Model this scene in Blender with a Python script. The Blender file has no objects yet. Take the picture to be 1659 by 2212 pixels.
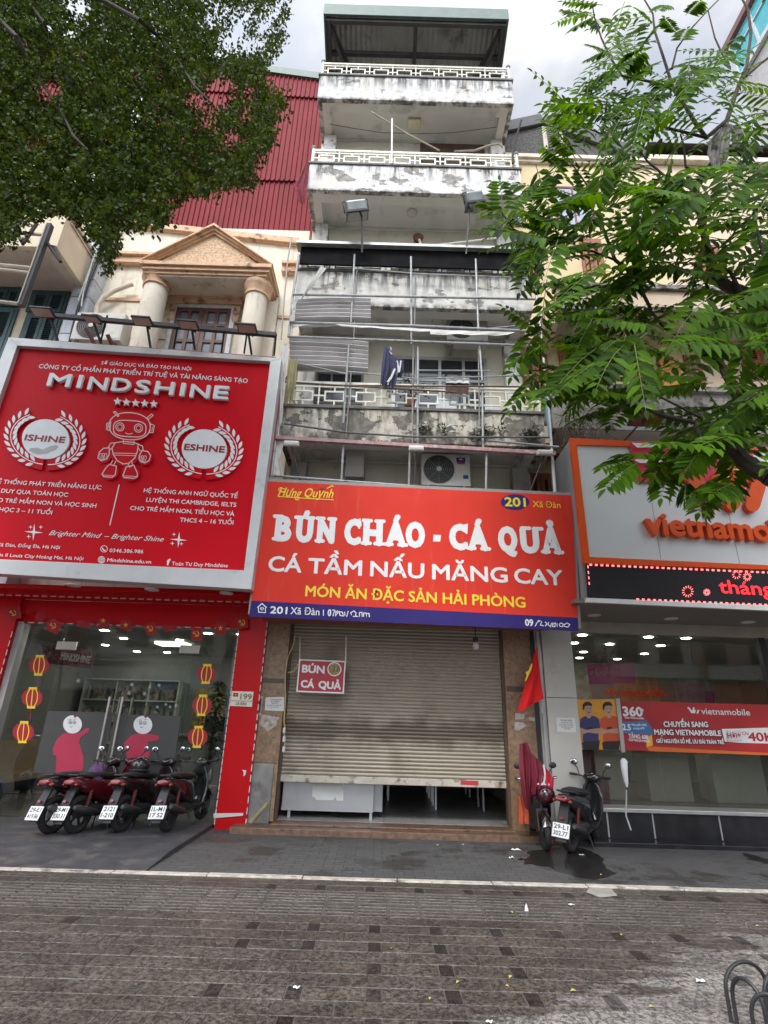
import bpy, bmesh, math, random
import numpy as np
from mathutils import Vector, Matrix
random.seed(7); rng = np.random.default_rng(7)
S = bpy.context.scene
COL = S.collection
# ---------------------------------------------------------------- camera
IW, IH, FPX, EYE = 1659.0, 2212.0, 1150.0, 1.5          # photo measured on a 1659 x 2212 copy
PITCH, ROLL = math.radians(21.381), math.radians(1.7265)
cam = bpy.data.objects.new('camera', bpy.data.cameras.new('camera'))
COL.objects.link(cam); S.camera = cam
CAMR = Matrix.Rotation(math.pi/2 + PITCH, 3, 'X') @ Matrix.Rotation(ROLL, 3, 'Z')
cam.matrix_world = Matrix.Translation((0, 0, EYE)) @ CAMR.to_4x4()
cam.data.sensor_fit = 'VERTICAL'; cam.data.sensor_height = 36.0
cam.data.lens = 36.0*FPX/IH
cam.data.clip_start = 0.05; cam.data.clip_end = 1200
# ---------------------------------------------------------------- world, sun, exposure
SUN_EL, SUN_ROT = math.radians(48), math.radians(196)
w = bpy.data.worlds.new('World'); S.world = w; w.use_nodes = True
nt = w.node_tree; nt.nodes.clear()
def wn(t, **k):
    n = nt.nodes.new(t)
    for a, b in k.items(): setattr(n, a, b)
    return n
wo = wn('ShaderNodeOutputWorld'); bg = wn('ShaderNodeBackground'); bg.inputs[1].default_value = 0.105
sky = wn('ShaderNodeTexSky', sky_type='NISHITA', sun_disc=False)
sky.sun_elevation = SUN_EL; sky.sun_rotation = SUN_ROT
tc = wn('ShaderNodeTexCoord'); mp = wn('ShaderNodeMapping'); mp.inputs['Scale'].default_value = (1, 1, 2.2); mp.inputs['Location'].default_value=(0.3,0.15,0)
n1 = wn('ShaderNodeTexNoise'); n1.inputs['Scale'].default_value = 3.1; n1.inputs['Detail'].default_value = 7; n1.inputs['Roughness'].default_value = .55
r1 = wn('ShaderNodeValToRGB'); e = r1.color_ramp.elements
e[0].position = .36; e[0].color = (4.0, 4.4, 5.2, 1); e[1].position = .62; e[1].color = (6.8, 6.85, 6.95, 1)
x = r1.color_ramp.elements.new(.5); x.color = (4.9, 5.15, 5.7, 1)
r2 = wn('ShaderNodeValToRGB'); e = r2.color_ramp.elements
e[0].position = .28; e[0].color = (.9, .9, .9, 1); e[1].position = .5; e[1].color = (1, 1, 1, 1)
mx = wn('ShaderNodeMixRGB'); L = nt.links.new
L(tc.outputs['Generated'], mp.inputs[0]); L(mp.outputs[0], n1.inputs[0]); L(n1.outputs[0], r1.inputs[0]); L(n1.outputs[0], r2.inputs[0])
L(r2.outputs[0], mx.inputs[0]); L(sky.outputs[0], mx.inputs[1]); L(r1.outputs[0], mx.inputs[2])
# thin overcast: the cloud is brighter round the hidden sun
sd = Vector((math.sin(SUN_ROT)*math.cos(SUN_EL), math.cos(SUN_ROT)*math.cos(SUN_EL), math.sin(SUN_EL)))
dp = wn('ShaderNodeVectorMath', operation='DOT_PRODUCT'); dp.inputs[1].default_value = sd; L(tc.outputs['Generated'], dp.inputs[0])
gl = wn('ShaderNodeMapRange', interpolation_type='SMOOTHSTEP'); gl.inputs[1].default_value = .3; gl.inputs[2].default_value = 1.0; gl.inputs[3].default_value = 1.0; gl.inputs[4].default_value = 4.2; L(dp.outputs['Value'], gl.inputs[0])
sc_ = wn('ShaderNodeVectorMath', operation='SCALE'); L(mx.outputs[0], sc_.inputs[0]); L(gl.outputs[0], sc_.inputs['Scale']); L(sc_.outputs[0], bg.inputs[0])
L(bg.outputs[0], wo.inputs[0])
sun = bpy.data.objects.new('sun', bpy.data.lights.new('sun', 'SUN')); COL.objects.link(sun)
sun.data.energy = 1.5; sun.data.angle = math.radians(18); sun.data.color = (1, .965, .91)
sd = Vector((math.sin(SUN_ROT)*math.cos(SUN_EL), math.cos(SUN_ROT)*math.cos(SUN_EL), math.sin(SUN_EL)))
sun.rotation_euler = sd.to_track_quat('Z', 'Y').to_euler()
S.view_settings.view_transform = 'Standard'; S.view_settings.look = 'None'
S.view_settings.exposure = 0.56; S.view_settings.gamma = 1
S.cycles.max_bounces = 8; S.cycles.transparent_max_bounces = 16
# ---------------------------------------------------------------- measuring: photo pixel -> point at a known depth
VIEW = {'D':(0,0,1),'a1':(0,0,.39682),'a2':(548.6,0,.39682),'a3':(1042.4,0,.3717),'a4':(0,438.9,.39682),'a5':(548.6,438.9,.39682),'a6':(548.6,740.6,.39682),'a7':(1042.4,438.9,.3717),'a8':(0,740.6,.36375),
'b1':(0,1206.9,.36375),'b2':(521.2,1014.9,.44642),'b3':(521.2,1316.7,.44642),'b4':(1179.5,905.2,.28902),'b5':(1097.2,1316.7,.33863),'b6':(0,1728.1,.49603),'b7':(822.9,1728.1,.50396),'b8':(0,1563.5,.29762),
'c1':(0,466.3,.16535),'c2':(1097.2,1563.5,.19842),'c3':(1316.7,384,.20635),'c4':(548.6,630.9,.19842)}
def D(k, x, y):
    a, b, s = VIEW[k]; return (a+x*s, b+y*s)
def ray(x, y): return CAMR @ Vector((x-IW/2, IH/2-y, -FPX))
def at(x, y, Y):
    d = ray(x, y); t = Y/d.y; return Vector((d.x*t, Y, EYE+d.z*t))
def atz(x, y, Z):
    d = ray(x, y); t = (Z-EYE)/d.z; return Vector((d.x*t, d.y*t, Z))
def P(k, x, y, Y): return at(*D(k, x, y), Y)
VP = (918.0, -1830.0)
# ---------------------------------------------------------------- mesh building
class MB:
    def __init__(s): s.v = []; s.f = []
    def add(s, vs, fs):
        b = len(s.v); s.v += [tuple(q) for q in vs]; s.f += [tuple(i+b for i in f) for f in fs]; return s
    def box(s, x0, x1, y0, y1, z0, z1):
        return s.add([(x0,y0,z0),(x1,y0,z0),(x1,y1,z0),(x0,y1,z0),(x0,y0,z1),(x1,y0,z1),(x1,y1,z1),(x0,y1,z1)],
                     [(0,3,2,1),(4,5,6,7),(0,1,5,4),(1,2,6,5),(2,3,7,6),(3,0,4,7)])
    def obb(s, c, ax, ay, az):
        c, ax, ay, az = map(Vector, (c, ax, ay, az))
        return s.add([c-ax-ay-az, c+ax-ay-az, c+ax+ay-az, c-ax+ay-az, c-ax-ay+az, c+ax-ay+az, c+ax+ay+az, c-ax+ay+az],
                     [(0,3,2,1),(4,5,6,7),(0,1,5,4),(1,2,6,5),(2,3,7,6),(3,0,4,7)])
    def beam(s, p, q, w, h, up=(0,0,1)):
        p, q = Vector(p), Vector(q); d = (q-p); l = d.length
        if l < 1e-6: return s
        d /= l; u = Vector(up)
        if abs(d.dot(u)) > .95: u = Vector((0,1,0))
        a = d.cross(u).normalized(); b = a.cross(d)
        return s.obb((p+q)/2, d*l/2, a*w/2, b*h/2)
    def tube(s, pts, r, n=8, cap=True):
        pts = [Vector(p) for p in pts]; m = len(pts)
        rs = r if isinstance(r, (list, tuple)) else [r]*m
        b = len(s.v); prev = None
        for i, p in enumerate(pts):
            t = (pts[min(i+1, m-1)]-pts[max(i-1, 0)]).normalized()
            if prev is None:
                u = Vector((0,0,1)) if abs(t.z) < .9 else Vector((1,0,0))
                a = t.cross(u).normalized()
            else: a = (prev - t*prev.dot(t)).normalized()
            prev = a; c = t.cross(a)
            for j in range(n):
                g = 2*math.pi*j/n; s.v.append(tuple(p+(a*math.cos(g)+c*math.sin(g))*rs[i]))
        for i in range(m-1):
            for j in range(n):
                k = (j+1) % n; s.f.append((b+i*n+j, b+i*n+k, b+(i+1)*n+k, b+(i+1)*n+j))
        if cap:
            s.f.append(tuple(b+j for j in range(n))[::-1]); s.f.append(tuple(b+(m-1)*n+j for j in range(n)))
        return s
    def lathe(s, prof, c, n=20, axis=(0,0,1)):
        c = Vector(c); ax = Vector(axis).normalized()
        u = Vector((1,0,0)) if abs(ax.x) < .9 else Vector((0,1,0))
        a = ax.cross(u).normalized(); e = ax.cross(a); b = len(s.v); m = len(prof)
        for r, h in prof:
            for j in range(n):
                g = 2*math.pi*j/n; s.v.append(tuple(c+ax*h+(a*math.cos(g)+e*math.sin(g))*max(r, 1e-4)))
        for i in range(m-1):
            for j in range(n):
                k = (j+1) % n; s.f.append((b+i*n+j, b+i*n+k, b+(i+1)*n+k, b+(i+1)*n+j))
        s.f.append(tuple(b+j for j in range(n))[::-1]); s.f.append(tuple(b+(m-1)*n+j for j in range(n)))
        return s
    def ball(s, c, r, n=12, m=8, sc=(1,1,1), rot=None):
        c = Vector(c); b = len(s.v)
        for i in range(m+1):
            th = math.pi*i/m
            for j in range(n):
                g = 2*math.pi*j/n
                q = Vector((r*sc[0]*max(math.sin(th),.02)*math.cos(g), r*sc[1]*max(math.sin(th),.02)*math.sin(g), r*sc[2]*math.cos(th)))
                if rot: q = rot @ q
                s.v.append(tuple(c+q))
        for i in range(m):
            for j in range(n):
                k = (j+1) % n; s.f.append((b+i*n+j, b+(i+1)*n+j, b+(i+1)*n+k, b+i*n+k))
        s.f.append(tuple(b+j for j in range(n))); s.f.append(tuple(b+m*n+j for j in range(n))[::-1])
        return s
    def torus(s, c, R, r, axis=(1,0,0), n=28, m=8):
        c = Vector(c); ax = Vector(axis).normalized(); u = Vector((0,0,1)) if abs(ax.z) < .9 else Vector((1,0,0))
        a = ax.cross(u).normalized(); e = ax.cross(a); b = len(s.v)
        for i in range(n):
            g = 2*math.pi*i/n; d = a*math.cos(g)+e*math.sin(g)
            for j in range(m):
                h = 2*math.pi*j/m; s.v.append(tuple(c+d*(R+r*math.cos(h))+ax*r*math.sin(h)))
        for i in range(n):
            for j in range(m):
                s.f.append((b+i*m+j, b+((i+1)%n)*m+j, b+((i+1)%n)*m+(j+1)%m, b+i*m+(j+1)%m))
        return s
    def prism(s, pts, vec):
        pts = [Vector(p) for p in pts]; v = Vector(vec); n = len(pts)
        return s.add(pts+[p+v for p in pts], [tuple(range(n)), tuple(range(2*n-1, n-1, -1))]+[(i, (i+1)%n, n+(i+1)%n, n+i) for i in range(n)])
    def loft(s, rings, cap=True):
        n = len(rings[0]); b = len(s.v)
        for r in rings: s.v += [tuple(q) for q in r]
        for i in range(len(rings)-1):
            for j in range(n):
                k = (j+1) % n; s.f.append((b+i*n+j, b+i*n+k, b+(i+1)*n+k, b+(i+1)*n+j))
        if cap:
            s.f.append(tuple(b+j for j in range(n))[::-1]); s.f.append(tuple(b+(len(rings)-1)*n+j for j in range(n)))
        return s
    def grid(s, fn, nu, nv):
        b = len(s.v)
        for i in range(nu+1):
            for j in range(nv+1): s.v.append(tuple(fn(i/nu, j/nv)))
        for i in range(nu):
            for j in range(nv):
                a = b+i*(nv+1)+j; s.f.append((a, a+nv+1, a+nv+2, a+1))
        return s
    # --- things traced on an upright plane at depth Y (off = metres in front of it)
    def flat(s, k, pts, Y, off=.004):
        q = [P(k, x, y, Y)+Vector((0, -off, 0)) for x, y in pts]
        return s.add(q, [tuple(range(len(q)))])
    def slab(s, k, pts, Y, off=0, th=.03):
        return s.prism([P(k, x, y, Y)+Vector((0, -off-th, 0)) for x, y in pts], (0, th, 0))
    def ell(s, k, cx, cy, rx, ry, Y, off=.004, th=0, n=36, rot=0):
        c, q = math.cos(rot), math.sin(rot)
        pts = [(cx+rx*math.cos(2*math.pi*i/n)*c-ry*math.sin(2*math.pi*i/n)*q, cy+rx*math.cos(2*math.pi*i/n)*q+ry*math.sin(2*math.pi*i/n)*c) for i in range(n)]
        return s.slab(k, pts, Y, off, th) if th else s.flat(k, pts, Y, off)
    def line(s, k, pts, wd, Y, off=.004, closed=False, th=0):
        pts = [Vector(p) for p in pts]; n = len(pts); Lh = []; Rh = []
        for i in range(n):
            a = pts[(i-1) % n] if (closed or i > 0) else pts[i]
            b = pts[(i+1) % n] if (closed or i < n-1) else pts[i]
            d0 = (pts[i]-a); d1 = (b-pts[i]); t = Vector((0,0))
            if d0.length: t += d0.normalized()
            if d1.length: t += d1.normalized()
            if t.length < 1e-6: t = d1 if d1.length else d0
            t.normalize(); nn = Vector((-t.y, t.x))
            sc = 1.0
            if d1.length and d0.length: sc = 1/max(.5, abs(nn.dot(Vector((-d1.y, d1.x)).normalized())))
            Lh.append(pts[i]+nn*wd/2*sc); Rh.append(pts[i]-nn*wd/2*sc)
        rg = range(n) if closed else range(n-1)
        for i in rg:
            j = (i+1) % n; q = [Lh[i], Lh[j], Rh[j], Rh[i]]
            (s.slab(k, q, Y, off, th) if th else s.flat(k, q, Y, off))
        return s
LOC = {}
def build(mb, name, m=None, parent=None, loc=None, smooth=False, bevel=0, recalc=True):
    me = bpy.data.meshes.new(name)
    o = bpy.data.objects.new(name, me); COL.objects.link(o)
    if parent is not None:
        base = LOC[parent.name]; o.parent = parent
    else:
        base = Vector(loc) if loc is not None else Vector((0,0,0)); o.location = base
    LOC[o.name] = base
    me.from_pydata([(x-base.x, y-base.y, z-base.z) for x, y, z in mb.v], [], mb.f)
    if recalc:
        bm = bmesh.new(); bm.from_mesh(me); bmesh.ops.recalc_face_normals(bm, faces=bm.faces); bm.to_mesh(me); bm.free()
    if smooth:
        me.polygons.foreach_set('use_smooth', [True]*len(me.polygons))
        try: me.set_sharp_from_angle(angle=math.radians(40))
        except Exception: pass
    if m: me.materials.append(m)
    if bevel:
        b = o.modifiers.new('bevel', 'BEVEL'); b.width = bevel; b.segments = 2; b.limit_method = 'ANGLE'; b.angle_limit = math.radians(50)
    return o
def tag(o, label, cat, group=None):
    o['label'] = label; o['category'] = cat
    if group: o['group'] = group
    return o
def thing(name, label, cat, loc=(0,0,0), group=None):
    o = bpy.data.objects.new(name, None); COL.objects.link(o); o.location = loc; o.empty_display_size = .2
    LOC[o.name] = Vector(loc); return tag(o, label, cat, group)
def struct(mb, name, m, **k):
    o = build(mb, name, m, **k); o['kind'] = 'structure'; return o
def dup(root, loc, rotz=None, label=None, group=None, scale=None):
    def cp(o, par):
        c = o.copy(); COL.objects.link(c); c.parent = par; LOC[c.name] = Vector(loc)
        for ch in list(o.children): cp(ch, c)
        return c
    r = cp(root, None); r.location = loc
    if rotz is not None: r.rotation_euler.z = rotz
    if label: r['label'] = label
    if group: r['group'] = group
    return r
# ---------------------------------------------------------------- materials
MATS = {}
def lin(c): return c
def M(name, col, rough=.6, metal=0, var=.1, scale=5, bump=0, bscale=60, spec=.5, dirt=None, damt=.5, dscale=2.0, dsharp=.12, streak=None, samt=.5, sscale=5, coat=0, trans=0, emit=None, estr=0):
    if name in MATS: return MATS[name]
    m = bpy.data.materials.new(name); m.use_nodes = True; MATS[name] = m
    t = m.node_tree; N = t.nodes; K = t.links.new; b = N['Principled BSDF']
    b.inputs['Roughness'].default_value = rough; b.inputs['Metallic'].default_value = metal
    b.inputs['Specular IOR Level'].default_value = spec; b.inputs['Coat Weight'].default_value = coat
    c4 = (*col, 1); c = N.new('ShaderNodeTexCoord')
    n = N.new('ShaderNodeTexNoise'); n.inputs['Scale'].default_value = scale; n.inputs['Detail'].default_value = 5; K(c.outputs['Object'], n.inputs[0])
    r = N.new('ShaderNodeValToRGB'); el = r.color_ramp.elements
    el[0].position = .3; el[1].position = .7
    el[0].color = (*[max(0, q*(1-var)) for q in col], 1); el[1].color = (*[min(1, q*(1+var)) for q in col], 1)
    K(n.outputs[0], r.inputs[0]); out = r.outputs[0]
    def layer(out, dc, amt, sc, sharp, mapscale, seed):
        mp = N.new('ShaderNodeMapping'); mp.inputs['Scale'].default_value = mapscale; mp.inputs['Location'].default_value = (seed, seed*1.7, seed*.6)
        K(c.outputs['Object'], mp.inputs[0]); q = N.new('ShaderNodeTexNoise'); q.inputs['Scale'].default_value = sc; q.inputs['Detail'].default_value = 9; q.inputs['Roughness'].default_value = .62
        K(mp.outputs[0], q.inputs[0]); rr = N.new('ShaderNodeValToRGB'); ee = rr.color_ramp.elements
        p0 = .68-.36*amt; ee[0].position = p0; ee[1].position = min(1, p0+sharp); ee[0].color = (0,0,0,1); ee[1].color = (1,1,1,1)
        K(q.outputs[0], rr.inputs[0]); mx = N.new('ShaderNodeMixRGB'); mx.inputs[2].default_value = (*dc, 1)
        K(rr.outputs[0], mx.inputs[0]); K(out, mx.inputs[1]); return mx.outputs[0]
    if dirt: out = layer(out, dirt, damt, dscale, dsharp, (1,1,1), 3.1)
    if streak: out = layer(out, streak, samt, sscale, .3, (1,1,.12), 9.7)
    K(out, b.inputs['Base Color'])
    if bump:
        q = N.new('ShaderNodeTexNoise'); q.inputs['Scale'].default_value = bscale; q.inputs['Detail'].default_value = 4; K(c.outputs['Object'], q.inputs[0])
        bp = N.new('ShaderNodeBump'); bp.inputs['Strength'].default_value = bump; bp.inputs['Distance'].default_value = .02
        K(q.outputs[0], bp.inputs['Height']); K(bp.outputs[0], b.inputs['Normal'])
    if emit: b.inputs['Emission Color'].default_value = (*emit, 1); b.inputs['Emission Strength'].default_value = estr
    if trans:
        tr = N.new('ShaderNodeBsdfTranslucent'); K(out, tr.inputs[0]); ms = N.new('ShaderNodeMixShader'); ms.inputs[0].default_value = trans
        o = N['Material Output']; K(b.outputs[0], ms.inputs[1]); K(tr.outputs[0], ms.inputs[2]); K(ms.outputs[0], o.inputs[0])
    return m
def glassmat(name, tint, ior=1.5, boost=1.0, rough=.02):
    m = bpy.data.materials.new(name); m.use_nodes = True; t = m.node_tree; N = t.nodes; K = t.links.new; N.remove(N['Principled BSDF'])
    tr = N.new('ShaderNodeBsdfTransparent'); tr.inputs[0].default_value = (*tint, 1); g = N.new('ShaderNodeBsdfGlossy'); g.inputs['Roughness'].default_value = rough
    fr = N.new('ShaderNodeFresnel'); fr.inputs[0].default_value = ior; mu = N.new('ShaderNodeMath'); mu.operation = 'MULTIPLY'; mu.inputs[1].default_value = boost; mu.use_clamp = True
    ms = N.new('ShaderNodeMixShader'); K(fr.outputs[0], mu.inputs[0]); gb = N.new('ShaderNodeNewGeometry'); iv = N.new('ShaderNodeMath'); iv.operation = 'SUBTRACT'; iv.inputs[0].default_value = 1; K(gb.outputs['Backfacing'], iv.inputs[1]); mb_ = N.new('ShaderNodeMath'); mb_.operation = 'MULTIPLY'; K(mu.outputs[0], mb_.inputs[0]); K(iv.outputs[0], mb_.inputs[1]); K(mb_.outputs[0], ms.inputs[0]); K(tr.outputs[0], ms.inputs[1]); K(g.outputs[0], ms.inputs[2]); K(ms.outputs[0], N['Material Output'].inputs[0])
    MATS[name] = m; return m
def parapetmat(name, base, peel, z0, z1, peel_amt, drip, edge, seed, mott=.2):
    """whitewashed parapet: mottled paint, flaked patches with raised rims, black runs below the coping, grime along the lower edge"""
    m = bpy.data.materials.new(name); m.use_nodes = True; t = m.node_tree; N = t.nodes; K = t.links.new; b = N['Principled BSDF']; b.inputs['Roughness'].default_value = .88; b.inputs['Specular IOR Level'].default_value = .25
    c = N.new('ShaderNodeTexCoord'); sp = N.new('ShaderNodeSeparateXYZ'); K(c.outputs['Object'], sp.inputs[0])
    def noise(s, ms=(1,1,1), d=8, r=.62, o=0):
        mp = N.new('ShaderNodeMapping'); mp.inputs['Scale'].default_value = ms; mp.inputs['Location'].default_value = (seed+o, seed*.7, seed*1.3+o); K(c.outputs['Object'], mp.inputs[0])
        n = N.new('ShaderNodeTexNoise'); n.inputs['Scale'].default_value = s; n.inputs['Detail'].default_value = d; n.inputs['Roughness'].default_value = r; K(mp.outputs[0], n.inputs[0]); return n.outputs[0]
    def rng_(x, a, q, lo=0, hi=1, smooth=True):
        n = N.new('ShaderNodeMapRange'); n.interpolation_type = 'SMOOTHSTEP' if smooth else 'LINEAR'; n.inputs[1].default_value = a; n.inputs[2].default_value = q; n.inputs[3].default_value = lo; n.inputs[4].default_value = hi; K(x, n.inputs[0]); return n.outputs[0]
    def mm(op, a, q):
        z = N.new('ShaderNodeMath'); z.operation = op
        for i, v in enumerate((a, q)):
            if isinstance(v, (int, float)): z.inputs[i].default_value = v
            else: K(v, z.inputs[i])
        z.use_clamp = op == 'MULTIPLY'; return z.outputs[0]
    def mix(f, a, col, blend='MIX'):
        x = N.new('ShaderNodeMixRGB'); x.blend_type = blend; K(f, x.inputs[0]); K(a, x.inputs[1]); x.inputs[2].default_value = (*col, 1); return x.outputs[0]
    r = N.new('ShaderNodeRGB'); r.outputs[0].default_value = (*base, 1); out = r.outputs[0]
    out = mix(rng_(noise(7, (1,1,1)), .42, .72), out, tuple(q*(1-mott*1.9) for q in base)); out = mix(rng_(noise(2.3, (1,1,1), o=4), .45, .7, 0, .6), out, (base[0]*.92, base[1]*.85, base[2]*.72))
    pn = mm('ADD', noise(2.1, (.8,.8,1.3), 10, .6, 2), mm('MULTIPLY', noise(19, (1,1,1), 4, .6, 5), .12)); pf = rng_(pn, .70-.22*peel_amt, .715-.22*peel_amt)
    pcol = N.new('ShaderNodeMixRGB'); K(rng_(noise(9, o=7), .35, .65), pcol.inputs[0]); pcol.inputs[1].default_value = (*peel, 1); pcol.inputs[2].default_value = (*[q*.6 for q in peel], 1)
    x = N.new('ShaderNodeMixRGB'); K(pf, x.inputs[0]); K(out, x.inputs[1]); K(pcol.outputs[0], x.inputs[2]); out = x.outputs[0]
    top = rng_(mm('ADD', sp.outputs[2], mm('MULTIPLY', noise(6, (1,1,.05), 3, .5, 3), .55)), z1-.62+.2, z1+.28)
    dr = mm('MULTIPLY', rng_(noise(9, (1,1,.10), 7, .65, 1), .60-.2*drip, .78-.2*drip), top); out = mix(mm('MULTIPLY', dr, .92), out, (.055,.055,.052))
    low = mm('MULTIPLY', rng_(sp.outputs[2], z0+.34*edge+.05, z0), rng_(noise(4, (1,1,.6), 8, .7, 6), .42, .60)); out = mix(mm('MULTIPLY', low, .9), out, (.06,.056,.048))
    K(out, b.inputs['Base Color'])
    bp = N.new('ShaderNodeBump'); bp.inputs['Strength'].default_value = .8; bp.inputs['Distance'].default_value = .012; bp.invert = True; K(mm('ADD', pf, mm('MULTIPLY', noise(30, o=8), .5)), bp.inputs['Height']); K(bp.outputs[0], b.inputs['Normal'])
    MATS[name] = m; return m
# ---------------------------------------------------------------- lettering
FC = bpy.data.curves.new('lettering', 'FONT'); FO = bpy.data.objects.new('lettering', FC)
FC.resolution_u = 3
GC = {}
def glyphs(body, bold=0, shear=0, th=False, space=1):
    k = (body, bold, shear, th, space)
    if k not in GC:
        FC.body = body; FC.offset = bold; FC.shear = shear; FC.extrude = .5 if th else 0; FC.space_character = space
        me = bpy.data.meshes.new_from_object(FO)
        v = np.empty(len(me.vertices)*3); me.vertices.foreach_get('co', v); v = v.reshape(-1, 3)
        GC[k] = (v, [tuple(p.vertices) for p in me.polygons]); bpy.data.meshes.remove(me)
    return GC[k]
def text(mb, k, body, bl, br, cap, Y, off=.004, th=0, bold=.02, shear=0, upright=True, space=1, ref=.7):
    # heavier weights: the same outline set down several times a stroke's growth apart, each a hair further out
    if bold > .004:
        e = cap*bold/ref*.9; n = 9 if bold > .025 else 5
        for i in range(n):
            a = 2*math.pi*i/(n-1) if i else 0; r = e if i else 0; dx, dy = r*math.cos(a), r*math.sin(a)
            sx = e*.9 if i == 0 else 0
            text(mb, k, body, (bl[0]+e*.5+dx, bl[1]+dy-e*.4), (br[0]-e*.5+dx, br[1]+dy-e*.4), cap-e*1.2, Y, off+i*.00022, th, 0, shear, upright, space, ref)
        return mb
    return text1(mb, k, body, bl, br, cap, Y, off, th, 0, shear, upright, space, ref)
def text1(mb, k, body, bl, br, cap, Y, off=.004, th=0, bold=.02, shear=0, upright=True, space=1, ref=.7):
    """lettering whose baseline runs from bl to br with capitals cap pixels tall, on the plane at depth Y"""
    v, f = glyphs(body, bold, shear, th > 0, space)
    x0, x1 = v[:,0].min(), v[:,0].max(); sc = VIEW[k][2]; out = []
    a = np.array(D(k, *bl)); b = np.array(D(k, *br)); cp = cap*sc
    for lx, ly, lz in v:
        p = a+(lx-x0)/(x1-x0)*(b-a)
        u = np.array(VP)-p if upright else np.array((0.0, -1.0)); u = u/np.linalg.norm(u)
        p = p+u*cp*ly/ref
        q = at(p[0], p[1], Y); out.append((q.x, q.y-off-(th*(.5+lz) if th else 0), q.z))
    return mb.add(out, f)
def star(k, cx, cy, r, n=5, q=.4, ph=-math.pi/2, sx=1):
    return [(cx+sx*(r if i % 2 == 0 else r*q)*math.cos(ph+math.pi*i/n), cy+(r if i % 2 == 0 else r*q)*math.sin(ph+math.pi*i/n)) for i in range(2*n)]
def framepx(mb, k, o4, i4, Y, off, th):
    for i in range(4):
        j = (i+1) % 4; mb.slab(k, [o4[i], o4[j], i4[j], i4[i]], Y, off, th)
    return mb
# ================================================================ setting: ground
asphalt = M('street_concrete', (.10,.098,.095), .8, var=.2, scale=3, bump=.3, bscale=120)
b = MB(); b.grid(lambda u, v: (-300+600*u, -200+700*v, -.012), 2, 2); struct(b, 'ground', asphalt)
YK0, YK1 = 6.26, 6.36
# forecourt in front of the shops: small grey pavers, damp along the kerb
def tilemat(name, c1, c2, mortar, sx, sy, wet=None, wetexpr=None, rough=.75):
    m = bpy.data.materials.new(name); m.use_nodes = True; t = m.node_tree; N = t.nodes; K = t.links.new; b = N['Principled BSDF']
    c = N.new('ShaderNodeTexCoord'); br = N.new('ShaderNodeTexBrick'); K(c.outputs['Object'], br.inputs[0])
    br.inputs['Scale'].default_value = 1; br.inputs['Brick Width'].default_value = sx; br.inputs['Row Height'].default_value = sy
    br.inputs['Mortar Size'].default_value = .006; br.inputs['Color1'].default_value = (*c1,1); br.inputs['Color2'].default_value = (*c2,1); br.inputs['Mortar'].default_value = (*mortar,1)
    n = N.new('ShaderNodeTexNoise'); n.inputs['Scale'].default_value = 90; n.inputs['Detail'].default_value = 4; K(c.outputs['Object'], n.inputs[0])
    mx = N.new('ShaderNodeMixRGB'); mx.blend_type = 'MULTIPLY'; mx.inputs[0].default_value = .8; K(br.outputs[0], mx.inputs[1])
    rr = N.new('ShaderNodeValToRGB'); rr.color_ramp.elements[0].position = .3; rr.color_ramp.elements[0].color = (.45,.45,.45,1); rr.color_ramp.elements[1].position = .7; rr.color_ramp.elements[1].color = (1.25,1.25,1.25,1)
    K(n.outputs[0], rr.inputs[0]); K(rr.outputs[0], mx.inputs[2])
    n2 = N.new('ShaderNodeTexNoise'); n2.inputs['Scale'].default_value = 1.1; n2.inputs['Detail'].default_value = 8; n2.inputs['Roughness'].default_value = .65; K(c.outputs['Object'], n2.inputs[0])
    r3 = N.new('ShaderNodeValToRGB'); r3.color_ramp.elements[0].position = .52; r3.color_ramp.elements[1].position = .60; K(n2.outputs[0], r3.inputs[0])
    m2 = N.new('ShaderNodeMixRGB'); m2.blend_type = 'MULTIPLY'; m2.inputs[2].default_value = (.62,.6,.58,1); K(r3.outputs[0], m2.inputs[0]); K(mx.outputs[0], m2.inputs[1])
    K(m2.outputs[0], b.inputs['Base Color'])
    ro = N.new('ShaderNodeMapRange'); ro.inputs[3].default_value = rough; ro.inputs[4].default_value = .38; K(r3.outputs[0], ro.inputs[0]); K(ro.outputs[0], b.inputs['Roughness'])
    bp = N.new('ShaderNodeBump'); bp.inputs['Strength'].default_value = .5; bp.inputs['Distance'].default_value = .008; K(br.outputs['Fac'], bp.inputs['Height']); bp.invert = True
    b2 = N.new('ShaderNodeBump'); b2.inputs['Strength'].default_value = .4; b2.inputs['Distance'].default_value = .004; K(n.outputs[0], b2.inputs['Height']); K(bp.outputs[0], b2.inputs['Normal']); K(b2.outputs[0], b.inputs['Normal'])
    MATS[name] = m; return m
fore = tilemat('forecourt_pavers', (.078,.077,.077), (.097,.095,.093), (.05,.049,.047), .22, .11)
b = MB(); b.grid(lambda u, v: (-14+28*u, YK1+(9.3-YK1)*v, -.004), 4, 2); struct(b, 'forecourt', fore)
kerb = M('kerb_stone', (.46,.42,.36), .8, var=.25, scale=9, bump=.4, dirt=(.12,.11,.1), damt=.36, dscale=5)
b = MB(); x = -14
while x < 14:
    l = .95; b.box(x, x+l-.008, YK0, YK1, -.05, .02+random.uniform(-.004, .004)); x += l
struct(b, 'kerb', kerb, bevel=.006)
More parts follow.
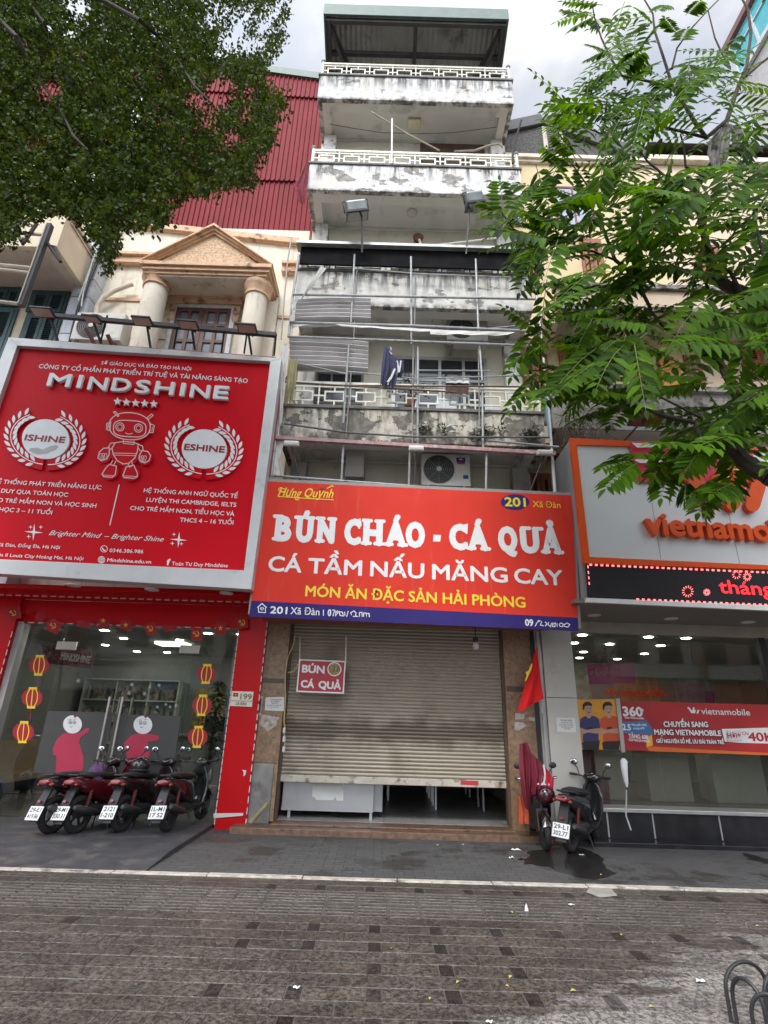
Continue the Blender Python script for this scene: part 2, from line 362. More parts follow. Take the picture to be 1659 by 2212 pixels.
# pavement of long stone slabs laid in rows, with dark inlaid squares and a ribbed tactile row
def pavemat():
    m = bpy.data.materials.new('pavement_slabs'); m.use_nodes = True; t = m.node_tree; N = t.nodes; K = t.links.new; b = N['Principled BSDF']
    c = N.new('ShaderNodeTexCoord'); at_ = N.new('ShaderNodeAttribute'); at_.attribute_name = 'slab'
    sp = N.new('ShaderNodeSeparateXYZ'); K(c.outputs['Object'], sp.inputs[0])
    def noise(s, d=6, r=.6, ms=(1,1,1)):
        mp = N.new('ShaderNodeMapping'); mp.inputs['Scale'].default_value = ms; K(c.outputs['Object'], mp.inputs[0])
        n = N.new('ShaderNodeTexNoise'); n.inputs['Scale'].default_value = s; n.inputs['Detail'].default_value = d; n.inputs['Roughness'].default_value = r; K(mp.outputs[0], n.inputs[0]); return n.outputs[0]
    def math_(op, a, b_=None):
        q = N.new('ShaderNodeMath'); q.operation = op
        for i, z in enumerate((a, b_)):
            if z is None: continue
            if isinstance(z, (int, float)): q.inputs[i].default_value = z
            else: K(z, q.inputs[i])
        return q.outputs[0]
    # damp area: everything towards the kerb and to one side, dry patch growing towards the open side of the street
    edge = math_('ADD', math_('MULTIPLY', sp.outputs[0], .52), math_('MULTIPLY', sp.outputs[1], -.85))     # rises to the dry corner
    nz = math_('ADD', math_('MULTIPLY', noise(2.2, 9, .62, (.7,2.4,1)), 1.9), math_('MULTIPLY', noise(26, 5, .7), .35))
    dry = math_('ADD', math_('ADD', edge, nz), 1.58)
    rr = N.new('ShaderNodeValToRGB'); rr.color_ramp.elements[0].position = .46; rr.color_ramp.elements[1].position = .56; K(math_('MULTIPLY_ADD' if False else 'ADD', math_('MULTIPLY', dry, .5), .5), rr.inputs[0])
    m1 = N.new('ShaderNodeMixRGB'); m1.inputs[1].default_value = (.080,.070,.061,1); m1.inputs[2].default_value = (.18,.17,.158,1); K(rr.outputs[0], m1.inputs[0])
    g = N.new('ShaderNodeValToRGB'); g.color_ramp.elements[0].position = .41; g.color_ramp.elements[0].color = (.22,.22,.22,1); g.color_ramp.elements[1].position = .60; g.color_ramp.elements[1].color = (1.95,1.9,1.82,1); gr = noise(42, 4, .75); K(gr, g.inputs[0])
    m2 = N.new('ShaderNodeMixRGB'); m2.blend_type = 'MULTIPLY'; m2.inputs[0].default_value = .85; K(m1.outputs[0], m2.inputs[1]); K(g.outputs[0], m2.inputs[2])
    rs = N.new('ShaderNodeValToRGB'); rs.color_ramp.elements[0].position = .38; rs.color_ramp.elements[0].color = (.52,.51,.5,1); rs.color_ramp.elements[1].position = .6; rs.color_ramp.elements[1].color = (1.08,1.08,1.08,1); K(noise(1.6, 9, .68, (.7,1.5,1)), rs.inputs[0])
    ms_ = N.new('ShaderNodeMixRGB'); ms_.blend_type = 'MULTIPLY'; ms_.inputs[0].default_value = .8; K(m2.outputs[0], ms_.inputs[1]); K(rs.outputs[0], ms_.inputs[2])
    vg = N.new('ShaderNodeTexVoronoi'); vg.inputs['Scale'].default_value = 3.2; K(c.outputs['Object'], vg.inputs[0]); vr = N.new('ShaderNodeValToRGB'); vr.color_ramp.elements[0].position = .03; vr.color_ramp.elements[0].color = (.45,.45,.45,1); vr.color_ramp.elements[1].position = .06; vr.color_ramp.elements[1].color = (1,1,1,1); K(vg.outputs['Distance'], vr.inputs[0])
    mg = N.new('ShaderNodeMixRGB'); mg.blend_type = 'MULTIPLY'; mg.inputs[0].default_value = .7; K(ms_.outputs[0], mg.inputs[1]); K(vr.outputs[0], mg.inputs[2])
    m3 = N.new('ShaderNodeMixRGB'); m3.blend_type = 'MULTIPLY'; m3.inputs[0].default_value = 1; K(mg.outputs[0], m3.inputs[1]); K(at_.outputs['Color'], m3.inputs[2])
    K(m3.outputs[0], b.inputs['Base Color'])
    ro = N.new('ShaderNodeMapRange'); ro.inputs[3].default_value = .40; ro.inputs[4].default_value = .85; K(rr.outputs[0], ro.inputs[0]); K(ro.outputs[0], b.inputs['Roughness'])
    bp = N.new('ShaderNodeBump'); bp.inputs['Strength'].default_value = .7; bp.inputs['Distance'].default_value = .008; K(gr, bp.inputs['Height']); K(bp.outputs[0], b.inputs['Normal'])
    return m
vs = []; fs = []; cs = []
def slabtile(x0, x1, y0, y1, z, col, tw=0.0):
    h = .003; e = .0028; bb = len(vs); z += random.uniform(-.0012, .0012)
    vs.extend([(x0,y0,z-.005),(x1,y0,z-.005),(x1,y1,z-.005),(x0,y1,z-.005),(x0+e,y0+e,z),(x1-e,y0+e,z),(x1-e,y1-e,z),(x0+e,y1-e,z)])
    fs.extend([(bb+4,bb+5,bb+6,bb+7),(bb,bb+1,bb+5,bb+4),(bb+1,bb+2,bb+6,bb+5),(bb+2,bb+3,bb+7,bb+6),(bb+3,bb,bb+4,bb+7)])
    cs.extend([col]*5)
pitch = .175; ytop = 5.22
def row(y1, n, sq, x_off):
    y0 = y1-pitch+.006; x = -7.0+x_off
    while x < 7.0:
        t = random.uniform(.93, 1.07); c = (t, t*random.uniform(.98,1.01), t*random.uniform(.97,1.03), 1)
        if sq:
            slabtile(x, x+.365, y0, y1, .012, c); k = random.uniform(.26, .46) if random.random() < (.88 if x > -1.2 else .25) else random.uniform(.8,1.05)
            slabtile(x+.371, x+.461, y0, y1, .012, (k, k, k*1.04, 1)); x += .467
        else:
            l = .467; slabtile(x, x+l-.006, y0, y1, .012, c); x += l
n = 0; y = ytop
while y > -6:
    row(y, n, n % 2 == 1, .07 if n % 2 else .27); y -= pitch; n += 1
# rows beyond the tactile strip
y = YK0-.012; row(y, 0, False, .1); y -= pitch; row(y, 1, True, .02)
yt = y-pitch  # tactile strip between yt and ytop
x = -7.0+.12
while x < 7:
    t = random.uniform(.9, 1.12); c = (t, t, t, 1); x1 = x+.262; nb = 6; d = (yt-ytop-.01)/2
    for q in range(2):
        ya = ytop+.008+q*(d+.004); slabtile(x, x1, ya, ya+d, .006, tuple(z*.92 for z in c[:3])+(1,))
        for i in range(4):
            yy = ya+.012+i*(d-.02)/4; slabtile(x+.01, x1-.01, yy, yy+.043, .0125, c)
    x += .27
me = bpy.data.meshes.new('pavement'); me.from_pydata(vs, [], fs)
ca = me.attributes.new('slab', 'FLOAT_COLOR', 'FACE'); ca.data.foreach_set('color', np.array(cs, dtype=np.float32).ravel())
me.materials.append(pavemat()); o = bpy.data.objects.new('pavement', me); COL.objects.link(o); o['kind'] = 'structure'
b = MB(); b.grid(lambda u, v: (-7.2+14.4*u, -6.2+(YK0+6.2)*v, .0085), 2, 2); struct(b, 'pavement_bed', M('joint_grit', (.085,.076,.065), .9, var=.45, scale=7, dirt=(.05,.043,.036), damt=.5, dscale=2.5, dsharp=.2))
# dark sheet-metal ramp laid before the red shop
ramp_m = M('ramp_sheet', (.055,.055,.06), .5, var=.25, scale=4, bump=.15, dirt=(.11,.10,.095), damt=.4, dscale=3)
b = MB(); xr = -2.32
b.add([(-7,6.42,.004),(xr,6.42,.004),(xr,7.1,.05),(-7,7.1,.05),(-7,8.85,.05),(xr,8.85,.05),(-7,6.42,-.03),(xr,6.42,-.03),(xr,8.85,-.03),(-7,8.85,-.03)],
      [(0,1,2,3),(3,2,5,4),(0,6,7,1),(1,7,8,5,2),(4,5,8,9),(0,3,4,9,6),(6,9,8,7)])
tag(build(b, 'ramp', ramp_m, loc=(-4.6,7.6,0)), 'dark grey sheet ramp laid in front of the red shop entrance', 'ramp')
# ================================================================ the narrow house in the middle
X0, X1, YB, YW = -1.81, 2.69, 7.9, 8.93
plaster = M('old_whitewash', (.66,.645,.61), .85, var=.14, scale=5, bump=.35, bscale=25, dirt=(.25,.235,.21), damt=.36, dscale=3.6, dsharp=.06, streak=(.10,.095,.085), samt=.46, sscale=7)
plaster_top = M('whitewash_mouldy', (.66,.655,.645), .85, var=.14, scale=5, bump=.35, bscale=25, dirt=(.21,.21,.205), damt=.50, dscale=3.4, dsharp=.16, streak=(.075,.075,.075), samt=.52, sscale=6)
plaster_peel = M('whitewash_peeling', (.68,.675,.665), .85, var=.12, scale=3, bump=.35, bscale=25, dirt=(.33,.31,.28), damt=.47, dscale=2.0, dsharp=.02, streak=(.12,.115,.11), samt=.25, sscale=6)
plaster_bad = M('whitewash_rotten', (.70,.665,.60), .9, var=.14, scale=4, bump=.5, bscale=25, dirt=(.22,.205,.175), damt=.56, dscale=2.6, dsharp=.05, streak=(.07,.066,.055), samt=.46, sscale=6)
soffit_m = M('soffit_paint', (.62,.605,.575), .85, var=.08, scale=2, bump=.15, dirt=(.33,.32,.29), damt=.34, dscale=1.6, dsharp=.2)
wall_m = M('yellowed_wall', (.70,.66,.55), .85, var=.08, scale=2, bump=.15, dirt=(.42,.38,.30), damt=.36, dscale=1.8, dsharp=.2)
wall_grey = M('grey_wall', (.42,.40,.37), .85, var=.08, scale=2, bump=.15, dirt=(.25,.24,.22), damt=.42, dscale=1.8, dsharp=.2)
coping_m = M('coping_concrete', (.16,.155,.145), .9, var=.3, scale=8, bump=.3)
rail_m = M('cream_railing_paint', (.74,.73,.64), .5, var=.1, scale=12, dirt=(.30,.22,.13), damt=.25, dscale=9)
dark_glass = M('dark_window_glass', (.035,.04,.045), .08, var=.2, spec=.7)
alu = M('aluminium_frame', (.42,.42,.41), .45, metal=.3, var=.08)
teal_frame = M('grey_window_frame', (.20,.21,.205), .5, var=.1)
black_m = M('black_paint', (.016,.016,.018), .45, var=.2)
T = thing('row_house', 'narrow five storey house with mould-streaked white balconies and a steel roof shelter', 'house', (0.44, 8.9, 0))
pm0 = parapetmat('parapet_rotten', (.60,.565,.49), (.25,.235,.20), 5.85, 6.53, .66, .7, 1.0, 3.3, .22)
pm1 = parapetmat('parapet_stained', (.60,.59,.56), (.33,.31,.28), 8.73, 9.60, .25, .85, .3, 7.1, .16)
pm2 = parapetmat('parapet_peeling', (.64,.635,.625), (.34,.325,.30), 11.76, 12.58, .46, .65, .1, 11.9, .12)
pm3 = parapetmat('parapet_mouldy', (.62,.615,.605), (.30,.295,.285), 14.70, 15.57, .22, .95, .2, 17.7, .2)
LV = [(5.85, 6.53, 7.05, pm0), (8.73, 9.60, 10.03, pm1), (11.76, 12.58, 13.05, pm2), (14.70, 15.57, 16.08, pm3)]
b = MB(); b.box(X0, X1, YW, YW+.2, 0.1, 16.9); b.box(X0, X0+.2, YW+.2, 14, .1, 16.9); b.box(X1-.2, X1, YW+.2, 14, .1, 16.9); b.box(X0+.2, X1-.2, 13.8, 14, .1, 16.9); b.box(X0+.2,X1-.2,YW+.2,13.8,16.7,16.9)
# the shop mouth is cut out of the ground floor: wall pieces round it
b.v = []; b.f = []
b.box(X0, X1, YW, YW+.2, 3.0, 16.9)
b.box(X0, X0+.2, YW+.2, 14, .1, 16.9); b.box(X1-.2, X1, YW+.2, 14, .1, 16.9); b.box(X0+.2, X1-.2, 13.8, 14, .1, 16.9)
build(b, 'wall', wall_m, T)
for i, (z0, z1, zr, pm) in enumerate(LV):
    # parapet walls (front and two returns)
    b = MB(); b.box(X0, X1, YB, YB+.1, z0, z1-.05); b.box(X0, X0+.1, YB+.1, YW, z0, z1-.05); b.box(X1-.1, X1, YB+.1, YW, z0, z1-.05)
    pp = build(b, 'balcony_parapet', pm, T, bevel=.01)
    b = MB(); b.box(X0-.03, X1+.03, YB-.03, YB+.13, z1-.05, z1); b.box(X0-.03, X0+.13, YB+.13, YW, z1-.05, z1); b.box(X1-.13, X1+.03, YB+.13, YW, z1-.05, z1)
    build(b, 'coping', coping_m, pp)
    # slab with edge beams and a sunk middle
    b = MB(); b.box(X0+.1, X1-.1, YB+.1, YB+.3, z0+.004, z0+.3); b.box(X0+.1, X0+.27, YB+.3, YW, z0+.004, z0+.3); b.box(X1-.27, X1-.1, YB+.3, YW, z0+.004, z0+.3)
    b.box(X0+.27, X1-.27, YB+.3, YW, z0+.14, z0+.3)
    b.box(X0+.27, X1-.27, YW-.05, YW-.002, z0+.09, z0+.138)
    b.box(X0+.27, X0+.32, YB+.3, YW-.05, z0+.09, z0+.138); b.box(X1-.32, X1-.27, YB+.3, YW-.05, z0+.09, z0+.138)
    build(b, 'balcony_slab', soffit_m, T)
    # engaged columns at both ends of the recess
    zc0 = [3.6, 6.15, 9.03, 12.06][i]
    for xa in (X0+.1, X1-.38): b = MB(); b.box(xa, xa+.28, YW-.22, YW, zc0, z0+.003); build(b, 'corner_column', plaster if i else wall_grey, T)
def railing(x0, x1, z0, z1, Y, n, par, m=rail_m, depth=True):
    b = MB(); t = .035; h = z1-z0; zm = z0+h*.46
    b.box(x0, x1, Y-.025, Y+.025, z1-.05, z1); b.box(x0, x1, Y-.012, Y+.012, z1-.11, z1-.085); b.box(x0, x1, Y-.015, Y+.015, z0+.02, z0+.045)
    st = (x1-x0)/n
    for i in range(n+1):
        xx = x0+i*st; b.box(xx-.012, xx+.012, Y-.0135, Y+.0135, z0-.02, z1-.05)
    zr0, zr1 = z0+h*.26, z0+h*.62; wz = .014
    for i in range(n):
        c = x0+(i+.5)*st; q = st*.30
        b.box(c-q, c+q, Y-.011, Y+.011, zr1-wz, zr1+wz); b.box(c-q, c+q, Y-.011, Y+.011, zr0-wz, zr0+wz)
        b.box(c-q-wz, c-q+wz, Y-.0125, Y+.0125, zr0-wz, zr1+wz); b.box(c+q-wz, c+q+wz, Y-.0125, Y+.0125, zr0-wz, zr1+wz)
        b.box(c-wz, c+wz, Y-.010, Y+.010, zr1+wz, z1-.11); b.box(c-wz, c+wz, Y-.010, Y+.010, z0+.045, zr0-wz)
        b.box(x0+i*st+.012, c-q-wz, Y-.0095, Y+.0095, zm-wz, zm+wz); b.box(c+q+wz, x0+(i+1)*st-.012, Y-.0095, Y+.0095, zm-wz, zm+wz)
    if depth:
        for xx in (x0, x1):
            b.box(xx-.02, xx+.02, Y+.026, YW-.01, z1-.048, z1-.002); b.box(xx-.012, xx+.012, Y+.026, YW-.01, z0+.02, z0+.045)
            b.box(xx-.01, xx+.01, Y+.026, YW-.01, zm-wz, zm+wz)
            for k in range(1, 4): b.box(xx-.009, xx+.009, Y+k*.26-.01, Y+k*.26+.01, z0-.02, z1-.05)
    r = build(b, 'balcony_railing', m, par)
    for xx in (x0-.02, x1+.02):
        b = MB(); b.tube([(xx, Y, z0-.04), (xx, Y, z1+.02)], .035, 10); build(b, 'end_post', m, r, smooth=True)
        b = MB(); b.ball((xx, Y, z1+.06), .055, 10, 8); build(b, 'finial', M('finial_cap', (.25,.23,.21), .6), r, smooth=True)
    return r
for i, n in ((3, 8), (2, 8), (1, 8), (0, 8)):
    railing(X0+.06, X1-.06, LV[i][1]+.005, LV[i][2], YB+.06, n, T)
def windowpart(par, x0, x1, z0, z1, nx, nz, fm, gm, Y=YW, name='window', fw=.05, proud=.03, split=None):
    b = MB(); y0, y1 = Y-proud, Y-.004
    b.box(x0, x1, y0, y1, z1-fw, z1); b.box(x0, x1, y0, y1, z0, z0+fw); b.box(x0, x0+fw, y0, y1, z0+fw, z1-fw); b.box(x1-fw, x1, y0, y1, z0+fw, z1-fw)
    for i in range(1, nx): xx = x0+(x1-x0)*i/nx; b.box(xx-fw*.4, xx+fw*.4, y0+.003, y1, z0+fw, z1-fw)
    for i in range(1, nz): zz = z0+(z1-z0)*i/nz; b.box(x0+fw, x1-fw, y0+.006, y1, zz-fw*.4, zz+fw*.4)
    f = build(b, name, fm, par)
    b = MB(); b.box(x0+fw*.5, x1-fw*.5, Y-.012, Y-.002, z0+fw*.5, z1-fw*.5); build(b, 'pane', gm, f); return f
def wpx(par, k, xa, ya, xb, yb, nx, nz, fm, gm, Y=YW, **kw):
    p = P(k, xa, ya, Y); q = P(k, xb, yb, Y); return windowpart(par, p.x, q.x, q.z, p.z, nx, nz, fm, gm, Y, **kw)
grille = M('pale_grille', (.45,.44,.40), .6)
brown_wood = M('brown_board', (.12,.075,.055), .7, var=.25, scale=6)
# level 4: brown board; level 3: windows; level 2: windows and doors; level 1: dark
zz = P('a2', 900, 778, YW).z; b = MB(); b.box(.62, 2.2, YW-.03, YW-.003, 13.0, zz); build(b, 'window_board', brown_wood, T)
b = MB(); b.box(-.95, .45, YW-.03, YW-.003, 13.0, zz-.06); build(b, 'louvre_panel', wall_m, T)
wpx(T, 'a5', 408, 218, 640, 420, 1, 1, teal_frame, M('frosted_glass', (.28,.28,.26), .3), name='window')
wpx(T, 'a5', 775, 222, 1255, 420, 4, 1, teal_frame, dark_glass, name='window', fw=.06)
wpx(T, 'a5', 755, 835, 1285, 1240, 4, 3, alu, dark_glass, name='window', fw=.07)
wpx(T, 'a6', 340, 160, 590, 340, 3, 1, teal_frame, dark_glass, name='window', fw=.05)
b = MB(); b.box(.95, 1.35, YW-.045, YW-.031, 6.3, 7.35); b.box(1.9, 2.2, YW-.045, YW-.031, 6.3, 7.3); build(b, 'bright_curtain', M('pale_curtain', (.62,.64,.68), .8), T)
b = MB(); b.box(-.02, .06, YW-.02, YW-.002, 7.42, 7.57); build(b, 'wall_vent', black_m, T)
# dark recess above the shop sign
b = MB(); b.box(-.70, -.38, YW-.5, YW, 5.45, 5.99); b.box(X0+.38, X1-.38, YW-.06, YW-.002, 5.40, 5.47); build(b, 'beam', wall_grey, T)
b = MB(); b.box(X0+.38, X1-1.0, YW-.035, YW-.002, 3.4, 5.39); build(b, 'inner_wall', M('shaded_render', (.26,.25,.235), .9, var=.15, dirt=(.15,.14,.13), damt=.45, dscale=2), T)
# ceiling lamps
for (k, x, y, z, r) in (('a2', 860, 1155, LV[2][0]+.14, .11), ('a5', 998, 640, LV[1][0]+.14, .12), ('a6', 350, 595, LV[0][0]+.14, .13)):
    p = atz(*D(k, x, y), z); b = MB(); b.lathe([(r*.3,0),(r,-.0),(r,-.03),(r*.75,-.05),(r*.7,-.045),(r*.3,-.045)], (p.x, p.y, z-.001), 24); build(b, 'ceiling_lamp', M('lamp_plaster', (.52,.50,.46), .6), T, smooth=True)
p = atz(*D('a2', 872, 668), LV[3][0]+.14); b = MB(); b.box(p.x-.15, p.x+.15, p.y-.12, p.y+.12, LV[3][0]+.06, LV[3][0]+.139); build(b, 'ceiling_lamp', M('lamp_yellow', (.60,.55,.38), .5), T, bevel=.015)
# roof shelter: green rim, corrugated sheet, steel struts
ZC = 16.95; YC = 7.35
cz = lambda y, o=0: P('a2', 860, 34+o, YC).z
zt = P('a2', 860, 34, YC).z; zb = P('a2', 860, 88, YC).z; xa = P('a2', 382, 40, YC).x; xb = P('a2', 1385, 60, YC).x
green = M('green_rim', (.055,.105,.085), .5, var=.15, dirt=(.10,.12,.11), damt=.3, dscale=3)
YE = 9.5; drop = .9
b = MB(); b.box(xa, xb, YC, YC+.05, zb, zt)
for xx in (xa, xb-.05): b.add([(xx,YC+.05,zb),(xx+.05,YC+.05,zb),(xx+.05,YE,zb-drop),(xx,YE,zb-drop),(xx,YC+.05,zt),(xx+.05,YC+.05,zt),(xx+.05,YE,zt-drop),(xx,YE,zt-drop)], [(0,3,2,1),(4,5,6,7),(0,1,5,4),(1,2,6,5),(2,3,7,6),(3,0,4,7)])
C = build(b, 'roof_shelter', green, T)
steel_d = M('dark_steel', (.035,.033,.033), .55, var=.3)
sheet = M('zinc_sheet', (.44,.425,.40), .5, metal=.2, var=.12, scale=3, dirt=(.2,.19,.18), damt=.35, dscale=2)
nx = 240
b = MB(); pts = lambda u, v: (xa+.05+(xb-xa-.1)*u, YC+.05+(YE-YC-.05)*v, zt-.05-drop*v+.014*math.sin(u*2*math.pi*34))
b.grid(pts, nx, 1); build(b, 'corrugated_sheet', sheet, C, recalc=False)
b = MB(); zl = lambda y: zb+.02-drop*(y-YC)/(YE-YC)
for y in (YC+.12, 8.0, 8.75): b.box(xa+.06, xb-.06, y-.04, y+.04, zl(y)-.06, zl(y)+.06)
xm = (xa+xb)/2
for xx in (xa+.12, xm, xb-.12): b.beam((xx, YC+.1, zl(YC+.1)-.06), (xx, YE, zl(YE)-.06), .09, .09)
for sx, xx in ((1, xa+.12), (-1, xb-.12)):
    b.beam((xx, YC+.15, zl(YC)-.05), (xx+sx*.75, 8.9, 15.7), .07, .07); b.beam((xx, YC+.15, zl(YC)-.05), (xx+sx*.85, 8.85, zl(8.85)-.1), .09, .1)
    b.beam((xx+sx*.75, 8.85, zl(8.85)), (xx+sx*.75, 8.85, 15.6), .07, .07)
b.beam((xm, 8.8, zl(8.8)), (xm, 8.8, 15.6), .06, .06)
build(b, 'steel_frame', steel_d, C)
# ---------------------------------------------------------------- shop mouth
granite = M('brown_granite', (.26,.165,.095), .45, var=.25, scale=14, bump=.05, bscale=200, dirt=(.10,.065,.04), damt=.46, dscale=22, dsharp=.2, streak=(.36,.27,.18), samt=.2, sscale=3)
stone = M('scuffed_stone', (.24,.235,.225), .7, var=.25, scale=4, bump=.2, dirt=(.10,.095,.09), damt=.42, dscale=2.2, dsharp=.2)
def pl(k, xa, ya, Y): return P(k, xa, ya, Y)
YP = 8.8
gx0, gx1, gx2, gx3 = -1.89, -1.47, 2.0, 2.62
b = MB(); b.box(gx0, gx1, YP, YP+.4, .86, 3.05); build(b, 'granite_pillar', granite, T, bevel=.004)
b = MB(); b.box(gx0+.005, gx1-.06, YP+.004, YP+.4, -.01, .855); build(b, 'stone_base', stone, T, bevel=.004)
b = MB(); b.box(gx1-.055, gx1, YP+.006, YP+.4, .1, .855); build(b, 'granite_edge', granite, T)
b = MB(); b.box(gx0-.002, gx1+.002, YP-.003, YP, 2.0, 2.07); build(b, 'joint_band', M('dark_granite_band', (.09,.06,.045), .5), T)
b = MB(); b.box(gx2, gx3, YP+.02, YP+.4, .02, 3.05); build(b, 'granite_pillar', granite, T, bevel=.004)
b = MB(); b.box(gx2+.02, gx3, YP+.012, YP+.018, 1.98, 2.06); build(b, 'joint_band', M('dark_granite_band', (.09,.06,.045), .5), T)
b = MB(); b.box(X0-.05, X1, 7.85, 8.8, 2.93, 3.02); build(b, 'soffit', M('red_brown_soffit', (.30,.075,.035), .35, var=.1), T)
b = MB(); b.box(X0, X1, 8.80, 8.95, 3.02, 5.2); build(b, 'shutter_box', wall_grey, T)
b = MB(); b.box(gx0-.1, gx3+.1, 8.42, 8.95, -.03, .075); b.box(gx1, gx2, 8.62, 8.95, .075, .10); build(b, 'threshold', M('threshold_granite', (.16,.095,.06), .4, var=.3, scale=16, dirt=(.06,.04,.03), damt=.4, dscale=9), T, bevel=.006)
# roller shutter, half a metre short of the ground
slat = M('shutter_slats', (.385,.34,.27), .5, metal=.15, var=.08, scale=2, dirt=(.17,.14,.105), damt=.40, dscale=1.1, dsharp=.25, streak=(.28,.24,.18), samt=.3, sscale=3)
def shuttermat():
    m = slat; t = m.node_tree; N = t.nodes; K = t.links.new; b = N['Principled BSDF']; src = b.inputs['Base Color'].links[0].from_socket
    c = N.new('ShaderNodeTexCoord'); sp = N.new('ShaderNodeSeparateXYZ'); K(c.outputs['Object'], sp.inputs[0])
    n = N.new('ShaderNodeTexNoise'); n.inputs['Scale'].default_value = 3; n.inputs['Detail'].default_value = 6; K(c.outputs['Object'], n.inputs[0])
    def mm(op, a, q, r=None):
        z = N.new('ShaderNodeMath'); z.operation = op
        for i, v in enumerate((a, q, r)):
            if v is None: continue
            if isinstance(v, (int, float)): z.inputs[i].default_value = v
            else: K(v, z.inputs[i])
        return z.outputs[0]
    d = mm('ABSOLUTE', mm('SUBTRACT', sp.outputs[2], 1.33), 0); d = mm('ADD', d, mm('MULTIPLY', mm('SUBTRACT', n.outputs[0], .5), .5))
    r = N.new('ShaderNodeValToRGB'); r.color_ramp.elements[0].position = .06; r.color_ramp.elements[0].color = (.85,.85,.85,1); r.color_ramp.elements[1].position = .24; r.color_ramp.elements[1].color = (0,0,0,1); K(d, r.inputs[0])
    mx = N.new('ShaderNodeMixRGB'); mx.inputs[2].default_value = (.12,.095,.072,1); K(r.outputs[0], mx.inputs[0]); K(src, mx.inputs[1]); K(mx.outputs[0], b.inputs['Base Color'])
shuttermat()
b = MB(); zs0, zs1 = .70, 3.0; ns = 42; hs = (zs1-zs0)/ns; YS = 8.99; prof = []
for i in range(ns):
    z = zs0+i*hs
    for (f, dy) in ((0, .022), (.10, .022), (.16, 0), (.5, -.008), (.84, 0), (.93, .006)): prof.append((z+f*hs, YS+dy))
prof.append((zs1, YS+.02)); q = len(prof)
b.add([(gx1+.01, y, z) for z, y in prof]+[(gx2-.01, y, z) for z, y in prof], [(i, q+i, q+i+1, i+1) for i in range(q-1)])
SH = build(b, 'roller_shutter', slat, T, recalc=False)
b = MB(); b.box(gx1+.012, gx2-.012, YS-.02, YS+.03, .60, .699); build(b, 'bottom_bar', M('shutter_bar', (.50,.46,.39), .5, var=.15, dirt=(.16,.09,.05), damt=.34, dscale=7), SH, bevel=.006)
b = MB(); b.box(gx2-.72, gx2-.45, YS-.024, YS-.0205, .63, .69); build(b, 'red_tag', M('red_sticker', (.45,.03,.05), .5), SH)
for xx in (gx1-.0, gx2): 
    b = MB(); b.box(xx-.03, xx+.03, YS-.06, YS+.06, .11, 3.0); build(b, 'guide_rail', M('rail_brown', (.10,.065,.045), .5, var=.2), T)
# room behind the shutter
floor_t = tilemat('shop_tiles', (.36,.36,.35), (.40,.40,.385), (.2,.2,.2), .6, .6, rough=.3)
b = MB(); b.box(X0+.2, X1-.2, 8.95, 13.8, .0, .104); build(b, 'shop_floor', floor_t, T)
b = MB(); b.box(X0+.2, X1-.2, 9.13, 13.8, 2.95, 3.0); build(b, 'shop_ceiling', wall_grey, T)
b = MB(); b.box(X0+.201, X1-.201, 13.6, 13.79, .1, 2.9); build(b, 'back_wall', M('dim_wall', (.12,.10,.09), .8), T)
# awning-like black sheet band over the level-3 railing
yb = YB-.12
b = MB(); p0 = P('a5', 245, 272, yb); p1 = P('a5', 1480, 300, yb)
b.box(p0.x+.03, p1.x, yb-.01, yb+.03, 9.60, 10.02); BND = tag(build(b, 'sheet_band', M('black_mesh_sheet', (.014,.014,.015), .9, spec=.05, var=.3), loc=(.4,yb,9.6)), 'black sheet band stretched across the balcony railing above the pipe frame', 'banner back')
b = MB(); b.box(p0.x-.05, p1.x+.06, yb-.12, yb+.12, 10.025, 10.06); b.box(p0.x-.05, p1.x+.06, yb-.13, yb-.121, 10.0, 10.062); build(b, 'top_channel', M('weathered_zinc', (.40,.41,.40), .5, metal=.3, var=.2, scale=6), BND)
# ================================================================ pipe frame, laundry, lamps hung on the narrow house
pipe = M('galvanised_pipe', (.31,.32,.32), .45, metal=.35, var=.2, scale=9, dirt=(.16,.10,.07), damt=.28, dscale=6)
rust = M('rusty_pipe', (.13,.075,.05), .7, var=.35, scale=12)
pinkm = M('faded_red_channel', (.36,.20,.20), .6, var=.2, scale=8, dirt=(.5,.45,.44), damt=.4, dscale=9)
F = thing('pipe_frame', 'galvanised pipe frame standing in front of the narrow house balconies', 'pipe frame', (.4, 7.7, 5.0))
YF = 7.72
def pipes(name, segs, m, r=.022, Y=YF):
    for k, pts in segs:
        b = MB(); b.tube([P(k, x, y, Y) for x, y in pts], r*.84, 8); build(b, name, m, F, smooth=True)
pipes('post', [('a5', [(245,280),(212,500),(190,720)]), ('a6', [(172,10),(128,440),(92,745)])], pipe, .03)
pipes('post', [('a5', [(548,280),(528,650)]), ('a6', [(516,10),(486,440)]), ('a6', [(487,555),(474,775)]),
               ('a5', [(855,292),(857,768)]), ('a6', [(893,20),(891,565)]), ('a6', [(849,590),(843,775)]),
               ('a5', [(1207,305),(1222,700)]), ('a5', [(1229,780),(1243,968)]), ('a6', [(1243,230),(1248,600)]), ('a6', [(1266,600),(1263,800)])], pipe, .024, YF+.03)
pipes('back_post', [('a5', [(560,365),(543,740)]), ('a5', [(880,405),(873,690)]), ('a6', [(540,5),(500,520)]), ('a6', [(867,15),(862,560)]), ('a6',[(1222,30),(1228,480)]), ('a6', [(880,600),(876,790)])], M('dull_pipe', (.27,.25,.23), .6, var=.25, scale=8), .016, YF+.12)
pipes('post', [('a5', [(1525,395),(1560,690),(1588,960)])], pipe, .028)
pipes('post', [('a6', [(1590,215),(1606,400),(1640,830)])], M('white_pipe', (.62,.62,.60), .5, var=.1), .03)
pipes('blue_pipe', [('a6', [(1583,240),(1606,515)])], M('blue_pipe', (.10,.25,.36), .5, var=.2), .02, YF-.05)
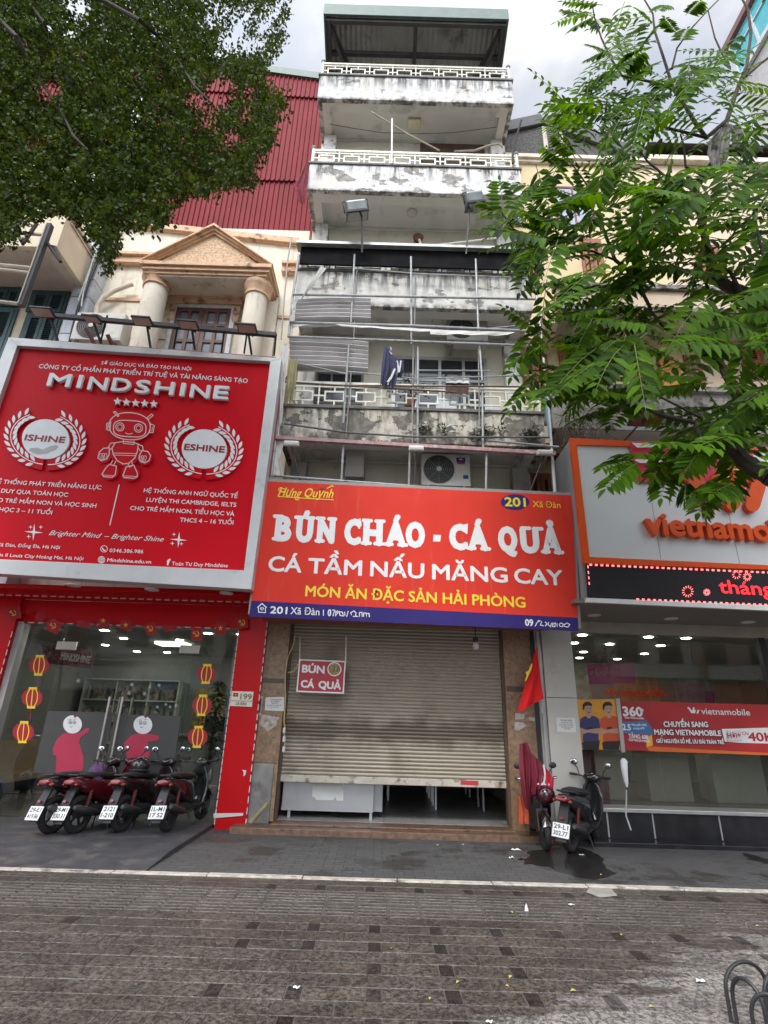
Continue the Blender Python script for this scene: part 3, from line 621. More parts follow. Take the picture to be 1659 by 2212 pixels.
pipes('rail', [('a5', [(212,497),(1532,522)]), ('a5', [(183,726),(1562,779)])], pipe, .026, YF-.035)
pipes('rail', [('a5', [(196,650),(860,668),(1560,700)])], pipe, .03, YF-.04)
pipes('rail', [('a5', [(560,356),(900,385),(1520,408)]), ('a5', [(1235,688),(1545,655)]), ('a5', [(238,872),(500,930)]), ('a6', [(500,155),(890,196),(1570,175)]),('a6',[(890,150),(1280,152)])], pipe, .016, YF+.04)
pipes('rusty_rail', [('a6', [(158,212),(600,240),(1100,268)]), ('a6', [(500,232),(1545,240)])], rust, .018, YF-.03)
pipes('rail', [('a6', [(165,440),(500,488),(880,512),(1605,515)])], M('dark_pipe', (.10,.10,.10), .5, var=.3), .02, YF-.04)
pipes('rail', [('a6', [(95,722),(480,752),(930,785)]), ('a6', [(1275,532),(1660,568)])], pipe, .024, YF-.02)
b = MB()
for k in range(1): b.beam(P('a6', 118, 518, YF-.02), P('a6', 1640, 605, YF-.02), .07, .06)
build(b, 'red_channel', pinkm, F)
b = MB(); b.beam(P('a6', 170, 60, YF-.04), P('a6', 78, 730, YF-.04), .045, .045); build(b, 'red_channel', M('dark_red_channel', (.30,.05,.06), .6, var=.2), F)
# rags of old banner left on the frame
def cloth(k, outline_l, outline_r, Y, amp=.03, waves=4, nv=16, nu=18, jag=0, off=0.0):
    """cloth hanging between two traced side lines, with folds in depth"""
    b = MB()
    def lerp(pts, t):
        n = len(pts)-1; s = min(int(t*n), n-1); f = t*n-s; return Vector(pts[s]).lerp(Vector(pts[s+1]), f)
    sd = random.uniform(0, 6)
    def fn(u, v):
        p = lerp(outline_l, v).lerp(lerp(outline_r, v), u); q = P(k, p.x, p.y, Y)
        d = amp*(math.sin(u*waves*6.28+sd+1.3*v)*.6+math.sin(u*waves*2.7+2*sd-v*2)*.4)*(.35+.65*v)
        return (q.x, q.y-off-amp-d, q.z)
    return b.grid(fn, nu, nv)
whitecloth = M('white_rag', (.62,.61,.58), .9, var=.15, scale=6)
for l, r in (([(205,560),(210,600),(186,650)], [(235,530),(225,600),(222,645)]), ([(440,662),(470,672),(480,676)], [(960,690),(955,705),(950,700)]), ([(950,692),(960,706),(958,718)], [(1420,706),(1400,715),(1380,722)])):
    build(cloth('a5', l, r, YF-.06, .02, 3), 'banner_rag', whitecloth, F, smooth=True, recalc=False)
build(cloth('a6', [(150,15),(140,420),(128,500)], [(185,25),(155,430),(150,440)], YF-.05, .03, 2), 'banner_rag', whitecloth, F, smooth=True, recalc=False)
build(cloth('a6', [(118,535),(112,690),(95,745)], [(170,540),(140,640),(165,730)], YF+.05, .03, 2), 'banner_rag', whitecloth, F, smooth=True, recalc=False)
build(cloth('a5', [(365,345),(300,450),(235,560)], [(395,360),(330,440),(215,590)], YF-.05, .02, 2), 'banner_rag', M('grey_rag', (.45,.45,.42), .9, var=.15), F, smooth=True, recalc=False)
# corrugated plastic sheets tied on the frame
cp = M('corrugated_plastic', (.62,.60,.60), .5, var=.12, scale=3, dirt=(.35,.30,.29), damt=.35, dscale=2, dsharp=.25)
def corr(k, tl, tr, br, bl, Y, nw, lab):
    b = MB(); tl, tr, br, bl = map(Vector, (tl, tr, br, bl))
    def fn(u, v):
        p = tl.lerp(tr, u).lerp(bl.lerp(br, u), v); q = P(k, p.x, p.y, Y); s = math.sin(v*nw*2*math.pi)
        return (q.x, q.y-.07*s-.03*math.sin(u*3), q.z)
    b.grid(fn, 12, nw*10); return tag(build(b, 'corrugated_sheet', cp, loc=P(k, bl.x, bl.y, Y), smooth=True, recalc=False), lab, 'plastic sheet', 'corrugated sheets tied to the pipe frame')
corr('c4', (490,95), (1272,85), (1275,335), (405,330), YF+.14, 6, 'upper corrugated pale plastic sheet tied under the whitewashed parapet')
corr('c4', (385,500), (1250,560), (1242,885), (400,850), YF+.14, 7, 'lower corrugated pale plastic sheet hanging just above the balcony railing')
b = cloth('c4', [(410,345),(410,380),(412,415)], [(1000,372),(900,380),(560,405)], YF+.16, .05, 1); tag(build(b, 'sheet_scrap', cp, loc=P('c4',410,400,YF), smooth=True, recalc=False), 'torn strip of corrugated sheet between the two pale sheets', 'plastic sheet')
# laundry
navy = M('navy_cloth', (.035,.04,.085), .85, var=.2, scale=8)
t = thing('trousers', 'navy trousers with a white stripe drying on a hanger', 'trousers', P('a6', 740, 245, 7.6))
build(cloth('a6', [(708,30),(695,130),(687,238)], [(748,40),(745,150),(722,245)], 7.6, .04, 2), 'trouser_leg', navy, t, smooth=True, recalc=False)
build(cloth('a6', [(735,55),(740,150),(732,248)], [(778,95),(782,180),(768,250)], 7.58, .04, 2), 'trouser_leg', navy, t, smooth=True, recalc=False)
build(cloth('a6', [(762,140),(742,185),(722,212)], [(772,142),(752,192),(734,215)], 7.51, .004, 1), 'white_stripe', whitecloth, t, smooth=True, recalc=False)
b = MB(); b.tube([P('a6', *q, 7.56) for q in ((742,22),(748,34),(742,42),(738,48))], .008, 6); b.tube([P('a6', *q, 7.56) for q in ((738,48),(752,66),(762,85))], .01, 6); build(b, 'hanger', whitecloth, t)
b = cloth('a6', [(780,95),(778,140),(772,190)], [(815,98),(818,150),(800,195)], 7.62, .03, 3); t = tag(build(b, 'shirt', navy, loc=P('a6', 795, 195, 7.62), smooth=True, recalc=False), 'small dark shirt with white trim drying beside the navy trousers', 'shirt')
b = MB(); b.line('a6', [(778,98),(786,130),(778,175)], 9, 7.53); b.line('a6', [(800,98),(796,130),(790,160)], 8, 7.53); build(b, 'white_trim', whitecloth, t)
tag(build(cloth('a6', [(192,100),(178,220),(168,345)], [(240,98),(232,220),(212,325)], 7.62, .05, 3), 'curtain', M('khaki_cloth', (.34,.31,.17), .9, var=.2, scale=5), loc=P('a6', 190, 345, 7.62), smooth=True, recalc=False), 'khaki cloth hanging from the corner post of the pipe frame', 'cloth')
tag(build(cloth('a6', [(1044,188),(1044,205),(1046,218)], [(1172,190),(1172,205),(1172,222)], 7.80, .015, 3), 'towel', M('white_towel', (.68,.68,.67), .9), loc=P('a6', 1108, 220, 7.8), smooth=True, recalc=False), 'white towel folded over the balcony railing', 'towel')
tag(build(cloth('a6', [(1042,222),(1042,250),(1044,282)], [(1168,225),(1168,255),(1166,284)], 7.84, .02, 3), 'towel', M('brown_towel', (.09,.05,.045), .9, var=.2), loc=P('a6', 1108, 284, 7.84), smooth=True, recalc=False), 'dark brown cloth hanging below the white towel', 'towel')
redq = M('red_quilt', (.16,.018,.03), .9, var=.5, scale=14)
tag(build(cloth('a2', [(285,895),(218,1020),(245,1110)], [(300,890),(290,1030),(282,1120)], 7.85, .05, 2), 'quilt', redq, loc=P('a2', 260, 1115, 7.85), smooth=True, recalc=False), 'dark red patterned quilt hanging off the peeling balcony corner', 'quilt')
t = thing('potted_plant', 'leafy pot plant and odds and ends behind the lowest railing', 'plant', P('a6', 850, 320, 8.15))
b = MB(); pc = P('a6', 850, 300, 8.15); b.lathe([(.08,-.2),(.11,-.02),(.1,0)], pc, 14); build(b, 'pot', M('clay_pot', (.25,.10,.06), .7), t, smooth=True)
b = MB()
for i in range(90):
    c = pc+Vector((random.gauss(0,.18), random.gauss(0,.06), random.uniform(0,.38))); a = Vector((random.gauss(0,1), random.gauss(0,1), random.gauss(0,.6))).normalized(); s = a.cross(Vector((0,0,1))).normalized()*.02
    b.add([c, c+a*.05+s, c+a*.11, c+a*.05-s], [(0,1,2,3)])
build(b, 'foliage', M('pot_leaves', (.05,.10,.03), .5, var=.4, scale=20), t, recalc=False)
# weeds growing in the rotten parapet
for i, (x, y, n) in enumerate(((920,470,24), (1025,468,22), (1260,480,30), (1345,480,16), (1500,500,36), (1185,500,14))):
    b = MB(); c0 = P('a6', x, y, YB)
    for j in range(n*2):
        c = c0+Vector((random.gauss(0,.07), -random.uniform(.0,.05), random.gauss(-.02,.06))); a = Vector((random.gauss(0,1), -.6, random.gauss(-.3,.6))).normalized(); s = a.cross(Vector((0,0,1))).normalized()*.008
        b.add([c, c+a*.04+s*1.6, c+a*.09, c+a*.04-s*1.6], [(0,1,2,3)])
    tag(build(b, 'weed_tuft', M('weed_leaves', (.06,.085,.025), .8, var=.5, scale=20), loc=c0, recalc=False), ['sparse weed tuft beside the central post on the rotten parapet', 'weed tuft between the central post and the next post on the parapet', 'dense weed tuft at the foot of the tall post on the parapet', 'thin weeds just past the tall post on the parapet', 'broad dark weed patch at the outer end of the parapet', 'small weed sprig low on the parapet edge'][i], 'weeds', 'weeds on the lowest parapet')
# ---------------------------------------------------------------- floodlights
whitemetal = M('white_metal', (.66,.66,.63), .45, var=.08)
lens_m = M('lamp_lens', (.55,.55,.52), .2)
for i, (x, y) in enumerate(((205,551), (883,577), (1583,600))):
    c = P('a6', x, y, YF-.12)
    t = thing('floodlight', ['small white floodlight on the red channel beside the big red frame sign', 'small white floodlight on the red channel above the wall air conditioner', 'small white floodlight at the far end of the red channel'][i], 'floodlight', c, 'white floodlights above the noodle shop sign')
    b = MB(); b.obb(c, (.12,0,0), (0,.05,.016), (0,-.010,.032)); build(b, 'housing', whitemetal, t, bevel=.008)
    b = MB(); b.obb(c+Vector((0,-.036,-.028)), (.10,0,0), (0,.03,.008), (0,-.004,.01)); build(b, 'lens', lens_m, t)
    b = MB(); 
    for q in (-.05, -.017, .017, .05): b.obb(c+Vector((0,q*.7,.036+q*.2)), (.115,0,0), (0,.006,0), (0,0,.014))
    build(b, 'cooling_fin', whitemetal, t)
    e = ((250,750), (876,770), (1500,815))[i]
    b = MB(); b.tube([c+Vector((0,.05,-.03)), P('a6', e[0], e[1], YF)], .012, 6); build(b, 'arm', steel_d, t)
grey_lamp = M('grey_lamp', (.17,.19,.19), .35, metal=.4, var=.2, scale=5)
for i, (k, cx, cy, px, py, s) in enumerate((('a2', 557, 1140, 588, 268, .84), ('a2', 1195, 1092, 1155, 276, .68))):
    Y = 7.3; c = P(k, cx, cy, Y); t = thing('street_floodlight', ['large boxy floodlight on a pole rising in front of the second balcony', 'boxy floodlight on a leaning pole half hidden by the bright leaves'][i], 'floodlight', P('a5', px, py, YF), 'boxy floodlights on poles')
    R_ = Matrix.Rotation(-.2, 3, 'Y') @ Matrix.Rotation(.35, 3, 'X'); b = MB()
    b.obb(c, R_@Vector((.24*s,0,0)), R_@Vector((0,.145,0)), R_@Vector((0,0,.115))); build(b, 'housing', grey_lamp, t, bevel=.04)
    b = MB(); b.obb(c+R_@Vector((0,-.02,-.13)), R_@Vector((.25*s,0,0)), R_@Vector((0,.17,0)), R_@Vector((0,0,.018))); build(b, 'rim', black_m, t, bevel=.006)
    b = MB(); b.obb(c+R_@Vector((0,-.02,-.151)), R_@Vector((.22*s,0,0)), R_@Vector((0,.145,0)), R_@Vector((0,0,.003))); build(b, 'lens', dark_glass, t)
    b = MB(); b.tube([c+R_@Vector((-.27*s,0,-.05)), c+R_@Vector((-.28*s,0,.17)), c+R_@Vector((.28*s,0,.17)), c+R_@Vector((.27*s,0,-.05))], .014, 6); build(b, 'bracket', black_m, t)
    b = MB(); b.tube([c+R_@Vector((.1*s if i == 0 else -.1,0,-.15)), P('a5', px, py, YF)], .018, 8); build(b, 'pole', M('lamp_pole', (.20,.20,.20), .5), t, smooth=True)
# bamboo poles, aerials, wires
def rod(name, k, pts, Y, r, m, label, cat, Y2=None):
    b = MB(); n = len(pts); b.tube([P(k, x, y, Y+(Y2-Y)*i/(n-1) if Y2 else Y) for i, (x, y) in enumerate(pts)], r, 6); return tag(build(b, name, m, loc=P(k, *pts[-1], Y), smooth=True), label, cat)
bamboo = M('old_bamboo', (.30,.26,.19), .7, var=.25)
rod('bamboo_pole', 'a2', [(640,608),(830,725),(1010,820)], 7.9, .018, bamboo, 'old bamboo pole slanting over the second highest railing', 'pole')
rod('white_pole', 'a2', [(752,648),(750,890)], 7.85, .02, M('white_pole', (.7,.69,.66), .5), 'upright white pole tied to the second highest railing', 'pole')
rod('drain_hose', 'a2', [(1090,825),(1200,820),(1280,792),(1330,782),(1358,800),(1362,835)], 8.2, .025, bamboo, 'grey drain hose curving across the end of the high balcony', 'hose')
rod('furled_umbrella', 'a2', [(1410,890),(1408,840),(1430,740),(1455,655)], 7.8, .025, M('umbrella_black', (.03,.02,.022), .8), 'dark furled umbrella leaning over the high railing end post', 'umbrella')
rod('pvc_pipe', 'a5', [(905,238),(1320,190)], 8.3, .018, whitemetal, 'white plastic pipe reaching from the wall bracket towards the tree', 'pipe')
b = MB(); b.lathe([(.02,0),(.1,.02),(.12,.1),(.05,.13)], P('a5', 893, 205, 8.85), 12, (0,-1,0)); t = tag(build(b, 'wall_bracket', M('rust_cap', (.16,.07,.045), .8), loc=P('a5', 893, 205, 8.85)), 'rusty cap with a pale bent pipe on the wall above the windows', 'bracket')
b = MB(); b.tube([P('a5', 900, 200, 8.7), P('a5', 912, 240, 8.5), P('a5', 914, 272, 8.3)], .03, 8); build(b, 'pipe', wall_m, t, smooth=True)
rod('wire', 'a2', [(410,675),(560,702),(700,722),(900,728),(1085,722),(1320,692)], 8.3, .008, black_m, 'thin black wire sagging under the topmost balcony', 'wire')
rod('down_wire', 'a5', [(204,190),(185,300),(165,520),(148,740)], 7.9, .015, M('grey_cable', (.40,.38,.35), .6), 'grey cable running down the edge of the cream house', 'cable')
# red shop-lamp bulb under the soffit
p = P('b3', 1135, 175, 8.5); t = thing('hanging_bulb', 'glass bulb hanging under the soffit in front of the shutter', 'light bulb', p)
b = MB(); b.ball(p, .055, 12, 10, (1,1,1.2)); build(b, 'bulb', M('bulb_glass', (.6,.58,.52), .15), t, smooth=True)
b = MB(); b.lathe([(.02,.05),(.04,.06),(.045,.11),(.02,.13)], p, 12); b.tube([p+Vector((0,0,.12)), Vector((p.x,p.y,2.94))], .008, 6); build(b, 'socket', black_m, t, smooth=True)
# ---------------------------------------------------------------- air conditioners
def aircon(c, w, h, d, label, logo=None, dim=1):
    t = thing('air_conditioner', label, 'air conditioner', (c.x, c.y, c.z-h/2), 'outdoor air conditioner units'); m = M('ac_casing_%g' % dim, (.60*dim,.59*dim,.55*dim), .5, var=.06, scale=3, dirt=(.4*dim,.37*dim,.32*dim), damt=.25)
    x0, x1, z0, z1, y0 = c.x-w/2, c.x+w/2, c.z-h/2, c.z+h/2, c.y-d/2
    b = MB(); b.box(x0, x1, y0, y0+d, z0, z1); build(b, 'casing', m, t, bevel=.012)
    fx = x0+w*.36; R = h*.44
    b = MB(); b.lathe([(R*.3,0),(R,0),(R,.008),(R*.3,.008)], (fx, y0-.001, c.z), 32, (0,-1,0)); f = build(b, 'fan_recess', M('fan_dark', (.02,.022,.024), .5), t)
    b = MB()
    for q in range(1, 8): b.torus((fx, y0-.016, c.z), R*q/7.2, .0045, (0,1,0), 36, 5)
    for q in range(8):
        a = q*math.pi/4; b.tube([(fx, y0-.013, c.z), (fx+R*math.cos(a), y0-.013, c.z+R*math.sin(a))], .004, 5)
    build(b, 'fan_grille', M('grille_grey', (.22,.22,.215), .5), t)
    b = MB(); b.lathe([(R*.05,0),(R*.17,0),(R*.17,.02),(R*.05,.025)], (fx, y0-.01, c.z), 20, (0,-1,0)); build(b, 'fan_hub', m, t, smooth=True)
    b = MB(); b.box(x0+w*.69, x0+w*.97, y0-.008, y0-.001, z0+.04, z1-.03); build(b, 'service_panel', m, t, bevel=.004)
    b = MB()
    for xx in (x0+.12, x1-.12): b.box(xx-.02, xx+.02, y0-.03, y0+d+.15, z0-.045, z0-.005)
    build(b, 'mount', M('mount_steel', (.25,.22,.19), .6), t)
    return t, x0, y0, z0, w, h
ca = (P('a6', 925, 635, 8.55)+P('a6', 1155, 785, 8.55))/2
t, x0, y0, z0, w_, h_ = aircon(ca, .86, .62, .3, 'air conditioner with dark round fan and blue label just above the noodle sign')
b = MB(); b.box(x0+w_*.72, x0+w_*.9, y0-.012, y0-.009, z0+h_*.74, z0+h_*.88); b.box(x0+w_*.85, x0+w_*.95, y0-.012, y0-.009, z0+h_*.22, z0+h_*.33); build(b, 'blue_label', M('blue_label', (.02,.035,.25), .5), t)
b = MB(); b.box(x0+w_*.73, x0+w_*.89, y0-.0155, y0-.0125, z0+h_*.67, z0+h_*.735); build(b, 'red_label', M('red_label', (.4,.04,.08), .5), t)
b = MB(); b.add([(x0+w_*.76,y0-.0135,z0+h_*.8),(x0+w_*.86,y0-.0135,z0+h_*.8),(x0+w_*.81,y0-.0135,z0+h_*.86)], [(0,1,2)]); build(b, 'logo', whitemetal, t)
c2 = (P('a5', 1055, 655, 8.5)+P('a5', 1255, 765, 8.5))/2
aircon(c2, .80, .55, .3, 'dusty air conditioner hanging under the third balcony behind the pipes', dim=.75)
# ================================================================ cream house with pediment
cream = M('cream_render', (.72,.66,.55), .85, var=.08, scale=2, bump=.2, dirt=(.46,.40,.30), damt=.36, dscale=1.4, dsharp=.2, streak=(.22,.17,.12), samt=.34, sscale=5)
ochre = M('ochre_moulding', (.62,.41,.26), .75, var=.14, scale=6, dirt=(.20,.11,.06), damt=.36, dscale=5)
H = thing('cream_house', 'cream house with a triangular pediment on two round columns', 'house', (-4.3, 9.2, 0))
YH = 9.3; YE_ = 8.45
b = MB(); b.box(-6.55, -1.95, YH, YH+.25, 3.0, 12.2); b.box(-6.55, -6.3, YH+.25, 16, 3, 12.2); b.box(-2.2, -1.95, YH+.25, 16, 3, 12.2); build(b, 'wall', cream, H)
zt0 = P('a4', 760, 295, YE_).z; zt1 = P('a4', 770, 335, YE_).z
xl, xr_ = P('a4', 762, 300, YE_).x, P('a4', 1475, 360, YE_).x
apex = P('a4', 1165, 106, YE_)
zb_ = P('a4', 1100, 318, YE_).z
# entablature: stepped, over the columns and along the wall
b = MB()
for i, (o, z0, z1) in enumerate(((0, -.09, 0), (.05, -.17, -.092), (.10, -.24, -.172))):
    b.box(xl+o, xr_-o, YE_+o, YH-.002, zb_+z0, zb_+z1)
build(b, 'entablature', ochre, H)
b = MB(); zc = P('a4', 620, 300, YH).z
b.box(-6.56, -5.63+.25, YH-.13, YH-.003, zc-.22, zc-.05); b.box(-6.57, -5.63+.25, YH-.2, YH-.004, zc-.05, zc+.02); build(b, 'wall_cornice', ochre, H)
b = MB(); b.box(xr_+.02, -1.94, YH-.13, YH-.003, zc-.35, zc-.18); b.box(xr_+.02, -1.93, YH-.2, YH-.004, zc-.18, zc-.11); build(b, 'wall_cornice', ochre, H)
b = MB(); b.box(xl+.13, xr_-.13, YE_+.14, YH-.003, zb_-.28, zb_-.243); build(b, 'portico_ceiling', cream, H)
b = MB(); b.beam(P('a4', 600, 95, YH-.06)-Vector((.3,0,0)), P('a4', 1625, 212, YH-.06), .1, .16); b.beam(P('a4', 600, 108, YH-.03)-Vector((.3,0,0)), P('a4', 1625, 226, YH-.03), .06, .1); build(b, 'top_moulding', ochre, H)
# pediment: tympanum with stone texture and raking mouldings
tym = M('pebbled_ochre', (.60,.41,.26), .8, var=.35, scale=26, bump=1.0, bscale=22)
b = MB(); A = Vector((xl+.16, YE_+.16, zb_)); B_ = Vector((xr_-.16, YE_+.16, zb_)); Cc = Vector((apex.x, YE_+.16, apex.z-.12))
b.prism([A, B_, Cc], (0, .3, 0)); build(b, 'tympanum', tym, H)
b = MB()
for s, e0 in ((1, Vector((xl-.02, 0, zb_+.0))), (-1, Vector((xr_+.02, 0, zb_)))):
    a = Vector((apex.x, 0, apex.z)); d = (a-e0).normalized(); n_ = Vector((-d.z, 0, d.x))*s
    for o, t_, yy in ((0, .048, 0), (.052, .044, .06), (.10, .044, .11)):
        q = [e0-n_*o, a-n_*o/1, a-n_*(o+t_), e0-n_*(o+t_)]
        q[1].x = a.x; q[2].x = a.x; q[1].z = a.z-o/abs(n_.z); q[2].z = a.z-(o+t_)/abs(n_.z)
        q[3].z = max(q[3].z, zb_+.001); q[0].z = max(q[0].z, zb_+.001)
        b.prism([Vector((v.x, YE_+yy, v.z)) for v in q], (0, YH-YE_-yy-.01, 0))
build(b, 'raking_moulding', ochre, H)
# columns
for (xa1, ya1, xb1, yb1) in ((782, 410, 942, 440), (1328, 455, 1480, 490)):
    p, q = P('a4', xa1, ya1, 8.85), P('a4', xb1, yb1, 8.85); cx = (p.x+q.x)/2; R = (q.x-p.x)/2; zc_ = (p.z+q.z)/2
    b = MB(); b.lathe([(R*.80, 5.0), (R*.74, zc_-.22)], (cx, 8.85, 0), 28); co = build(b, 'column', cream, H, smooth=True)
    b = MB(); b.lathe([(R*.78,-.25),(R*.84,-.24),(R*.84,-.20),(R*.78,-.19),(R*.80,-.14),(R*.98,-.03),(R*1.02,.0),(R*1.02,.06),(R*.9,.1),(R*.9,.26)], (cx, 8.85, zc_), 28); build(b, 'capital', ochre, co, smooth=True)
# pilaster strips on the wall, window with lintel and brackets
b = MB()
for (x0, x1) in ((-5.32, -5.0), (-2.75, -2.45)): b.box(x0, x1, YH-.1, YH-.002, 4, zb_-.3)
for z in (8.75, 9.05, 9.35):
    b.box(-4.99, -4.72, YH-.05, YH-.002, z-.13, z+.13); b.box(-3.22, -2.76, YH-.05, YH-.002, z-.13, z+.13)
b.box(-6.28, -5.34, YH-.04, YH-.002, 8.0, 10.1); b.box(-2.43, -2.1, YH-.04, YH-.002, 8.0, 10.25)
build(b, 'pilaster', cream, H)
b = MB(); p, q = P('a4', 912, 505, YH-.15), P('a4', 1325, 540, YH-.15); zc = (p.z+q.z)/2
b.box(p.x, q.x, YH-.18, YH-.003, zc+.02, zc+.12); b.box(p.x+.04, q.x-.04, YH-.14, YH-.003, zc-.09, zc+.018); build(b, 'lintel', ochre, H)
b = MB(); b.box(-6.28, -5.34, YH-.075, YH-.043, 9.9, 9.97); build(b, 'band_moulding', ochre, H)
b = MB(); b.box(-2.43, -2.1, YH-.075, YH-.043, 9.55, 9.62); build(b, 'band_moulding', ochre, H)
for xx in (p.x+.14, q.x-.14): b = MB(); b.box(xx-.07, xx+.07, YH-.1, YH-.055, zc-.4, zc-.12); b.ball((xx, YH-.09, zc-.46), .08, 8, 6, (1,.5,1.2)); build(b, 'lintel_bracket', ochre, H)
wood = M('dark_red_wood', (.10,.042,.03), .55, var=.2, scale=8)
wgrey = M('whitish_frame', (.55,.55,.56), .7, var=.15, scale=8)
p, q = P('a4', 968, 560, YH-.05), P('a4', 1262, 590, YH-.05); zt_ = (p.z+q.z)/2
b = MB(); x0, x1 = p.x, q.x; zbm = 7.6
b.box(x0-.09, x0, YH-.09, YH-.003, zbm, zt_+.08); b.box(x1, x1+.09, YH-.09, YH-.003, zbm, zt_+.08); b.box(x0, x1, YH-.09, YH-.003, zt_, zt_+.08); fr = build(b, 'window_surround', wgrey, H)
for s in range(2):
    xa_, xb_ = x0+(x1-x0)*s/2+.004, x0+(x1-x0)*(s+1)/2-.004
    windowpart(H, xa_, xb_, zbm, zt_-.004, 2, 5, wood, M('greyblue_glass', (.16,.18,.21), .12, var=.2, spec=.6), YH-.02, name='window_leaf', fw=.09, proud=.05)
# air conditioner and its white lagged pipe on the cream wall
ca = (P('a4', 460, 645, 8.95)+P('a4', 655, 755, 8.95))/2
aircon(ca, 1.0, .68, .34, 'white air conditioner fixed between the blue tiled strip and a cream column')
pts = [P('a4', *q, 9.1) for q in ((522,610),(530,560),(560,515),(620,478),(690,450),(725,440))]
b = MB(); b.tube(pts, .05, 8); tag(build(b, 'lagged_pipe', M('pipe_lagging', (.66,.60,.50), .8, var=.1), loc=pts[0], smooth=True), 'cream lagged pipe curving up the wall from the air conditioner', 'pipe')
# ---------------------------------------------------------------- red corrugated cladding of the house behind
redc = M('red_cladding', (.20,.022,.028), .6, spec=.12, var=.12, scale=1.5, dirt=(.17,.024,.03), damt=.3, dscale=1.2, streak=(.13,.03,.03), samt=.32, sscale=2.2)
YR = 9.8
R_ = thing('clad_house', 'tall house side clad in dark red corrugated sheet with a green roof edge', 'house', (-5, 10, 0))
def corrwall(name, x0, x1, zb0, zb1, z1, z2, y, n):
    """ridged upright sheet; bottom edge zb0..zb1, top edge z1..z2"""
    b = MB(); prof = []
    for i in range(n):
        u0 = i/n
        for f, d in ((0,0),(.12,.035),(.28,.035),(.40,0)): prof.append((x0+(x1-x0)*(i+f)/n, y-d))
    prof.append((x1, y)); m_ = len(prof)
    lo = [(x, yy, zb0+(zb1-zb0)*(x-x0)/(x1-x0)) for x, yy in prof]; hi = [(x, yy, z1+(z2-z1)*(x-x0)/(x1-x0)) for x, yy in prof]
    b.add(lo+hi, [(i, i+1, m_+i+1, m_+i) for i in range(m_-1)]); return build(b, name, redc, R_, recalc=False)
xL = -13; xR = -1.98
pz = lambda k, x, y: P(k, x, y, YR).z
sl = (P('D',685,180,YR).z-P('D',575,165,YR).z)/(P('D',685,180,YR).x-P('D',575,165,YR).x)
zR = P('D',685,182,YR).z; zL = zR-sl*(xR-xL)*1.0
zmR = P('D',683,216,YR).z; zm2 = P('D', 655, 392, YR).z; z0R = P('D', 652, 522, YR).z; z0L = z0R+ .03*(xR-xL)
corrwall('cladding', xL, xR, zmR+.5, zmR-.05, zL, zR, YR-.08, 86)
corrwall('cladding', xL, xR, zm2-.03, zm2-.03, zmR+.6, zmR+.15, YR-.03, 86)
corrwall('cladding', xL, xR, 11.3, z0R-.3, zm2+.1, zm2+.1, YR+.02, 86)
b = MB(); b.add([(xL,YR-.16,zL-.05),(xR+.03,YR-.16,zR-.05),(xR+.03,YR+.6,zR-.05),(xL,YR+.6,zL-.05),(xL,YR-.16,zL+.22),(xR+.03,YR-.16,zR+.22),(xR+.03,YR+.6,zR+.22),(xL,YR+.6,zL+.22)], [(0,3,2,1),(4,5,6,7),(0,1,5,4),(1,2,6,5),(2,3,7,6),(3,0,4,7)]); build(b, 'roof_edge', green, R_)
b = MB(); b.box(xL, xR-.02, YR+.06, YR+5, 11.2, 16.2); build(b, 'core_wall', M('dull_brick', (.25,.12,.09), .9), R_)
# ---------------------------------------------------------------- house at the far side, behind the small leaves
beige = M('beige_render', (.70,.60,.45), .85, var=.07, scale=2, bump=.1, dirt=(.42,.34,.24), damt=.3, dscale=1.4, dsharp=.2)
paleb = M('pale_beige', (.55,.50,.42), .85, var=.06, dirt=(.4,.36,.3), damt=.3)
bluet = M('bluegrey_tile', (.46,.50,.55), .35, var=.12, scale=4, dirt=(.28,.32,.36), damt=.4, dscale=3)
bgreen = M('bluegreen_shutter', (.035,.085,.09), .55, var=.25, scale=6)
B = thing('balcony_house', 'beige house with blue green shutters and a boxed balcony', 'house', (-9, 9.2, 0)); YB2 = 9.2
b = MB(); b.box(-15, -6.75, YB2, YB2+.25, 3, 14); build(b, 'wall', beige, B)
cxa, cxb = P('a4', 350, 745, 8.95).x, P('a4', 425, 745, 8.95).x
b = MB(); z = 3.0; h = .48
while z < 16: b.box(-6.80, -6.40, 8.95, YH+.3, z, z+h-.025); z += h
tc_ = build(b, 'tiled_pier', bluet, B); b = MB(); b.box(-6.79, -6.41, 8.955, YH+.29, 3, 16); build(b, 'grout', M('dark_grout', (.08,.08,.085), .8), tc_)
# balcony: slab, boxed parapet with return, rail
YQ = 7.95; e = P('a4', 350, 165, YQ); ex = P('c1', 735, 420, YQ).x; z0 = P('c1', 700, 410, YQ).z; z1 = P('c1', 800, 230, YQ).z
zq0, zq1 = z0, z0+1.0
b = MB(); b.box(-14, ex, YQ, YQ+.1, zq0+.0, zq1-.1); b.box(ex-.1, ex, YQ+.1, YB2, zq0, zq1-.1); bp_ = build(b, 'balcony_parapet', beige, B, bevel=.01)
b = MB(); b.box(-14, ex+.05, YQ-.05, YQ+.13, zq1-.1, zq1); b.box(ex-.13, ex+.05, YQ+.13, YB2, zq1-.1, zq1); b.box(ex-.12, ex+.03, YQ+.13, YB2, zq1-.2, zq1-.16); build(b, 'coping', paleb, bp_)
b = MB(); b.box(-14, ex-.1, YQ+.1, YQ+.3, zq0+.003, zq0+.25); b.box(ex-.32, ex-.1, YQ+.3, YB2, zq0+.003, zq0+.25); b.box(-14, ex-.32, YQ+.3, YB2, zq0+.12, zq0+.25); build(b, 'balcony_slab', paleb, B)
b = MB()
for i in range(30): b.tube([(-14+i*.23, YQ+.05, zq1), (-14+i*.23, YQ+.05, zq1+.6)], .012, 5)
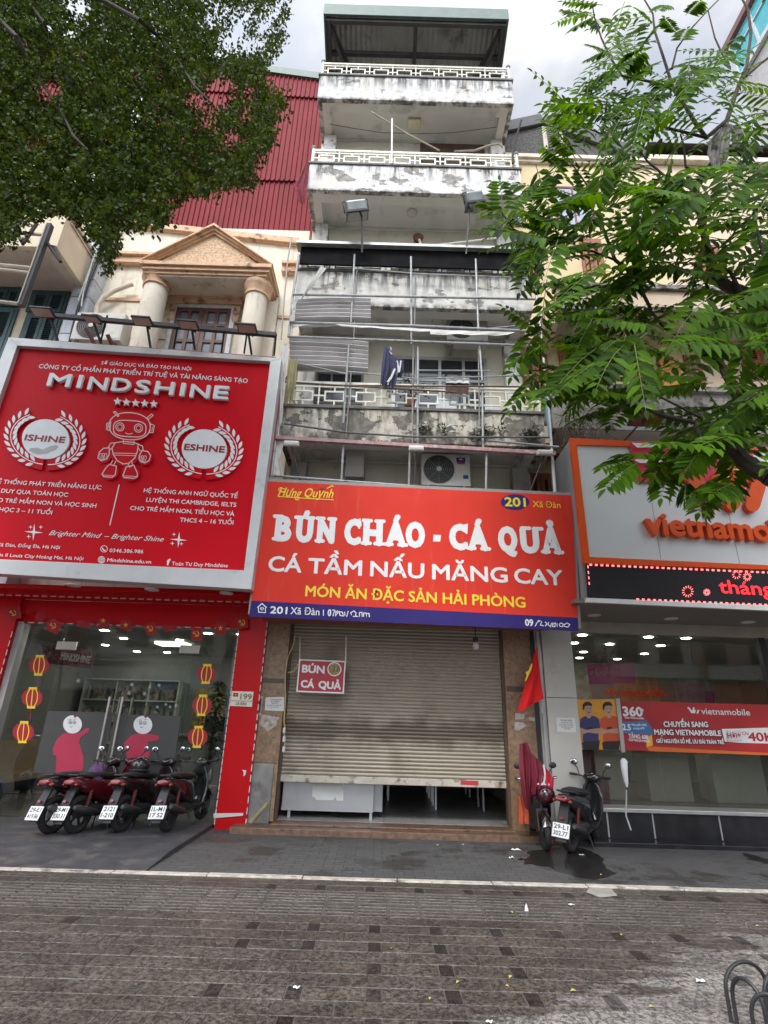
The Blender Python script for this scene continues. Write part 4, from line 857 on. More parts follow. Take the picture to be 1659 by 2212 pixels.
for i in range(5): b.tube([(ex-.04, YQ+.15+i*.23, zq1), (ex-.04, YQ+.15+i*.23, zq1+.6)], .012, 5)
b.beam((-14, YQ+.05, zq1+.6), (ex-.04, YQ+.05, zq1+.6), .05, .05); b.tube([(ex-.04, YQ+.05, zq1+.6), (ex-.04, YB2, zq1+.6)], .05, 10); build(b, 'balcony_railing', M('dark_railing', (.05,.06,.065), .5), B)
def shutterpart(par, x0, x1, z0, z1, Y, m, leaves=2, proud=.05, panel=.0, name='shutter', top=True):
    b = MB(); fw = .07; y0 = Y-proud; lw = (x1-x0)/leaves
    b.box(x0-.06, x1+.06, y0+.01, Y-.003, z1, z1+.07); b.box(x0-.06, x0, y0+.01, Y-.003, z0, z1); b.box(x1, x1+.06, y0+.01, Y-.003, z0, z1)
    fr = build(b, name+'_frame', m, par)
    for i in range(leaves):
        a, c = x0+i*lw+.006, x0+(i+1)*lw-.006; b = MB()
        b.box(a, a+fw, y0, Y-.004, z0, z1-.004); b.box(c-fw, c, y0, Y-.004, z0, z1-.004); b.box(a+fw, c-fw, y0, Y-.004, z1-fw, z1-.004); b.box(a+fw, c-fw, y0, Y-.004, z0, z0+fw)
        zp = z0+fw+(z1-z0-2*fw)*panel
        if panel: b.box(a+fw, c-fw, y0+.004, Y-.004, zp-.04, zp+.04); b.box(a+fw, c-fw, y0+.02, Y-.004, z0+fw, zp-.04)
        zz = zp+(.04 if panel else 0)+.02
        while zz < z1-fw-.03:
            b.obb(((a+c)/2, Y-.022, zz+.02), ((c-a)/2-fw, 0, 0), (0, .016, .012), (0, -.003, .004)); zz += .052
        build(b, name+'_leaf', m, fr)
        b = MB(); b.box(a+fw, c-fw, Y-.008, Y-.004, z0+fw, z1-fw); build(b, 'backing', black_m, fr)
    return fr
p, q = P('c1', 470, 1000, YB2), P('c1', 880, 1050, YB2); zt_ = (p.z+q.z)/2
shutterpart(B, p.x, q.x, zt_-.52, zt_, YB2, bgreen, 2); shutterpart(B, p.x+.05, q.x, zt_-2.2, zt_-.62, YB2, bgreen, 2)
p, q = P('c1', -200, 960, YB2), P('c1', 300, 1000, YB2); zt_ = (p.z+q.z)/2
shutterpart(B, p.x, q.x, zt_-.45, zt_, YB2, bgreen, 3); shutterpart(B, p.x, q.x, zt_-2.4, zt_-.55, YB2, bgreen, 2, panel=.6)
z2_ = zq1+.1; shutterpart(B, -8.6, -7.3, z2_+.2, z2_+2.0, YB2, bgreen, 2)
# white balustrade just behind the big framed sign
b = MB()
for i in range(9):
    y = i*.13; b.box(-8.2, -6.95+.0, 7.9, 7.94, 7.0-y, 7.06-y)
b.box(-7.0, -6.92, 7.88, 7.96, 5.6, 7.12); tag(build(b, 'white_railing', whitemetal, loc=(-7.5,7.9,5.6)), 'white slatted railing peeping out beside the big framed red sign', 'railing')
# gantry post and steel rods in front of that balcony
t = thing('sign_gantry', 'dark steel sign gantry with a thick post in front of the beige house', 'gantry', P('c1', 280, 1190, 7.4))
b = MB(); b.beam(P('c1', 660, 120, 7.4), P('c1', 275, 1180, 7.4), .085, .1); build(b, 'post', M('gantry_steel', (.05,.05,.06), .6, var=.3), t)
b = MB(); b.beam(P('c1', 610, 120, 7.36), P('c1', 245, 1140, 7.36), .02, .05); build(b, 'white_edge', paleb, t)
for seg in (((0,640),(410,680)), ((0,700),(390,745)), ((0,205),(585,250)), ((0,1120),(250,1150))):
    b = MB(); b.tube([P('c1', *s, 7.5) for s in seg], .03, 8); build(b, 'rail', paleb, t, smooth=True)
for seg in (((150,90),(300,370)), ((480,100),(310,350)), ((600,320),(650,400),(790,600)), ((650,400),(720,410),(790,600))):
    b = MB(); b.tube([P('c1', *s, 7.45) for s in seg], .035, 6); build(b, 'brace', M('gantry_brown', (.06,.04,.035), .7), t)
b = MB(); b.tube([P('c1', *s, 8.9) for s in ((1400,180),(1250,640),(1140,900),(1100,1050),(1030,1180),(950,1480),(915,1640))], .03, 6); tag(build(b, 'black_cable', black_m, loc=P('c1',915,1640,8.9), smooth=True), 'thick black cable running down the blue tiled pier', 'cable')
for i, (a, c) in enumerate((((1360,130),(1195,620)),((1195,620),(1020,1110)),((1190,640),(1080,1150)))):
    pass
b = MB(); b.tube([P('c1', *s, 8.85) for s in ((1370,120),(1195,630),(1020,1110))], .014, 5); b.tube([P('c1', *s, 8.86) for s in ((1195,640),(1090,990),(1060,1180))], .014, 5); tag(build(b, 'white_cable', whitemetal, loc=P('c1',1060,1180,8.85), smooth=True), 'pair of thin white cables beside the black cable on the tiled pier', 'cable')
# ================================================================ yellow house behind the bright tree
yellow = M('yellow_render', (.62,.50,.30), .85, var=.07, scale=2, bump=.1, dirt=(.52,.40,.24), damt=.32, dscale=1.5, dsharp=.2, streak=(.30,.24,.15), samt=.16)
peach = M('peach_render', (.62,.49,.36), .85, var=.06, scale=2, dirt=(.55,.42,.28), damt=.3, dscale=1.5, dsharp=.2)
tan_m = M('terracotta_pilaster', (.50,.22,.06), .75, var=.15, scale=5)
brown_sh = M('brown_shutter', (.27,.085,.035), .6, var=.2, scale=7)
mossy = M('mossy_concrete', (.27,.255,.23), .9, var=.2, scale=4, bump=.4, dirt=(.05,.048,.04), damt=.5, dscale=2.5, dsharp=.1, streak=(.5,.48,.45), samt=.3)
stonew = M('dark_pebbledash', (.085,.08,.078), .9, var=.45, scale=18, bump=.8, bscale=30)
YY = 9.1
G = thing('yellow_house', 'yellow house with brown louvred shutters and a dark gable, behind the bright tree', 'house', (6, 9.2, 0))
zc = 14.62
b = MB(); b.box(2.72, 6.2, YY, YY+.25, 3.0, zc); b.box(2.72, 2.95, YY+.25, 16, 3, zc); build(b, 'wall', yellow, G)
b = MB(); b.box(6.2, 13, YY+.02, YY+.27, 3.0, zc+.2); build(b, 'wall', peach, G)
gz = lambda x, y: P('a3', x, y, YY)
b = MB(); A = gz(125, 880); pk = gz(345, 718); R2 = gz(800, 872)
b.prism([Vector((2.72, YY-.02, zc)), Vector((2.72, YY-.02, gz(130,768).z)), Vector((pk.x, YY-.02, pk.z)), Vector((6.2, YY-.02, zc+.02)), Vector((6.2, YY-.02, zc))], (0, .25, 0)); ga = build(b, 'gable', stonew, G)
b = MB()
for p_, q_ in (((2.68, gz(130,768).z+.03), (pk.x, pk.z+.05)), ((pk.x, pk.z+.05), (6.25, zc+.08))): b.beam((p_[0], YY-.08, p_[1]), (q_[0], YY-.08, q_[1]), .34, .07, (0,1,0))
build(b, 'verge', M('grey_verge', (.10,.10,.10), .8), ga)
v0, v1 = gz(362, 745), gz(450, 880)
b = MB(); b.box(v0.x-.1, v1.x+.1, YY-.06, YY-.022, v1.z, v0.z-.02); build(b, 'vent_frame', paleb, ga)
b = MB()
z = v1.z+.05
while z < v0.z-.1: b.obb(((v0.x+v1.x)/2, YY-.075, z), ((v1.x-v0.x)/2, 0, 0), (0, .02, -.014), (0, .006, .012)); z += .075
build(b, 'vent_louvre', M('grey_louvre', (.30,.30,.28), .7), ga)
b = MB(); b.box(2.70, 6.3, YY-.14, YY-.002, zc-.12, zc); b.box(2.70, 6.3, YY-.08, YY-.003, zc-.2, zc-.122); b.box(6.3, 13, YY-.14, YY+.01, zc-.05, zc+.1); build(b, 'cornice', cream, G)
b = MB(); b.box(6.3, 13, YY+.3, YY+4, zc+.25, zc+1.0); b.add([(6.2,YY-.3,zc+.3),(13,YY-.3,zc+.3),(13,YY+3,zc+2.0),(7.3,YY+3,zc+2.0)], [(0,1,2,3)]); build(b, 'tiled_roof', M('dark_roof_tile', (.07,.055,.05), .8, var=.3, scale=12), G)
# windows: upper row glazed with red frames, lower rows shuttered
redf = M('dark_red_frame', (.16,.03,.035), .5, var=.15)
skyg = M('bright_glass', (.28,.31,.36), .06, var=.2, spec=.8)
for (xa_, xb_, za, zb2) in ((3.85, 4.75, 12.35, 13.65), (5.75, 6.6, 12.4, 13.6), (2.78, 3.05, 12.3, 13.9)):
    f = windowpart(G, xa_, xb_, za, zb2, 2 if xb_-xa_ > .5 else 1, 2, redf, skyg, YY)
sp = lambda k, xa_, ya, xb_, yb: (P(k, xa_, ya, YY), P(k, xb_, yb, YY))
p, q = sp('a7', 228, 800, 372, 1060); shutterpart(G, p.x, q.x, q.z-.3, p.z-.04, YY, brown_sh, 2)
p, q = sp('a7', 450, 820, 735, 1200); shutterpart(G, p.x, q.x, q.z, p.z, YY, brown_sh, 3, panel=.55)
p, q = sp('a7', 860, 870, 1000, 1120); shutterpart(G, p.x, q.x, q.z, p.z, YY, brown_sh, 2)
p, q = sp('a7', 1500, 830, 1625, 930); shutterpart(G, p.x, q.x+.3, q.z-.4, p.z, YY, brown_sh, 2, panel=.5)
p, q = sp('a7', 180, 205, 310, 420); shutterpart(G, p.x, q.x, q.z-.2, p.z, YY, brown_sh, 2)
p, q = sp('a7', 575, 225, 700, 420); shutterpart(G, p.x, q.x, q.z, p.z, YY, brown_sh, 2)
p, q = sp('a7', 1240, 260, 1400, 440); shutterpart(G, p.x, q.x, q.z, p.z, YY, brown_sh, 2)
p, q = sp('a6', 1492, 720, 1625, 850); shutterpart(G, p.x, q.x, q.z-.4, p.z-.04, YY, brown_sh, 2)
wpx(G, 'a7', 1160, 885, 1305, 1110, 2, 2, brown_sh, skyg, YY, fw=.09)
b = MB(); x = P('a7', 1100, 1100, YY); b.box(x.x-.2, x.x+.2, YY-.12, YY-.002, 5.0, 8.6); build(b, 'pilaster', tan_m, G)
b = MB()
for z in (5.5, 6.1, 6.7, 7.3, 7.9): b.box(x.x-.203, x.x+.203, YY-.123, YY-.12, z, z+.03)
build(b, 'pilaster_joint', M('dark_tan', (.25,.12,.05), .8), G)
# long balconies with brackets
for i, (k, xs, yf, z1o) in enumerate((('a7', 500, 600, .45), ('a7', 800, 1300, .75))):
    YQ = 8.2; z0 = P(k, xs, yf, YQ).z; xa0 = 3.3 if i == 0 else 2.95
    b = MB(); b.box(xa0, 12, YQ, YQ+.12, z0, z0+z1o); b.box(xa0, xa0+.12, YQ+.12, YY, z0, z0+z1o); bal = build(b, 'balcony_parapet', mossy if i else peach, G)
    b = MB(); b.box(xa0+.12, 12, YQ+.12, YY, z0+.05, z0+.2); build(b, 'balcony_slab', paleb, G)
    b = MB(); b.box(xa0-.05, 12, YQ-.08, YQ+.16, z0+z1o, z0+z1o+.1); b.box(xa0-.02, 12, YQ-.04, YQ-.001, z0-.08, z0+.02); build(b, 'coping', mossy, bal)
    b = MB(); b.obb((xa0-.1, 8.75, z0-.18), (.12,0,0), (0,.35,-.1), (0,.05,.2)); build(b, 'scroll_bracket', peach, G)
b = MB(); z0 = P('a7', 800, 1200, 8.25).z
for i in range(26):
    xx = 3.4+i*.26; b.lathe([(.05,0),(.05,.05),(.03,.09),(.065,.22),(.03,.42),(.05,.47),(.05,.5)], (xx, 8.3, z0-.22), 8)
b.box(3.2, 12, 8.22, 8.38, z0+.28, z0+.36); build(b, 'balustrade', M('cream_baluster', (.62,.54,.40), .8, dirt=(.3,.2,.12), damt=.3), G, smooth=True)
b = MB(); b.add([(2.75,8.3,7.05-1.0),(3.35,8.3,6.85-1.0),(3.35,9.1,6.95-.75),(2.75,9.1,7.1-.75)], [(0,1,2,3)]); build(b, 'tile_canopy', M('red_tile', (.22,.06,.035), .8, var=.3, scale=20), G)
# dead vine matted over the balcony end
t = thing('dry_vine', 'matted dry vine hanging on the corner of the mossy balcony', 'vine', P('b4', 270, 120, 8.05)); b = MB()
c0 = P('b4', 270, 60, 8.1)
for i in range(140):
    c = c0+Vector((random.gauss(0,.22), random.gauss(-.05,.07), random.gauss(.05,.22))); dd = Vector((random.gauss(0,.5), random.gauss(0,.3), random.gauss(-.4,.5))).normalized()*random.uniform(.1,.3)
    b.tube([c, c+dd*.5+Vector((random.gauss(0,.02),0,random.gauss(0,.02))), c+dd], .006, 4, False)
build(b, 'stems', M('dry_stem', (.14,.11,.085), .9, var=.4), t)
# ---------------------------------------------------------------- glass tower far behind
tealg = M('teal_glass', (.04,.42,.48), .15, var=.15, spec=.8)
YT = 26.0
t = thing('glass_tower', 'tall office tower with turquoise glass and pale mullions above the tree', 'tower', (30, YT, 0))
p0 = P('a3', 1425, 275, YT) 
XS, ZT = 22.5, 45.0
b = MB(); b.box(XS, XS+18, 6, 22, -1, ZT-.4); build(b, 'concrete_body', M('tower_concrete', (.50,.48,.46), .7, dirt=(.4,.38,.36), damt=.3), t)
b = MB()
for z0 in (41.2,): b.box(XS-.06, XS-.003, 6.2, 21.8, z0, z0+3.2)
build(b, 'curtain_wall', tealg, t)
b = MB()
for z0 in (41.2,):
    for i in range(9): b.box(XS-.16, XS-.061, 6.2+i*1.95-.07, 6.2+i*1.95+.07, z0, z0+3.2)
    b.box(XS-.15, XS-.0615, 6.2, 21.8, z0+2.1, z0+2.2); b.box(XS-.3, XS-.0616, 6, 22, z0-.35, z0-.001)
build(b, 'mullion', M('pale_mullion', (.6,.6,.6), .5), t)
b = MB(); b.box(XS-.3, XS+18, 5.8, 22.2, ZT-.4, ZT+.1); build(b, 'coping', M('brick_red_pier', (.22,.11,.10), .7), t)
# ================================================================ shop signs
white_p = M('white_print', (.76,.76,.76), .55, var=.05, scale=8)
white_l = M('white_acrylic', (.74,.76,.78), .35, var=.04, scale=8)
yellow_p = M('yellow_print', (.80,.62,.03), .55, var=.06, scale=8)
banner_red = M('banner_red', (.66,.043,.026), .6, bump=.3, bscale=1.6, spec=.15, var=.05, scale=2.5, streak=(.66,.13,.09), samt=.26, sscale=9)
banner_blue = M('banner_blue', (.034,.024,.15), .6, spec=.15, var=.06, scale=3, streak=(.09,.08,.20), samt=.24, sscale=9)
# ---------------------------------------------------------------- noodle shop banner
YS1 = 7.66
def lettering(par, name, m, *calls, smooth=False):
    b = MB()
    for c in calls: text(b, *c[:-1], **c[-1])
    return build(b, name, m, par, recalc=False)
t = thing('noodle_shop_sign', 'wide orange red banner sign with white and yellow lettering above the roller shutter', 'shop sign', P('D', 890, 1345, YS1+.1))
TL, TR, BR, BL = (118,57), (1597,125), (1631,781), (38,711)
ml, mr = (50,634), (1627,717)
b = MB(); b.slab('b2', [TL, TR, mr, ml], YS1, 0, .012); build(b, 'banner_face', banner_red, t)
b = MB(); b.slab('b2', [ml, mr, BR, BL], YS1, 0, .0125); build(b, 'address_strip', banner_blue, t)
b = MB(); b.slab('b2', [(122,61), (1593,129), (1626,776), (44,707)], YS1+.16, 0, .155); build(b, 'box_frame', M('sign_box_grey', (.28,.27,.26), .6), t)
y_ = lambda **k: dict(off=.016, **k)
# slab-serif headline, letter by letter
sl_m = white_p
def serif_letter(b, ch, x0, x1, yb0, yb1, cap, acc=True, bold=.06):
    text(b, 'b2', ch, (x0, yb0), (x1, yb1), cap, YS1, .016, bold=bold)
    base = {'Ú':'U','Á':'A','Ả':'A'}.get(ch, ch); w_ = x1-x0; sh = .20*w_; th_ = cap*.13
    def bar(fx0, fx1, top):
        a = x0+fx0*w_; c = x0+fx1*w_; ya = yb0+(yb1-yb0)*fx0; yc = yb0+(yb1-yb0)*fx1; lean = cap*.045
        if top: q = [(a+lean, ya-cap-2), (c+lean, yc-cap-2), (c+lean, yc-cap+th_), (a+lean, ya-cap+th_)]
        else: q = [(a, ya-th_), (c, yc-th_), (c, yc+3), (a, ya+3)]
        # rounded ends
        pts = []
        cxm = ((q[0][0]+q[3][0])/2, (q[0][1]+q[3][1])/2); cxn = ((q[1][0]+q[2][0])/2, (q[1][1]+q[2][1])/2); r_ = th_/2+1
        for i in range(7): g = math.pi/2+math.pi*i/6; pts.append((cxm[0]+r_*math.cos(g), cxm[1]+r_*math.sin(-g)*-1))
        for i in range(7): g = -math.pi/2+math.pi*i/6; pts.append((cxn[0]+r_*math.cos(g), cxn[1]+r_*math.sin(g)))
        b.flat('b2', pts, YS1, .0175+random.random()*.0008)
    S_ = {'B': [(-.08,.42,0),(-.08,.42,1)], 'U': [(-.08,.38,1),(.62,1.08,1)], 'N': [(-.06,.34,1),(-.06,.36,0),(.66,1.06,1)], 'C': [], 'H': [(-.07,.36,1),(-.07,.36,0),(.64,1.07,1),(.64,1.07,0)], 'A': [(-.06,.30,0),(.68,1.08,0)], 'O': [], 'Q': [], }[base]
    for s in S_: bar(*s)
    if base == 'C':
        ya = yb0+(yb1-yb0); b.flat('b2', [(x1-14, ya-cap*.98), (x1+4, ya-cap*1.02), (x1+1, ya-cap*.60), (x1-8, ya-cap*.62)], YS1, .0186)
b = MB(); base = lambda x: 341+(x-150)*(408-341)/1400
for ch, x0, x1 in (('B',163,236),('Ú',266,340),('N',368,446),('C',500,574),('H',592,678),('Á',702,792),('O',798,884),('C',1010,1092),('Á',1102,1192),('Q',1248,1334),('U',1356,1440),('Ả',1462,1546)):
    serif_letter(b, ch, x0, x1, base(x0), base(x1), 122)
b.flat('b2', [(930,316), (966,317), (962,349), (927,348)], YS1, .016)
build(b, 'headline_lettering', sl_m, t, recalc=False)
lettering(t, 'white_lettering', sl_m, ('b2','CÁ',(130,490),(290,498),74,YS1,y_(bold=.028)), ('b2','TẦM',(322,500),(582,513),74,YS1,y_(bold=.028)), ('b2','NẤU',(624,515),(884,527),74,YS1,y_(bold=.028)), ('b2','MĂNG',(924,530),(1288,547),74,YS1,y_(bold=.028)), ('b2','CAY',(1322,549),(1556,560),74,YS1,y_(bold=.028)))
lettering(t, 'yellow_lettering', yellow_p, ('b2','MÓN ĂN ĐẶC SẢN HẢI PHÒNG',(310,612),(1374,668),52,YS1,y_(bold=.026)))
lettering(t, 'name_lettering', yellow_p, ('b2','Hưng',(178,128),(292,136),44,YS1,y_(bold=.012,shear=.35)), ('b2','Quỳnh',(306,133),(446,138),44,YS1,y_(bold=.012,shear=.35)))
b = MB(); b.line('b2', [(178,131),(320,140),(447,147)], 4, YS1, .0165); b.line('b2', [(212,96),(190,88),(180,98),(190,108)], 4, YS1, .0168); b.line('b2', [(415,92),(430,85),(440,78),(446,84)], 4, YS1, .0168); build(b, 'underline', yellow_p, t, recalc=False)
b = MB(); b.flat('b2', [(362,104),(392,88),(411,97),(402,101),(384,98)], YS1, .019); build(b, 'torn_patch', M('torn_dark_red', (.25,.02,.015), .7), t)
b = MB(); b.ell('b2', 1324, 158, 69, 38, YS1, .014); build(b, 'number_oval', banner_blue, t)
lettering(t, 'number_lettering', yellow_p, ('b2','201',(1275,177),(1376,181),44,YS1,y_(bold=.035)), ('b2','Xã Đàn',(1410,181),(1544,187),30,YS1,y_(bold=.0)))
lettering(t, 'address_lettering', white_p, ('b2','201',(140,695),(222,699),35,YS1,y_(bold=.03)), ('b2','Xã Đàn',(238,699),(378,705),35,YS1,y_(bold=.006)), ('b2','0',(418,708),(434,709),33,YS1,y_(bold=.03)), ('b2','09',(1373,755),(1412,757),33,YS1,y_(bold=.03)))
b = MB(); L_ = lambda pts, w_=4, o=.0165: b.line('b2', pts, w_, YS1, o)
L_([(398,678),(398,707)]); L_([(79,668),(101,648),(124,668)], 5); L_([(84,666),(85,690),(118,692),(118,668)], 4, .0175)
L_([(101,681),(93,672),(97,667),(101,671),(106,667),(110,672),(101,681)], 3)
# half rubbed-out digits
for pts in ([(440,680),(452,680),(444,709)], [(458,682),(456,708),(470,690),(466,684),(458,695)], [(474,684),(478,706),(494,708),(490,690),(478,688)], [(500,688),(502,708)], [(518,684),(510,712)], [(534,704),(530,692),(546,684),(556,694),(552,706),(566,712),(540,710)], [(572,712),(572,692),(584,690),(586,712)], [(592,712),(592,694),(604,694),(606,713),(606,696),(618,696),(620,714)],
            [(1420,758),(1436,730),(1444,732),(1424,744)], [(1452,734),(1446,752),(1462,756)], [(1468,736),(1478,746),(1468,758)], [(1486,738),(1482,750),(1494,760),(1500,742)], [(1506,740),(1504,758),(1516,760),(1518,742),(1506,748)], [(1526,744),(1526,760)], [(1536,748),(1540,758),(1552,760),(1556,748),(1546,742),(1536,748)], [(1562,746),(1560,758),(1578,762),(1588,750),(1574,742),(1562,750)]):
    L_(pts, 4, .0165+random.random()*.001)
build(b, 'rubbed_lettering', white_p, t, recalc=False)
# ---------------------------------------------------------------- small light box BUN CA QUA
YB3 = 8.62
t = thing('hanging_light_box', 'small red sign with a bowl picture hanging before the roller shutter', 'sign', P('b3', 385, 405, YB3))
o4 = [(281,241),(506,250),(497,408),(267,399)]; i4 = [(287,247),(500,256),(491,401),(274,393)]
b = MB(); framepx(b, 'b3', o4, i4, YB3, -.06, .09); build(b, 'frame', white_p, t)
b = MB(); b.slab('b3', i4, YB3, -.05, .06); build(b, 'face', M('sign_crimson', (.40,.015,.03), .5, var=.06), t)
def serif_text(b, body, bl, br, cap, Y, off, k='b3'): text(b, k, body, bl, br, cap, Y, off, bold=.045)
b = MB(); serif_text(b, 'BÚN', (294,304), (402,310), 38, YB3, .014); serif_text(b, 'CÁ', (288,376), (352,380), 36, YB3, .014); serif_text(b, 'QUẢ', (374,380), (481,387), 36, YB3, .014)
build(b, 'lettering', white_p, t, recalc=False)
b = MB(); b.ell('b3', 451, 289, 34, 34, YB3, .013); bo = build(b, 'bowl_rim', white_p, t)
b = MB(); b.ell('b3', 451, 289, 29, 29, YB3, .0145); build(b, 'broth', M('broth', (.30,.20,.08), .6, var=.5, scale=30), bo)
for nm, mcol, n, pts_ in (('noodles', (.62,.50,.30), 16, 1), ('herbs', (.07,.16,.03), 12, 1), ('fish', (.40,.16,.06), 6, 1)):
    b = MB()
    for i in range(n):
        a = random.uniform(0, 6.28); r_ = random.uniform(0, 20); cx, cy = 451+r_*math.cos(a), 289+r_*math.sin(a); g = random.uniform(0, 6.28)
        b.line('b3', [(cx-7*math.cos(g), cy-7*math.sin(g)), (cx+2*math.sin(g), cy-2*math.cos(g)), (cx+7*math.cos(g), cy+7*math.sin(g))], 2.2 if nm == 'noodles' else 5, YB3, .0155+.001*random.random()+(.001 if nm != 'noodles' else 0))
    build(b, nm, M(nm, mcol, .6, var=.2, scale=20), bo, recalc=False)
b = MB(); b.tube([P('b3', 508, 130, YB3+.1), P('b3', 505, 250, YB3)], .012, 6); b.tube([P('b3', 285, 130, YB3+.1), P('b3', 283, 243, YB3)], .008, 6); build(b, 'hanger', whitemetal, t)
b = MB(); b.tube([P('b3', *q, YB3+.02) for q in ((272,262),(266,285),(250,302),(225,305))], .012, 6); build(b, 'cable', M('yellow_cable', (.45,.36,.16), .6), t, smooth=True)
# ---------------------------------------------------------------- big red framed sign
YL = 7.56
alu_f = M('sign_frame_silver', (.54,.55,.55), .42, metal=.25, var=.05, scale=3, dirt=(.36,.37,.37), damt=.3, dscale=2)
deepred = M('sign_red', (.56,.003,.012), .5, spec=.12, var=.05, scale=1.2)
t = thing('framed_school_sign', 'big deep red sign in a silver frame with laurel wreaths and a robot emblem', 'shop sign', P('D', 250, 1250, YL+.1))
O4 = [(25,735),(610,780),(545,1276),(-165,1232)]; I4 = [(43.7,753),(585.6,787),(529.5,1235),(-110,1206)]
b = MB(); framepx(b, 'D', O4, I4, YL, -.12, .2); build(b, 'frame', alu_f, t, bevel=.006)
b = MB(); b.slab('D', I4, YL, -.12, .12); build(b, 'panel', deepred, t)
b = MB(); b.slab('D', [(36,746),(600,788),(537,1262),(-150,1222)], YL+.35, 0, .22); build(b, 'box_side', M('sign_side_red', (.28,.01,.015), .5), t)
z_ = lambda **k: dict(off=.006, **k)
lettering(t, 'small_lettering', white_l, ('a8','SỞ GIÁO DỤC VÀ ĐÀO TẠO HÀ NỘI',(601,129),(1134,166),20,YL,z_(bold=.02)), ('a8','CÔNG TY CỔ PHẦN PHÁT TRIỂN TRÍ TUỆ VÀ TÀI NĂNG SÁNG TẠO',(229,151),(1470,239),26,YL,z_(bold=.02)))
b = MB()
for i, (ch, x0, x1, yb) in enumerate((('M',288,420,265),('I',464,487,277),('N',528,638,287),('D',668,776,294),('S',806,890,306),('H',922,1032,314),('I',1073,1097,325),('N',1132,1244,332),('E',1270,1356,341))):
    text(b, 'a8', ch, (x0, yb), (x1, yb+(x1-x0)*.065), 78, YL, .012, th=.05, bold=.032)
build(b, 'raised_lettering', white_l, t, recalc=False)
b = MB()
for i, (x, y) in enumerate(((705,357),(757,362),(811,366),(865,369),(919,372))): b.slab('a8', star('a8', x, y, 24, 5, .45), YL, .02, .03)
build(b, 'star_row', white_l, t)
b = MB()
for i, (x, y) in enumerate(((705,357),(757,362),(811,366),(865,369),(919,372))): b.slab('a8', star('a8', x, y, 31, 5, .5), YL, .0, .02)
build(b, 'star_backing', deepred, t)
def wreath(cx, cy, rx, ry, word, wx0, wx1, wy, tear):
    for s in (-1, 1):
        b = MB(); bk = MB(); n = 11
        for i in range(n):
            u = i/(n-1); g = math.radians(100-s*0)+0; a = math.pi/2+s*(math.radians(22)+u*math.radians(128))
            for side in (1, -1):
                rr_ = 1.0+.10*side; px_, py_ = cx+rx*rr_*math.cos(a), cy+ry*rr_*math.sin(a)+.07*(rx*math.cos(a))
                tg = a+s*math.pi/2; dirn = tg-s*side*math.radians(32); l = 25; wd_ = 9.5
                pts = []
                for q in range(9):
                    v = q/8; pts.append((v*l*2-l*.6, wd_*math.sin(math.pi*v)))
                for q in range(1, 8):
                    v = 1-q/8; pts.append((v*l*2-l*.6, -wd_*math.sin(math.pi*v)))
                c_, s_ = math.cos(dirn), math.sin(dirn)
                b.flat('a8', [(px_+x*c_-y*s_, py_+x*s_+y*c_) for x, y in pts], YL, .036+.0004*i+.0001*side)
        arc = [(cx+rx*math.cos(math.pi/2+s*math.radians(4+150*k/24)), cy+ry*math.sin(math.pi/2+s*math.radians(4+150*k/24))+.07*rx*math.cos(math.pi/2+s*math.radians(4+150*k/24))) for k in range(25)]
        b.line('a8', arc, 5, YL, .034); bk.line('a8', arc, 66, YL, .001+.0005*(s+1), th=.03)
        w_ = build(b, 'laurel_branch', white_l, t, recalc=False); build(bk, 'branch_backing', deepred, w_)
    b = MB(); b.ell('a8', cx+2, cy+2, rx*.685, ry*.775, YL, .0, th=.034, rot=.08); d_ = build(b, 'emblem_disc', white_l, t)
    lettering(d_, 'emblem_lettering', M('emblem_red', (.30,.006,.012), .5), ('a8', word, (wx0, wy), (wx1, wy+(wx1-wx0)*.066), 38, YL, dict(off=.037, bold=.04)))
    if tear:
        b = MB(); b.flat('a8', [(185,632),(230,628),(260,640),(300,622),(340,612),(355,622),(340,640),(310,650),(290,662),(240,668),(205,660),(182,648)], YL, .0362); build(b, 'peeled_patch', M('peeled_grey', (.42,.43,.44), .6, var=.1), d_)
wreath(276, 576, 205, 152, 'ISHINE', 152, 390, 585, True)
wreath(1215, 634, 195, 150, 'ESHINE', 1096, 1336, 642, False)
# plain robot outline emblem
b = MB(); R1 = lambda pts, w_=6, c=False: b.line('a8', pts, w_, YL, .035+random.random()*.002, closed=c)
def ring(cx, cy, rx, ry, w_=6, p=2.0, rot=.06, n=40, a0=0, a1=2*math.pi):
    pts = []
    full = abs(a1-a0-2*math.pi) < 1e-6; m_ = n if full else n+1
    for i in range(m_):
        a = a0+(a1-a0)*i/n; c_, s_ = math.cos(a), math.sin(a); x = rx*math.copysign(abs(c_)**(2/p), c_); y = ry*math.copysign(abs(s_)**(2/p), s_)
        pts.append((cx+x*math.cos(rot)-y*math.sin(rot), cy+x*math.sin(rot)+y*math.cos(rot)))
    R1(pts, w_, full)
ring(776, 502, 122, 80, 6, 2.2); ring(776, 516, 96, 48, 6, 3.2)
for ex_, ey_ in ((718,506),(828,513)): ring(ex_, ey_, 24, 24, 5); ring(ex_, ey_, 14, 14, 4)
ring(772, 538, 22, 10, 4, a0=.3, a1=math.pi-.3)
for a_ in (((705,445),(680,418),(690,414),(712,440)), ((878,452),(905,430),(914,438),(886,462))): R1([*a_], 5, True)
for a_ in (((664,478),(640,486),(638,522),(660,528)), ((900,488),(922,498),(914,540),(894,540))): R1([*a_], 5, True)
R1([(648,490),(645,520)], 4); R1([(912,504),(906,534)], 4)
R1([(740,582),(738,604),(800,610),(802,588)], 5); R1([(690,600),(740,592),(800,598),(826,608),(822,650),(806,690),(770,722),(736,725),(702,705),(678,668),(672,630)], 6, True)
R1([(674,660),(818,664)], 4); R1([(678,672),(814,676)], 4)
